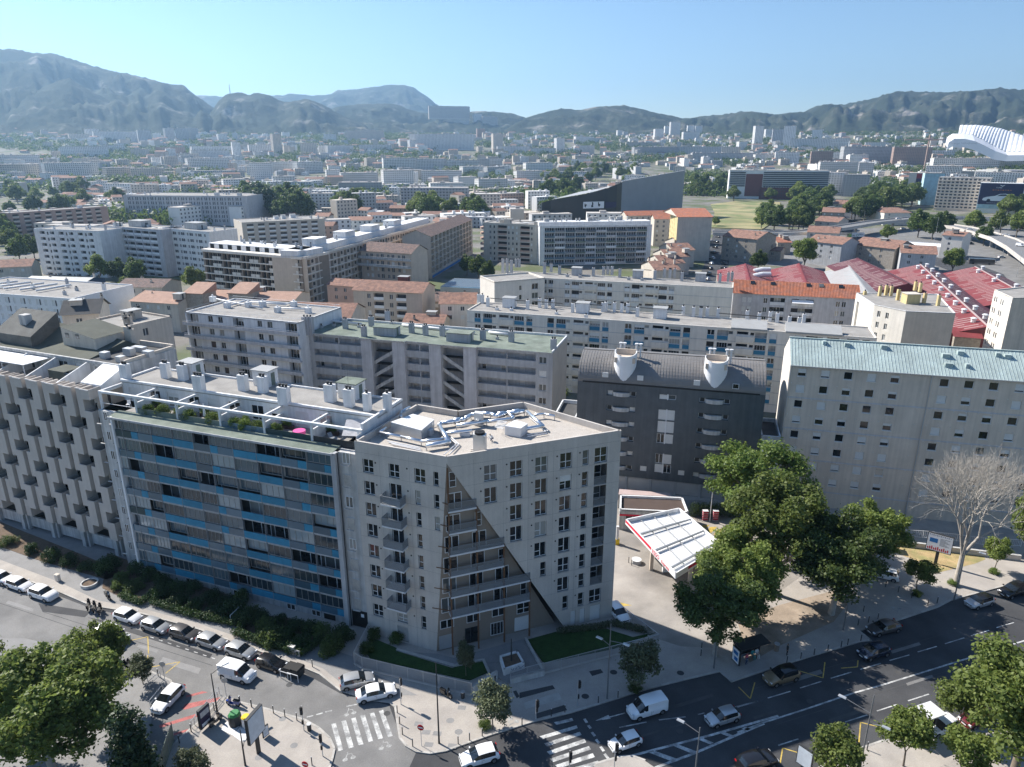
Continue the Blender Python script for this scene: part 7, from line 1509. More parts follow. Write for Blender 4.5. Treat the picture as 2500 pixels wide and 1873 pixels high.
def grove(label,group,rects,n,keys,s):
    for i in range(n):
        a=random.choice(rects);x,y=random.uniform(a[0],a[2]),random.uniform(a[1],a[3]);p,r_=PT(x,y);tree(random.choice(keys),p,label,s*random.uniform(.8,1.3),None,random.uniform(0,6),group,z=rise(r_)-.1)
grove('dark pine in the park grove behind the brown corner block','pines of the park grove',[(605,505,750,545)],36,('pine','dark','dark'),2.1)
grove('tree in the small square behind the long cream wing','trees of the small square',[(800,510,900,530)],18,('midg','dark'),1.8)
grove('tree among the houses behind the mottled roof','trees behind the mottled roof',[(1010,515,1110,540),(1150,530,1190,545)],14,('dark','midg'),1.7)
grove('scrubby tree along the meadow edge','scrub trees by the meadow',[(1868,520,1975,568),(1960,500,2010,530)],30,('dark','midg','dark'),1.6)
grove('avenue tree beyond the flyover','avenue trees',[(2075,480,2140,545),(2150,470,2230,520)],30,('midg','dark'),1.9)
grove('tree in front of the maroon based slab','trees before the maroon slab',[(1785,486,1990,493)],12,('midg',),1.7)
grove('tree on the green slope behind the left row','trees behind the left row',[(10,500,270,525),(0,560,30,620)],14,('midg','dark'),1.5)
grove('tree around the black sail hall','trees around the sail hall',[(1330,470,1420,490),(1690,455,1790,480)],26,('dark','midg'),1.9)
grove('tree at the right edge beyond the ramps','trees beyond the ramps',[(2350,560,2500,580),(2440,520,2500,535)],10,('dark','midg'),1.5)
grove('tree in the park strip beside the white school','trees of the park strip',[(1330,420,1560,455)],24,('dark','midg'),1.9)
grove('tree in the gardens left of the slit windowed office','garden trees on the left',[(20,470,300,500)],16,('dark','midg'),1.7)
# --- far woods as one mass
g_=np.random.default_rng(5);cl=[]
while len(cl) < 13000:
    r_=480+g_.random()**1.1*3000;a=g_.uniform(-.66,.66);x,y=r_*sin(a),r_*cos(a)
    if noise.noise(Vector((x*.005,y*.005,8))) < .10-.1*(r_ > 1800) or (x > 60 and y < 900 and x < 520):continue
    s=g_.uniform(3.4,7.6);cl.append((x,y,rise(r_)+s*.9,s,s*1.05))
tag(link('distant_trees',leaf_mesh('distant_trees',6,cl,380000,3.3,'leaf_dark',shell=.8)),'mass of distant trees scattered through the town','trees',kind='stuff')
# ================================================================ vehicles
def paint(name,c,rough=.22,metal=0):
    m=mt(name,c,rough,0,spec=.5,metal=metal);b=m.node_tree.nodes['Principled BSDF'];b.inputs['Coat Weight'].default_value=.6;b.inputs['Coat Roughness'].default_value=.06
paint('car_white',(.80,.80,.80));paint('car_silver',(.50,.51,.52),.3,.5);paint('car_black',(.012,.012,.014));paint('car_grey',(.10,.095,.095),.3,.3);paint('car_tan',(.28,.21,.13),.3,.3);paint('car_navy',(.015,.025,.05),.25,.2);paint('car_red',(.12,.012,.015));paint('car_green',(.25,.5,.1));paint('scooter_blue',(.02,.06,.30))
mt('car_glass',(.01,.013,.016),.03,0,spec=.9);mt('lamp_clear',(.7,.72,.75),.1,0);mt('lamp_red',(.4,.01,.01),.2,0);mt('alloy',(.35,.35,.36),.35,0,metal=.8)
# stations: x (0 = rear, 1 = nose), half width factor, belt z, top z, top half width factor
KINDS={
 'hatch':dict(L=4.05,W=1.76,st=[(0,.80,.70,.80,.72),(.035,.92,.88,1.12,.74),(.12,.98,.92,1.40,.72),(.28,1,.92,1.47,.74),(.48,1,.91,1.46,.74),(.56,1,.91,1.40,.72),(.735,.99,.90,.955,.78),(.86,.96,.80,.86,.74),(.96,.88,.62,.70,.66),(1,.74,.48,.55,.55)],rear=(1,2),cab=(2,5),ws=(5,6)),
 'sedan':dict(L=4.6,W=1.82,st=[(0,.80,.72,.90,.70),(.03,.90,.86,1.0,.74),(.13,.97,.92,1.06,.74),(.25,1,.93,1.36,.70),(.36,1,.93,1.44,.72),(.52,1,.92,1.43,.72),(.58,1,.91,1.37,.70),(.725,.99,.89,.95,.78),(.86,.95,.78,.84,.74),(.965,.86,.60,.68,.66),(1,.72,.46,.54,.55)],rear=(2,3),cab=(3,6),ws=(6,7)),
 'suv':dict(L=4.3,W=1.84,st=[(0,.84,.78,.95,.74),(.03,.94,.98,1.25,.76),(.10,.99,1.02,1.55,.74),(.28,1,1.02,1.62,.76),(.48,1,1.01,1.61,.76),(.56,1,1.01,1.54,.74),(.72,.99,1.0,1.06,.80),(.87,.97,.94,1.0,.78),(.965,.90,.74,.84,.70),(1,.78,.55,.64,.60)],rear=(1,2),cab=(2,5),ws=(5,6)),
 'van':dict(L=4.45,W=1.86,st=[(0,.90,1.0,1.70,.78),(.02,.97,1.05,1.84,.82),(.12,1,1.06,1.88,.84),(.45,1,1.06,1.88,.84),(.58,1,1.05,1.86,.82),(.66,1,1.04,1.76,.78),(.82,.98,1.0,1.12,.80),(.91,.95,.88,.98,.76),(.975,.88,.66,.78,.68),(1,.76,.5,.6,.6)],rear=(0,1),cab=(4,5),ws=(5,6))}
CARM={}
def car_proto(kind,col,roof=None):
    key=(kind,col,roof)
    if key in CARM:return CARM[key]
    K=KINDS[kind];L,Wd=K['L'],K['W']/2;st=K['st'];rings=[]
    for x,wf,zb,zt,tf in st:
        X=(x-.5)*L;w=Wd*wf;wt=Wd*tf if zt-zb > .12 else w*.9
        h=[(0,.22),(w*.86,.22),(w*.985,.34),(w,.58),(w*.985,zb-.04),(w*.95,zb)] + [(wt+.05*(zt-zb > .2),zt-.07 if zt-zb > .12 else zb+(zt-zb)*.6),(wt*.82,zt-.012),(0,zt)]
        rings.append([(X,y,z) for y,z in h]+[(X,-y,z) for y,z in reversed(h[1:-1])])
    n=len(rings[0]);parts={}
    def add(nm,mm,q):parts.setdefault((nm,mm),MB()).poly(q)
    r0,r1=K['rear'];c0,c1=K['cab'];w0,w1=K['ws']
    for i in range(len(rings)-1):
        for j in range(n):
            k_=(j+1) % n;q=[rings[i][j],rings[i+1][j],rings[i+1][k_],rings[i][k_]]
            side=j in (5,n-6);top=j in (6,7,n-8,n-7)
            if side and c0 <= i < c1:add('side_window','car_glass',q)
            elif top and i == w0:add('windscreen','car_glass',q)
            elif top and i == r0 and kind != 'van':add('rear_window','car_glass',q)
            elif side and i in (w0,) :add('side_window','car_glass',q)
            elif top and roof and c0 <= i < c1:add('roof',roof,q)
            elif j in (0,n-1,1,n-2):add('sill','black',q)
            else:add('body',col,q)
    add('body',col,list(reversed(rings[0])));add('body',col,rings[-1])
    out=[]
    for (nm,mm),m in parts.items():
        me=m.mesh(nm,mm);bm=bmesh.new();bm.from_mesh(me);bmesh.ops.remove_doubles(bm,verts=bm.verts,dist=.001);bmesh.ops.recalc_face_normals(bm,faces=bm.faces);bm.to_mesh(me);bm.free()
        me.polygons.foreach_set('use_smooth',[True]*len(me.polygons));me.set_sharp_from_angle(angle=radians(38));out.append((nm,me,(0,0,0)))
    wm=MB();wm.cyl((0,-.1,0),(0,.1,0),.315,.315,16);wm_=wm.mesh('tyre','rubber');rm=MB();rm.cyl((0,-.112,0),(0,.112,0),.2,.2,10);rm_=rm.mesh('rim','alloy')
    for fx in (.17,.82):
        for s in (-1,1):out.append(('wheel',wm_,((fx-.5)*L,s*(Wd-.09),.315),('rim',rm_)))
        am=MB();
        for s in (-1,1):
            P=[((fx-.5)*L+.37*cos(t*pi/10),s*(Wd*1.003),.32+.37*sin(t*pi/10)) for t in range(11)];am.poly(P)
        out.append(('wheel_arch',am.mesh('wheel_arch','black'),(0,0,0)))
    for s in (-1,1):
        h=MB();h.box(L*.452,s*Wd*.72-.16,.60 if kind != 'van' else .72,L*.487,s*Wd*.72+.16,.74 if kind != 'van' else .92);out.append(('headlight',h.mesh('headlight','lamp_clear'),(0,0,0)))
        h=MB();h.box(-L*.5+.0,s*Wd*.72-.14,.78,-L*.485,s*Wd*.72+.14,.98);out.append(('tail_light',h.mesh('tail_light','lamp_red'),(0,0,0)))
        h=MB();a,b=sorted((s*Wd*.98,s*(Wd+.16)));h.box(L*.17,a,.92 if kind in ('hatch','sedan') else 1.05,L*.205,b,1.06 if kind in ('hatch','sedan') else 1.2);out.append(('mirror',h.mesh('mirror','black' if roof else col),(0,0,0)))
        h=MB();a,b=sorted((s*Wd*.975,s*Wd*1.004));h.box(-.05,a,.45,-.03,b,.92);h.box(-.3,a,.78,-.16,b*1.004,.81);out.append(('door',h.mesh('door','black'),(0,0,0)))
    h=MB();h.box(L*.493,-.26,.40,L*.501,.26,.51);out.append(('number_plate',h.mesh('number_plate','plate_white'),(0,0,0)))
    h=MB();h.box(L*.475,-Wd*.5,.54,L*.499,Wd*.5,.62);out.append(('grille',h.mesh('grille','black'),(0,0,0)))
    CARM[key]=out;return out
def car(kind,col,p,rz,label,roof=None,name='car',cat='car',group=None,z=.02,s=1):
    r=thing(name,label,cat,(p.x,p.y,z),rz,group);r.scale=(s,s,s)
    for it in car_proto(kind,col,roof):
        o=link(it[0],it[1],r,it[2])
        if len(it) > 3:link(it[3][0],it[3][1],o)
    return r
def hd(a,b):return atan2((b-a).y,(b-a).x)
sdir=hd(PX(346,1500),PX(629,1590));mdir=hd(Z3(2050,1150),Z3(910,1272));mdir=hd(Z4(1537,727),Z4(235,1125))
GP='cars parked along the side street'
for x,y,kd,col,rf,lab in ((18,345,'hatch','car_white',None,'white car cut by the left edge of the side street'),(142,392,'hatch','car_white',None,'white hatchback parked second from the left edge'),(312,458,'suv','car_white',None,'white compact crossover parked third from the left edge'),(908,618,'hatch','car_white',None,'white hatchback parked just right of the motorcycle row'),(1104,687,'hatch','car_silver',None,'pale silver white hatchback parked left of the brown grey car'),(1306,738,'hatch','car_grey',None,'old brown grey hatchback in the parked row'),(1498,797,'hatch','car_silver',None,'silver hatchback parked right of the brown grey car'),(1703,862,'hatch','car_silver',None,'silver hatchback parked next to the small black car'),(1918,950,'hatch','car_black',None,'small black car parked beside the wheeled bins')):
    car(kd,col,ZG(x,y),sdir,lab,rf,group=GP,s=.95 if col == 'car_black' else 1)
car('van','car_white',ZG(805,760),sdir,'white van half hidden by the plane tree on the side street',name='van',cat='van')
car('van','car_white',ZG(1680,1022),sdir+.05,'white panel van driving down the side street',name='van',cat='van')
car('hatch','car_white',ZP(345,640),hd(ZP(480,500),ZP(200,790)),'white hatchback parked across the red striped bay')
car('hatch','car_silver',ZQ(990,760),hd(ZQ(800,790),ZQ(1190,700)),'silver hatchback parked on the pavement by the lawn fence')
car('sedan','car_white',ZQ(1195,890),hd(ZQ(1000,930),ZQ(1400,840)),'white coupe saloon parked beside the silver hatchback')
car('hatch','car_white',Z2(1800,1605),hd(Z2(1950,1560),Z2(1660,1640)),'white hatchback turning at the bottom corner in sun')
car('van','car_white',Z3(1195,1235),mdir,'white small van in the shaded lane',name='van',cat='van')
car('hatch','car_white',Z3(1028,1490),mdir+.05,'small white city car waiting at the wide crossing',s=.88)
car('hatch','car_silver',Z3(1775,1300),mdir,'silver rounded hatchback in the shaded middle lane',s=.95)
car('suv','car_black',Z3(2040,1650),mdir+pi,'black car cut by the bottom edge');car('suv','car_tan',Z4(335,985),mdir,'tan brown crossover by the bus stop','car_black');car('hatch','car_navy',Z4(1045,795),mdir,'dark navy hatchback driving in the tree shade')
car('sedan','car_grey',Z4(1122,610),mdir-.05,'dark grey saloon parked in the lay-by');car('hatch','car_silver',Z4(1858,408),mdir,'silver car with black roof parked in sun','car_black');car('suv','car_black',Z4(2120,325),mdir,'black car parked at the right edge')
car('suv','car_white',Z4(1115,195),hd(Z4(1200,210),Z4(1000,165)),'white crossover in the yard behind the plane tree');car('hatch','car_white',Z4(1560,1370),mdir,'white car beside the pale bus shelter');car('hatch','car_red',Z4(1840,1310),mdir,'dark red car behind the young trees');car('hatch','car_white',Z3(975,500),hd(Z3(940,440),Z3(1010,520)),'white car peeping from behind the concrete block',z=.14)
ZO=lambda x,y,z:PX(2150+x*.181,380+y*.181,z)
for i,(x,y,z,col,kd,lab) in enumerate(((240,858,7.5,'car_white','hatch','white car leftmost on the upper flyover'),(925,838,7.5,'car_navy','suv','navy car on the upper flyover'),(1270,842,7.5,'car_white','hatch','white car centre on the upper flyover'),(1635,852,7.5,'car_white','hatch','white car rightmost on the upper flyover'))):
    car(kd,col,ZO(x,y,z),.05,lab,z=z+.02)
for x,y,col,kd,lab,rz in ((1205,1003,'car_white','hatch','white car at the top of the lower ramp',-.7),(1690,1085,'car_white','hatch','white car midway down the lower ramp',-.8),(1885,1225,'car_white','van','white van low on the ramp at the right edge',-1.0)):car(kd,col,ZO(x,y,7),rz,lab,z=7.02)
random.seed(61);GS='cars parked in the street behind the red sheds'
for i in range(9):
    for sd_,nm in ((0,'left'),(1,'right')):
        y=580+i*13;x=(1752-i*3.4 if sd_ == 0 else 1776-i*1.6);car(random.choice(('hatch','suv')),random.choice(('car_white','car_grey','car_black','car_silver')),PX(x,y),1.9,f'small car parked on the {nm} side of the terrace street',group=GS+' '+nm)
for i,(x,y) in enumerate(((1738,592),(2055,620),(2062,632),(2205,560),(2370,597),(2445,630),(2340,625),(2420,640))):car('hatch',random.choice(('car_white','car_silver','car_white','car_black')),PX(x,y),.1,('car on the expressway behind the tall grey house','car parked beside the rubble stone house','second car parked beside the rubble stone house','car below the flyover at the avenue','car under the ramp on the left','car under the ramp on the right','car beside the ramp wall trees','car by the bus under the ramp')[i])
p=PX(2090,582);r=thing('lorry','white lorry with green cab under the flyover','lorry',(p.x,p.y,0),.05)
m=MB();m.box(-4,-1.2,1.0,5,1.2,3.9);m.make('box_body','car_white',r);m=MB();m.box(-6.3,-1.15,.5,-4.1,1.15,3.2);m.make('cab','car_green',r);m=MB();m.box(-6.35,-1,1.9,-6.28,1,2.9);m.make('windscreen','car_glass',r);text(r,'PR',1.6,(-3.6,-1.22,1.5),(pi/2,0,0),'navy');text(r,'O',2.4,(-1.0,-1.22,1.4),(pi/2,0,0),'green_bin');text(r,'PRES',1.5,(1.2,-1.22,2.2),(pi/2,0,0),'navy')
for x in (-5.2,1.5,3.6):m=MB();m.cyl((x,-1.2,.5),(x,1.2,.5),.5,.5,12);m.make('wheel','rubber',r)
p=PX(2395,645);r=thing('bus','dark bus with red tail parked beneath the ramp','bus',(p.x,p.y,0),-.35);m=MB();m.box(-6,-1.25,.4,6,1.25,3.0);m.make('body','car_grey',r);m=MB();m.box(-5.9,-1.28,1.3,5.9,-1.26,2.5);m.make('windows','car_glass',r);m=MB();m.box(5.95,-1.2,.5,6.05,1.2,1.4);m.make('tail','esso_red',r)
for x in (-4,3.6):m=MB();m.cyl((x,-1.25,.5),(x,1.25,.5),.5,.5,12);m.make('wheel','rubber',r)
# --- two-wheelers
def scooter(p,rz,col,label,group=None):
    r=thing('scooter',label,'scooter',(p.x,p.y,.13),rz,group)
    for x in (-.62,.62):
        m=MB();m.cyl((x,-.06,.27),(x,.06,.27),.27,.27,14);w=m.make('wheel','rubber',r);m=MB();m.cyl((x,-.065,.27),(x,.065,.27),.13,.13,8);m.make('rim','alloy',w)
    m=MB();m.hexa([(-.85,-.16,.45),(-.1,-.18,.3),(-.1,.18,.3),(-.85,.16,.45),(-.9,-.12,.78),(-.15,-.14,.72),(-.15,.14,.72),(-.9,.12,.78)]);m.box(-.12,-.17,.24,.4,.17,.34);m.hexa([(.36,-.2,.3),(.5,-.2,.3),(.5,.2,.3),(.36,.2,.3),(.28,-.2,1.0),(.42,-.16,1.0),(.42,.16,1.0),(.28,.2,1.0)]);m.box(.4,-.1,.5,.85,.1,.6);m.make('body',col,r)
    m=MB();m.box(-.85,-.15,.78,-.1,.15,.88);m.make('seat','black',r);m=MB();m.cyl((.62,0,.3),(.36,0,1.08),.03,.03,6);m.cyl((.34,-.34,1.08),(.34,.34,1.08),.022,.022,6);m.make('handlebar','steel_dark',r)
    m=MB();m.box(.4,-.08,.86,.5,.08,1.0);m.make('headlight','lamp_clear',r)
    m=MB();m.hexa([(.42,-.15,1.02),(.46,-.15,1.02),(.46,.15,1.02),(.42,.15,1.02),(.3,-.13,1.35),(.33,-.13,1.35),(.33,.13,1.35),(.3,.13,1.35)]);m.make('wind_shield','car_glass',r)
scooter(ZP(1218,690),2.9,'scooter_blue','blue scooter parked on the plaza near the kerb');scooter(ZP(985,930),1.1,'car_black','black motorcycle behind the lit poster stand');scooter(Z2(1545,1120),-.6,'car_black','black scooter parked by the lawn fence');scooter(ZG(765,472),-.7,'car_black','black motorcycle beside the left garden bed')
for i,(x,y) in enumerate(((630,540),(670,555),(710,570))):scooter(ZG(x,y),1.9,'car_black','covered dark scooter in the row of three beside the parked cars','three covered scooters')
for i,(x,y) in enumerate(((840,970),(870,985),(900,975),(930,962),(860,1010))):scooter(ZG(x,y),2.2+.2*i,'car_black','dark scooter in the pack under the lower left tree','scooters under the lower left tree')
# ================================================================ street furniture
BM=MB();BM.cyl((0,0,0),(0,0,1.0),.055,.055,8);BMm=BM.mesh('post','steel_dark');BC=MB();BC.cyl((0,0,1.0),(0,0,1.09),.068,.05,8);BCm=BC.mesh('cap','metal_matt')
def bollard(p,group,label,sc_=1):
    r=thing('bollard',label,'bollard',(p.x,p.y,.12),0,group);r.scale=(1,1,sc_);link('post',BMm,r);link('cap',BCm,r)
for grp,lab,L in (('bollards round the corner crossing','dark metal bollard on the sunny corner by the crossing',[Z2(x,y) for x,y in ((1168,1245),(1187,1330),(1208,1412),(1287,1505),(1637,1485),(1725,1458),(1822,1425),(2128,1340),(515,890))]),('bollards along the plaza kerb','dark metal bollard along the plaza kerb',[Z2(x,y) for x,y in ((45,1200),(215,1248),(303,1275),(395,1303),(512,1648),(-45,1178))]+[ZP(x,y) for x,y in ((1465,710),(1310,660))]),('bollards at the red bay','white topped bollard between plaza and red striped bay',[ZP(x,y) for x,y in ((650,1045),(490,1198),(205,295),(960,755),(250,495))]),('bollards on the shaded pavement','dark bollard on the shaded avenue pavement',[Z3(x,y) for x,y in ((235,1338),(460,1272),(565,1242),(822,1168),(973,1128),(1612,805),(1617,750))]),('bollards along the bus stop pavement','dark bollard between bus stop and lay-by',[Z4(x,y) for x,y in ((380,858),(487,828),(590,798),(695,768),(798,738),(848,722),(950,690),(928,570),(1008,548),(970,465),(880,410),(1080,525))]),('bollards before the yard','thin bollard on the sunny pavement before the yard',[Z4(x,y) for x,y in ((1140,275),(1238,315),(1340,360),(1465,418),(1537,400))]),('bollards at the lower right','dark bollard by the lower right kerb',[Z4(x,y) for x,y in ((998,1530),(880,1575))])):
    for p in L:bollard(p,grp,lab)
for i,(x,y) in enumerate(((288,1030),(325,1065))):bollard(PX(1480+x*.1899,1180+y*.1899),'bollards by the tank cover','thin post beside the round tank cover on the forecourt')
p=PX(1480+388*.1899,1180+1030*.1899);r=thing('tank_cover','round pale tank cover on the forecourt','cover',(p.x,p.y,.13));m=MB();m.cyl((0,0,0),(0,0,.55),.72,.68,20);m.make('drum','white_dirty',r);m=MB();m.cyl((0,0,.55),(0,0,.6),.74,.74,20);m.make('lid','metal_white',r)
def lamp(p,h,label,heads,arm=1.8,rz=0,double=False,mat='pole_grey',z=.12):
    r=thing('street_lamp',label,'street lamp',(p.x,p.y,z),rz);m=MB();m.cyl((0,0,0),(0,0,1.2),.11,.09,10);m.cyl((0,0,1.2),(0,0,h),.09,.05,10);m.make('pole',mat,r)
    for a,zz,al in heads:
        m=MB();e=Vector((cos(a)*al,sin(a)*al,zz+.35));m.cyl((0,0,zz),e,.035,.035,6);ar=m.make('arm',mat,r)
        m=MB();d=Vector((cos(a),sin(a),0));n=Vector((-sin(a),cos(a),0));c_=e+d*.35;m.hexa([c_-d*.4-n*.17,c_+d*.4-n*.17,c_+d*.4+n*.17,c_-d*.4+n*.17,c_-d*.35-n*.12+Vector((0,0,.1)),c_+d*.35-n*.12+Vector((0,0,.1)),c_+d*.35+n*.12+Vector((0,0,.1)),c_-d*.35+n*.12+Vector((0,0,.1))]);m.make('lamp_head','metal_matt',ar)
def hpx(bx,by,tx,ty):b=PX(bx,by);d=DIR(tx,ty);return HC+d[2]*hypot(b.x,b.y)/hypot(d[0],d[1])
q3=lambda x,y:(1200+x*.3169,1348+y*.3169);q4=lambda x,y:(1800+x*.3169,1348+y*.3169);q2=lambda x,y:(600+x*.3169,1348+y*.3169);qp=lambda x,y:(350+x*.1808,1600+y*.1808)
for lab,b,t,hs in (('tall twin armed lamp before the shaded lawn',q3(890,1135),q3(921,560),[(-.6,.78,1.6),(2.5,.72,1.0)]),('tall twin armed lamp before the bus shelter',q3(1712,900),q3(1780,345),[(-.6,.82,1.7),(2.5,.75,1.2)]),('tall lamp beside the pale trunked plane tree',q4(815,605),q4(872,150),[(-.6,.85,1.6)]),('tall lamp at the right beside the bare tree',q4(1668,375),q4(1765,-70),[(-.6,.85,1.6)]),('tall twin armed lamp at the bottom by the bus bay',q4(945,1660),q4(1043,1105),[(2.4,.75,2.4),(-.7,.62,1.2)])):
    H_=max(5,hpx(*b,*t));lamp(PX(*b),H_,lab,[(a,H_*f,l) for a,f,l in hs])
H_=hpx(*q2(1490,1480),*q2(1465,860));lamp(PX(*q2(1490,1480)),H_,'dark camera pole on the sunny corner',[],mat='steel_dark')
H_=hpx(*qp(1000,780),*qp(925,255));lamp(PX(*qp(1000,780)),H_,'slim dark lamp beside the red striped bay',[(.8,H_-.1,1.3)],mat='steel_dark')
lamp(PX(*qp(1380,1500)),4.6,'dark lamp pole by the big billboard at the bottom',[(1.6,2.2,.6)],mat='steel_dark')
lamp(Z3(1560,1790),7.0,'twin headed lamp at the bottom edge by the hatching',[(2.5,6.3,1.6)]);H_=hpx(1480+1330*.1899,1180+500*.1899,1480+1362*.1899,1180+55*.1899);lamp(PX(1480+1330*.1899,1180+500*.1899),H_,'white forecourt lamp before the hedge',[(0,H_-.3,.3)],mat='metal_white')
for i,(bx,by,tx,ty) in enumerate(((700,1290,755,830),(1545,1280,1635,860),(1640,1370,1765,800),(1810,1090,1860,830),(1830,1640,1925,1180))):b=PX(2150+bx*.181,380+by*.181);H_=hpx(2150+bx*.181,380+by*.181,2150+tx*.181,380+ty*.181);lamp(b,min(24,H_),('tall mast lamp at the white flat shed','first tall mast lamp under the ramp','second tall mast lamp under the ramp','tall mast lamp behind the ramp','tall mast lamp at the right edge')[i],[(2.5,min(24,H_)-.5,2)],mat='metal_matt',z=0)
p=PX(2121-16,560);lamp(p,14,'mast lamp beside the avenue under the flyover',[(2.5,13.5,2)],mat='metal_matt',z=0)
def sign(p,h,kind,label,rz=0):
    r=thing('road_sign',label,'road sign',(p.x,p.y,.12),rz);m=MB();m.cyl((0,0,0),(0,0,h),.035,.035,8);m.make('post','metal_matt',r)
    m=MB();m.cyl((0,-.05,h-.1),(0,-.02,h-.1),.36,.36,24);m.make('disc','red_sign' if kind == 'no' else 'metal_matt',r)
    if kind == 'no':m=MB();m.box(-.26,-.062,h-.165,.26,-.052,h-.035);m.make('bar','plate_white',r)
sign(Z2(1355,1500),2.55,'no','no entry sign on the sunny corner',-.25);sign(PX(750,1908),2.2,'no','no entry sign at the bottom edge of the plaza',-.25)
for i,(x,y) in enumerate(((300,380),(1130,605))):sign(ZP(x,y),2.7,'back',('round sign seen from behind beside the scooter trees','round sign seen from behind near the blue scooter')[i],pi)
p=ZP(30,60);r=thing('bus_stop_sign','small blue bus stop flag on a post by the lower left trees','sign',(PX(362,1668).x,PX(362,1668).y,.12));m=MB();m.cyl((0,0,0),(0,0,3),.04,.04,8);m.make('post','metal_matt',r);m=MB();m.box(-.35,-.03,2.4,.35,.03,3);m.make('flag','blue_sign',r)
def signal(p,h,label,rz=0):
    r=thing('traffic_light',label,'traffic light',(p.x,p.y,.12),rz);m=MB();m.cyl((0,0,0),(0,0,h),.055,.05,8);m.make('pole','metal_matt',r)
    m=MB();m.box(-.13,-.3,h-.95,.13,-.06,h);b=m.make('signal_head','black',r);m=MB()
    for i in range(3):m.cyl((0,-.3,h-.18-.29*i),(0,-.36,h-.18-.29*i),.1,.1,10)
    m.make('lens','steel_dark',b);m=MB();m.box(-.1,-.2,1.0,.1,-.05,1.5);m.make('repeater','black',r)
for x,y,h,lab,f,rz in ((1197,1180,3.5,'traffic light in front of the white saloon',Z2,2.8),(450,1382,3.3,'traffic light on the plaza by the crossing',Z2,0),(660,1188,3.4,'traffic light in the shade before the terrace wall',Z3,1.6),(342,1292,2.6,'short pedestrian light on the shaded pavement',Z3,1.2),(945,1668,3.2,'white traffic light pole on the island at the bottom',Z3,1),(600,1680,2.4,'pedestrian light at the bottom of the wide crossing',Z3,.4),(595,1580,3.0,'pedestrian light at the plaza edge of the side crossing',Z2,0)):signal(f(x,y),h,lab,rz)
def bin_(p,label,mat='steel_dark',h=.85,r_=.24,z=.12):
    r=thing('litter_bin',label,'bin',(p.x,p.y,z));m=MB();m.cyl((0,0,0),(0,0,h),r_*.9,r_,14);m.make('drum',mat,r);m=MB();m.cyl((0,0,h),(0,0,h+.06),r_*1.1,r_*1.1,14);m.make('rim','metal_matt',r)
bin_(Z2(492,1380),'round litter bin on the plaza corner');bin_(Z2(1672,1130),'grey litter bin at the lawn fence');bin_(Z3(-5+25,995),'small litter bin near the terrace ramp');bin_(Z4(300,765),'litter bin beside the bus shelter','brown_wall',1.0,.32)
for i,(x,y) in enumerate(((268,655),(345,672))):
    p=ZQ(x,y);r=thing('wheeled_bin',('left','right')[i]+' dark wheeled waste container at the side street kerb','bin',(p.x,p.y,.02),sdir);m=MB();m.hexa([(-.5,-.6,.15),(.5,-.6,.15),(.5,.6,.15),(-.5,.6,.15),(-.6,-.68,1.15),(.6,-.68,1.15),(.6,.68,1.15),(-.6,.68,1.15)]);m.make('tub','steel_dark',r);m=MB();m.hexa([(-.62,-.7,1.16),(.62,-.7,1.16),(.62,.7,1.16),(-.62,.7,1.16),(-.45,-.66,1.38),(.5,-.66,1.38),(.5,.66,1.38),(-.45,.66,1.38)]);m.make('lid','black',r)
    m=MB();m.tube([(-.75,-.9,0),(-.75,-.9,1.0),(.75,-.9,1.0),(.75,-.9,0)],.045,6);m.make('guard_rail','metal_white',r)
p=ZP(1248,930);r=thing('recycling_bin','dark recycling container with green top on the plaza','bin',(p.x,p.y,.12),.3);m=MB();m.cyl((0,0,0),(0,0,1.25),.72,.68,8);m.make('body','steel_dark',r);m=MB();m.cyl((0,0,1.25),(0,0,1.5),.68,.5,8);m.make('top','green_bin',r)
p=ZP(1400,960);r=thing('recycling_bin','white recycling container with yellow lid behind the big billboard','bin',(p.x,p.y,.12));m=MB();m.cyl((0,0,0),(0,0,1.2),.5,.5,10);m.make('body','white_clean',r);m=MB();m.cyl((0,0,1.2),(0,0,1.32),.5,.4,10);m.make('top','yellow',r)
for q in ([(1040,1010),(1130,905),(1300,965),(1205,1090)],[(1205,1090),(1310,975),(1420,1050),(1340,1190)]):mark('pale_ground_hatch',[ZP(*c) for c in q],'metal_white',.128)
def poster(pl,pr,zb,zt,label,face='poster_pale',th=.25,legs=True,name='billboard',back='steel_dark',z=.12,frame='steel_dark',tx=()):
    a,b=pl,pr;L=hypot((b-a).x,(b-a).y);r=thing(name,label,'billboard',(a.x,a.y,z),hd(a,b));m=MB();m.box(0,0,zb,L,th,zt);m.make('case',back,r)
    m=MB();m.box(.08,-.015,zb+.1,L-.08,-.002,zt-.1);f_=m.make('poster',face,r)
    if legs:m=MB();m.box(L/2-.22,th*.2,0,L/2+.22,th*.8,zb);m.make('leg',frame,r)
    return r,L
r,L=poster(ZP(790,1055),ZP(930,925),.3,2.75,'lit poster stand with violet picture on the plaza','poster_dark',.3,False);m=MB();m.box(.2,-.022,.5,L-.2,-.016,.9);m.make('poster_caption','plate_white',r);m=MB();m.box(.15,-.022,1.7,L-.15,-.016,2.4);m.make('poster_picture','lilac_grey',r)
r,L=poster(ZP(1480,1460),ZP(1680,1215),2.1,5.3,'large tilted looking billboard with pale poster on the plaza','poster_pale',.35,True)
r,L=poster(ZP(1625,1150),ZP(1705,1085),.1,1.5,'low map panel behind the large billboard','plate_white',.12,False);m=MB();m.cyl((L/2,-.03,.8),(L/2,-.02,.8),.35,.35,16);m.make('map_disc','poster_pale',r)
r,L=poster(PX(2252,1370),PX(2314,1388),2.1,5.0,'white event billboard with red skyline behind the bare tree','plate_white',.3,True);m=MB()
for i in range(11):m.box(.2+i*(L-.5)/11,-.02,2.3,.35+i*(L-.5)/11,-.016,2.65+.12*(i % 3));
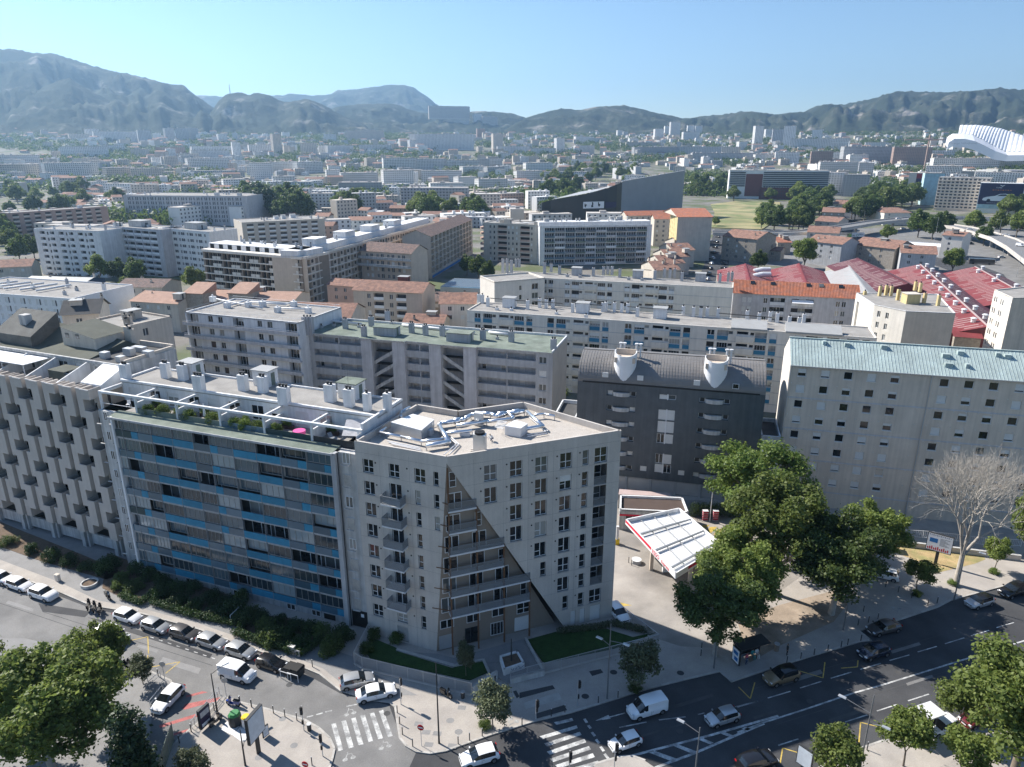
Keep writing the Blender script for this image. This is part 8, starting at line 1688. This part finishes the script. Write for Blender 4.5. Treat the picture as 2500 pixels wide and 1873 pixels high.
m.make('skyline_print','red_sign',r);m=MB();m.box(.35,-.02,3.5,1.4,-.016,4.2);m.make('logo_print','blue_bright',r);m=MB()
for i in range(7):m.box(1.7,-.02,3.2+i*.18,L-.4-(i % 3)*.3,-.016,3.25+i*.18)
m.make('small_print','steel_dark',r);m=MB()
for i in range(12):m.box(.2+i*(L-.4)/12,-.02,4.65+.05*(i % 2),.35+i*(L-.4)/12,-.016,4.78)
m.make('spark_print','navy',r)
def shelter(p,rz,label,L=4.2,D=1.5,h=2.5,roofm='steel_dark'):
    r=thing('bus_shelter',label,'bus shelter',(p.x,p.y,.12),rz);m=MB();m.box(0,-.2,h,L,D+.1,h+.14);m.make('roof',roofm,r)
    for x in (.08,L-.08):m=MB();m.box(x-.05,D-.1,0,x+.05,D,h);m.make('post','steel_dark',r)
    m=MB();m.box(.15,D-.07,.25,L-.15,D-.03,h-.3);m.make('glass_back','glass_dark',r);m=MB();m.box(.9,D-.5,.42,L-.9,D-.15,.5);m.make('bench','metal_matt',r)
    m=MB();m.box(-.08,.0,.2,.12,D-.1,2.3);cs=m.make('poster_case','steel_dark',r);m=MB();m.box(-.1,.1,.35,-.08,D-.2,2.2);m.make('poster','plate_white',cs);m=MB();m.box(-.115,.3,1.4,-.101,D-.4,1.9);m.box(-.115,.25,.6,-.101,D-.6,1.1);m.make('poster_picture','blue_bright',cs);return r
rz=mdir+pi;shelter(Z3(1905,895),rz,'dark bus shelter with advertising panel in the shade');shelter(Z4(1325,1480),rz,'pale roofed bus shelter at the lower right',4.4,1.7,2.5,'metal_white')
r,L=poster(Z4(445,1640),Z4(560,1720),.3,2.6,'poster stand at the bottom beside the young tree','poster_pale',.25,False)
p=Z2(360,790);r=thing('cable_cabinet','beige cable cabinet beside the right garden bed','cabinet',(p.x,p.y,.12),sdir);m=MB();m.box(-.4,-.2,0,.4,.25,1.15);m.make('box','cream_wall',r);m=MB();m.box(-.44,-.24,1.15,.44,.29,1.22);m.make('top','cream_light',r);m=MB();m.box(.5,-.2,0,1.3,-.15,.95);m.make('notice_frame','metal_matt',r)
p=ZG(410,345);r=thing('cable_cabinet','cream cable cabinet by the left garden kerb','cabinet',(p.x,p.y,.12),sdir);m=MB();m.box(-.3,-.2,0,.35,.25,1.0);m.make('box','cream_light',r);m=MB();m.box(-.33,-.23,1.0,.38,.28,1.06);m.make('top','cream_wall',r)
p=ZG(636,375);r=thing('planter_ring','round stone planter ring on the footway','planter',(p.x,p.y,.12));m=MB();n=24
for i in range(n):
    a,b=2*pi*i/n,2*pi*(i+1)/n;m.hexa([(.95*cos(a),.95*sin(a),0),(1.2*cos(a),1.2*sin(a),0),(1.2*cos(b),1.2*sin(b),0),(.95*cos(b),.95*sin(b),0),(.98*cos(a),.98*sin(a),.45),(1.18*cos(a),1.18*sin(a),.45),(1.18*cos(b),1.18*sin(b),.45),(.98*cos(b),.98*sin(b),.45)])
m.make('ring','white_dirty',r);m=MB();m.cyl((0,0,0),(0,0,.3),.96,.96,20);m.make('soil','soil',r)
p=PX(2155,1340);r=thing('container','bright yellow container on the dry verge','container',(p.x,p.y,.13),-.25);m=MB();m.box(-1.2,-.8,0,1.2,.8,1.7);m.make('body','yellow',r);m=MB();m.hexa([(-1.3,-.9,1.7),(1.3,-.9,1.7),(1.3,.9,1.7),(-1.3,.9,1.7),(-1.2,-.7,1.95),(1.2,-.7,1.95),(1.2,.7,1.95),(-1.2,.7,1.95)]);m.make('lid','yellow',r)
for i,x in enumerate((1265,1398)):
    p=PX(1480+x*.1899,1180+480*.1899);r=thing('gas_cage',('left','right')[i]+' red gas bottle cage before the hedge','cage',(p.x,p.y,.13));m=MB()
    for k_ in range(5):m.box(-.42,-.3,.1+k_*.34,.42,.3,.3+k_*.34)
    m.make('crates','esso_red',r);m=MB()
    for k_ in range(6):m.box(-.46,-.34,.03+k_*.34,.46,.34,.09+k_*.34)
    m.make('frame','metal_white',r)
p=PX(1506,1330);r=thing('air_post','yellow and white air service post beside the concrete block','post',(p.x,p.y,.13));m=MB();m.box(-.35,-.3,0,.35,.3,.9);m.make('base','yellow',r);m=MB();m.box(-.2,-.2,.9,.2,.2,3.2);m.make('mast','metal_white',r)
# fences, terrace walls, planter
def fence(pts,h,label,z=.12,mat='metal_matt',step=.12,base=None):
    P=[p for p in pts];b=P[0];r=thing('fence',label,'fence',(b.x,b.y,z))
    for a,c in zip(P,P[1:]):
        f=Face(a-b,c-b);n=max(1,int(f.L/2.0))
        for i in range(n+1):m=MB();m.fbox(f,i*f.L/n-.03,i*f.L/n+.03,-.03,.03,0,h+.03);m.make('post',mat,r)
        for i in range(n):m=MB();rails(m,f,i*f.L/n,(i+1)*f.L/n,0,.05,h-.05,step,.02);m.make('panel',mat,r,kind='stuff')
        if base:m=MB();m.fbox(f,0,f.L,-.1,.1,-.1,.12);m.make('footing',base,r)
fence([PX(905,1545,0),Z2(838,868),Z2(900,905),Z2(1740,1110)],1.75,'tall bar fence round the left shaded lawn',base='concrete')
fence([Z3(405,940),Z3(1285,715),PX(1512,1500)],1.5,'bar fence round the right shaded lawn',base='concrete')
fence([Z3(145,1010),Z3(400,945)],1.0,'low bar railing on the terrace ramp wall',z=.75)
fence([Z7(540,320),Z7(950,345),Z7(1340,385),Z7(1720,440),Z7(2080,445)],1.3,'white bar railing on the low wall before the beige block',z=.7,mat='metal_white',step=.25)
f=Face(PX(2164,1330),PX(2490,1370));r=thing('low_wall','cream low wall before the beige block','wall',f.o);m=MB();g2=Face((0,0),(f.u.x*f.L,f.u.y*f.L));m.fbox(g2,0,f.L,-.15,.15,0,.95);m.make('wall','cream_wall',r);m=MB();m.fbox(g2,0,f.L,-.2,.2,.95,1.02);m.make('coping','white_dirty',r)
def lowwall(a,b,h,label,th=.25,mat='white_dirty'):
    r=thing('low_wall',label,'wall',(a.x,a.y,0));f=Face((0,0),(b.x-a.x,b.y-a.y));m=MB();m.fbox(f,0,f.L,-th/2,th/2,0,h);m.make('wall',mat,r);m=MB();m.fbox(f,-.03,f.L+.03,-th/2-.03,th/2+.03,h,h+.05);m.make('coping','kerb_stone',r)
lowwall(Z3(145,1020),Z3(405,955),.85,'pale ramp wall facing the avenue');lowwall(Z3(262,690),Z3(405,955),.6,'pale wall between the terrace and the right lawn');lowwall(Z2(1745,1108),Z2(1935,985),1.3,'pale wall at the end of the left lawn fence');lowwall(Z2(1165,770),Z2(1610,895),.45,'pale kerb wall along the left lawn path');lowwall(Z2(1610,895),Z2(1830,850),.45,'pale kerb wall at the lawn tip');lowwall(Z2(1830,850),Z2(1875,950),.5,'short pale wall beside the terrace steps')
P=[Z3(x,y,1.25) for x,y in ((62,795),(95,905),(255,850),(200,757))];c=sum(P,Vector())/4;r=thing('planter_box','square concrete planter with graffiti before the entrance','planter',(c.x,c.y,.3));Q=[(p.x-c.x,p.y-c.y) for p in P]
m=MB()
for i in range(4):m.fbox(Face((*Q[i],),(*Q[(i+1) % 4],)),0,hypot(Q[i][0]-Q[(i+1) % 4][0],Q[i][1]-Q[(i+1) % 4][1]),-.22,0,0,.95)
m.make('walls','white_wall',r);m=MB();m.prism([(x*.86,y*.86) for x,y in Q],0,.75);m.make('soil','soil',r);f=Face(Q[1],Q[2]);m=MB();rr=random.Random(2)
for i in range(9):
    s=f.L*.35+i*.18;m.cyl(f.p(s,.015,rr.uniform(.3,.7)),f.p(s+rr.uniform(-.1,.25),.015,rr.uniform(.3,.8)),.03,.03,5)
m.make('graffiti','navy',r);lamp(c,3.3,'short dark lamp post rising from the square planter',[],mat='steel_dark',z=.9)
r=thing('steps','grey concrete steps up to the entrance terrace','steps',Z3(0,930));o_=Z3(0,930);dd=(Z3(60,800)-o_)
for i in range(3):m=MB();a=dd*(i*.25);m.hexa([a+Vector((-1.4,0,.1)),a+Vector((1.2,-.3,.1)),a+dd*.3+Vector((1.2,-.3,.1)),a+dd*.3+Vector((-1.4,0,.1)),a+Vector((-1.4,0,.2+.09*i)),a+Vector((1.2,-.3,.2+.09*i)),a+dd*.3+Vector((1.2,-.3,.2+.09*i)),a+dd*.3+Vector((-1.4,0,.2+.09*i))]);m.make('step','paving_grey',r)
p=ZP(330,1340);r=thing('fence','green mesh gate panel beside the dark cypress','fence',(PX(412,1850).x,PX(412,1850).y,.12),1.75);m=MB();m.box(-3.2,-.02,0,2.2,.02,2.2);m.make('mesh_panel','felt_green',r);m=MB()
for x in (-3.2,-1.4,.4,2.2):m.box(x-.04,-.04,0,x+.04,.04,2.35)
m.make('post','rail_grey',r)
for i,(a,b) in enumerate(((ZP(90,460),ZP(240,320)),(ZP(100,720),ZP(270,510)),(ZP(660,1000),ZP(1030,530)),(ZP(700,960),ZP(1010,600)))):
    r=thing('guard_rail',('low metal rail by the scooter pack','low metal rail beside the white bay car','long tubular rail along the red bay','second tubular rail behind the poster stand')[i],'railing',(a.x,a.y,.12));v_=b-a;m=MB();m.tube([(0,0,0),(0,0,1.0),(v_.x,v_.y,1.0),(v_.x,v_.y,0)],.035,6);m.make('hoop','metal_matt',r);m=MB();m.tube([(0,0,.5),(v_.x,v_.y,.5)],.03,6);m.make('mid_rail','metal_matt',r)
a,b=ZG(1635,650),ZG(1712,575);r=thing('guard_rail','white hoop rail between the garden hedges','railing',(a.x,a.y,.12));v_=b-a;m=MB();m.tube([(0,0,0),(0,0,1.3),(v_.x,v_.y,1.3),(v_.x,v_.y,0)],.05,8);m.make('hoop','metal_white',r);m=MB();m.tube([(0,0,.6),(v_.x,v_.y,.6)],.03,6);m.make('mid_rail','metal_white',r)
# terrace clutter on the blue block (each a thing resting on the terrace)
def terr(s,d,z=25.02):return B.root.matrix_basis @ Vector(bf.p(OB+s,d,z))
bpy.context.view_layer.update()
for s,d,key,sc_,lab in ((4,-2.4,'bush3',.5,'potted plant behind the first green terrace screen'),(6.5,-2.5,'bush3',.6,'tall potted plant behind the first green terrace screen'),(11,-2.4,'bush3',.55,'potted plant behind the second green terrace screen'),(15,-2.6,'bush3',.6,'palm like plant at the second terrace divider'),(18.5,-2.4,'bush3',.5,'yellowing plant on the third glass screened terrace'),(20.5,-2.3,'bush3',.55,'bushy plant on the third glass screened terrace'),(22,-2.6,'bush2',.5,'red flowered plant on the third glass screened terrace'),(25,-2.6,'bush3',.5,'plant beside the pink round table')):
    p=terr(s,d);o=bush(key,p,lab,sc_*1.35,sc_*1.9,z=25.02)
for s,d,lab in ((3.2,-4.6,'dark planter trough against the first terrace wall'),(8.5,-3.2,'dark planter trough beside the second terrace divider'),(12,-4.4,'dark planter trough on the second roof terrace'),(19.5,-3.6,'dark planter trough on the third roof terrace'),(25.3,-4.6,'dark planter trough behind the pink round table'),(32,-4.8,'dark planter trough behind the sun lounger')):
    p=terr(s,d);r=thing('planter_box',lab,'planter',p,B.root.rotation_euler.z);m=MB();m.box(-.9,-.22,0,.9,.22,.5);m.make('trough','shutter_brown',r);link('foliage',PROTO['bush3'][1],r,(0,0,.25)).scale=(.6,.3,.8)
p=terr(28.3,-3.0);r=thing('table','round pink covered table on the roof terrace','table',p);m=MB();m.cyl((0,0,.72),(0,0,.76),.8,.8,18);m.make('table_top','magenta',r);m=MB();m.cyl((0,0,0),(0,0,.72),.75,.8,18,cap=False);m.make('cloth','magenta',r)
p=terr(-1,-3.6);r=thing('chair','white plastic chair on the leftmost roof terrace','chair',p);m=MB();m.box(-.25,-.25,.4,.25,.25,.45);m.make('seat','white_clean',r);m=MB();m.box(-.25,.2,.45,.25,.25,.95);m.make('backrest','white_clean',r)
for x in (-.22,.22):
    for y in (-.22,.22):m=MB();m.box(x-.025,y-.025,0,x+.025,y+.025,.4);m.make('leg','white_clean',r)
p=terr(33.2,-3.2);r=thing('sun_lounger','grey sun lounger on the right roof terrace','lounger',p,.8);m=MB();m.box(-.3,-.9,.3,.3,.4,.36);m.make('bed','rail_grey',r);m=MB();m.hexa([(-.3,.4,.3),(.3,.4,.3),(.3,.46,.3),(-.3,.46,.3),(-.3,.9,.85),(.3,.9,.85),(.3,.95,.82),(-.3,.95,.82)]);m.make('backrest','rail_grey',r)
p=terr(36,-4.6);r=thing('shade_sail','pale shade sail slung over the right roof terrace','sail',p);m=MB();m.poly([(-1.6,1,2.3),(1.6,1,2.3),(1.4,-1.2,.9),(-1.8,-1.2,1.0)]);m.make('cloth','lilac_grey',r)
p=terr(13.3,-2.9);r=thing('parasol','closed white parasol on the second roof terrace','parasol',p);m=MB();m.cyl((0,0,.8),(0,0,2.5),.22,.08,8);m.make('canopy','white_clean',r);m=MB();m.cyl((0,0,0),(0,0,2.6),.03,.03,6);m.make('pole','metal_white',r)
for s,lab in ((27,'green lawn mat on the terrace with the pink table'),(35,'green lawn mat on the right roof terrace')):p=terr(s,-2.7);r=thing('mat',lab,'mat',p,B.root.rotation_euler.z);m=MB();m.box(-1.6,-.6,0,1.6,.6,.03);m.make('turf','lawn',r)
# people
def person(p,z,joints,label,top,legs,rz=0,hair='hair'):
    r=thing('person',label,'person',(p.x,p.y,z),rz);J=joints;me=bpy.data.meshes.new('body');names=list(J)
    E_=[('pelvis','chest'),('chest','neck'),('neck','head'),('head','crown'),('chest','sh_l'),('sh_l','el_l'),('el_l','ha_l'),('ha_l','fi_l'),('chest','sh_r'),('sh_r','el_r'),('el_r','ha_r'),('ha_r','fi_r'),('pelvis','hip_l'),('hip_l','kn_l'),('kn_l','an_l'),('an_l','to_l'),('pelvis','hip_r'),('hip_r','kn_r'),('kn_r','an_r'),('an_r','to_r')]
    me.from_pydata([J[n] for n in names],[(names.index(a),names.index(b)) for a,b in E_],[]);o=link('body',me,r);md=o.modifiers.new('skin','SKIN');md.use_smooth_shade=True
    R_={'pelvis':.15,'chest':.17,'neck':.06,'head':.095,'crown':.08,'sh':.065,'el':.045,'ha':.035,'fi':.025,'hip':.095,'kn':.065,'an':.045,'to':.04}
    for i,n in enumerate(names):v=R_.get(n.split('_')[0],.05);sv=me.skin_vertices[0].data[i];sv.radius=(v,v);sv.use_root=(n == 'pelvis')
    o.modifiers.new('sub','SUBSURF').levels=1;bpy.context.view_layer.update();ev=bpy.data.meshes.new_from_object(o.evaluated_get(bpy.context.evaluated_depsgraph_get()));o.modifiers.clear();o.data=ev
    for mm in ('skin',top,legs,hair):ev.materials.append(MT[mm])
    P_=Vector(J['pelvis']);hz_=Vector(J['head']).z;nz_=Vector(J['neck']).z;hand=[Vector(J[k_]) for k_ in ('ha_l','ha_r','fi_l','fi_r')];leg_=[Vector(J[k_]) for k_ in ('kn_l','an_l','kn_r','an_r','to_l','to_r','hip_l','hip_r')]
    for f in ev.polygons:
        c=f.center;f.use_smooth=True
        if (c-Vector(J['crown'])).length < .13 and c.z > hz_+.02:f.material_index=3
        elif c.z > nz_ and (c-Vector(J['head'])).length < .25:f.material_index=0
        elif min((c-h).length for h in hand) < .1:f.material_index=0
        elif min((c-h).length for h in leg_) < .24 and c.z < P_.z+.1:f.material_index=2
        else:f.material_index=1
    return r
STD=dict(pelvis=(0,0,.95),chest=(0,.02,1.32),neck=(0,.02,1.5),head=(0,-.01,1.62),crown=(0,0,1.72),sh_l=(-.19,.02,1.4),el_l=(-.26,.02,1.13),ha_l=(-.25,-.08,.9),fi_l=(-.25,-.1,.8),sh_r=(.19,.02,1.4),el_r=(.26,.02,1.13),ha_r=(.25,-.08,.9),fi_r=(.25,-.1,.8),hip_l=(-.1,0,.88),kn_l=(-.11,-.03,.48),an_l=(-.11,.02,.08),to_l=(-.12,-.14,.04),hip_r=(.1,0,.88),kn_r=(.11,-.03,.48),an_r=(.11,.02,.08),to_r=(.12,-.14,.04))
CRO=dict(pelvis=(0,.15,.38),chest=(0,-.08,.68),neck=(0,-.16,.82),head=(0,-.24,.92),crown=(0,-.25,1.02),sh_l=(-.19,-.1,.75),el_l=(-.24,-.34,.58),ha_l=(-.14,-.54,.5),fi_l=(-.1,-.62,.48),sh_r=(.19,-.1,.75),el_r=(.24,-.34,.55),ha_r=(.14,-.54,.46),fi_r=(.1,-.62,.45),hip_l=(-.1,.13,.36),kn_l=(-.16,-.26,.48),an_l=(-.14,.05,.08),to_l=(-.15,-.12,.04),hip_r=(.1,.13,.36),kn_r=(.16,-.26,.46),an_r=(.14,.05,.08),to_r=(.15,-.12,.04))
SIT=dict(STD,pelvis=(0,.2,.5),chest=(0,.22,.86),neck=(0,.2,1.04),head=(0,.16,1.16),crown=(0,.17,1.26),sh_l=(-.19,.2,.94),el_l=(-.24,.1,.68),ha_l=(-.14,-.1,.62),fi_l=(-.1,-.16,.6),sh_r=(.19,.2,.94),el_r=(.24,.1,.68),ha_r=(.14,-.1,.62),fi_r=(.1,-.16,.6),hip_l=(-.1,.15,.48),kn_l=(-.11,-.28,.5),an_l=(-.11,-.25,.08),to_l=(-.11,-.4,.04),hip_r=(.1,.15,.48),kn_r=(.11,-.28,.5),an_r=(.11,-.25,.08),to_r=(.11,-.4,.04))
person(ZR(1140,382,26.3),26.31,CRO,'crouching worker in white shirt on the gravel roof','shirt_white','jeans',-1.0)
person(Z3(1960,870),.12,STD,'standing person in pink top and jeans at the bus shelter','shirt_pink','jeans',.6)
person(Z3(2012,828),.16,SIT,'seated person in teal clothes under the bus shelter','shirt_teal','shirt_teal',rz);person(Z3(2045,818),.16,SIT,'seated person in pale clothes under the bus shelter','shirt_white','shirt_white',rz)
person(Z4(380,800),.12,STD,'person in dark clothes walking behind the bus shelter','steel_dark','black',.9)
# ================================================================ haze: one even box of air round the whole scene
m=MB();m.box(-7700,-7700,-15,7700,8700,820)
hz=m.make('haze','void');hz['kind']='stuff'
hm=bpy.data.materials.new('haze_air');hm.use_nodes=True;t=hm.node_tree;t.nodes.remove(t.nodes['Principled BSDF'])
v=t.nodes.new('ShaderNodeVolumePrincipled');v.inputs['Color'].default_value=(.42,.69,1,1);v.inputs['Density'].default_value=1.0e-4;v.inputs['Anisotropy'].default_value=.45
t.links.new(v.outputs[0],t.nodes['Material Output'].inputs['Volume']);hz.data.materials.clear();hz.data.materials.append(hm)
hz['label']='pale blue haze filling the air over the town';hz['category']='haze'

# ================================================================ labels: look-alikes of one group are told apart by their order in the picture
bpy.context.view_layer.update();by={}
for o in SC.objects:
    if o.parent is None and 'label' in o and 'group' in o:by.setdefault(o['label'],[]).append(o)
def pxx(o):p=o.matrix_world.translation;return p.x/(p.y*cos(TH)+(HC-p.z)*sin(TH))
for lab,L in by.items():
    if len(L) < 2:continue
    for i,o in enumerate(sorted(L,key=pxx),1):
        n_='th' if 10 < i % 100 < 14 else {1:'st',2:'nd',3:'rd'}.get(i % 10,'th');o['label']=f'{lab}, {i}{n_} from the left'
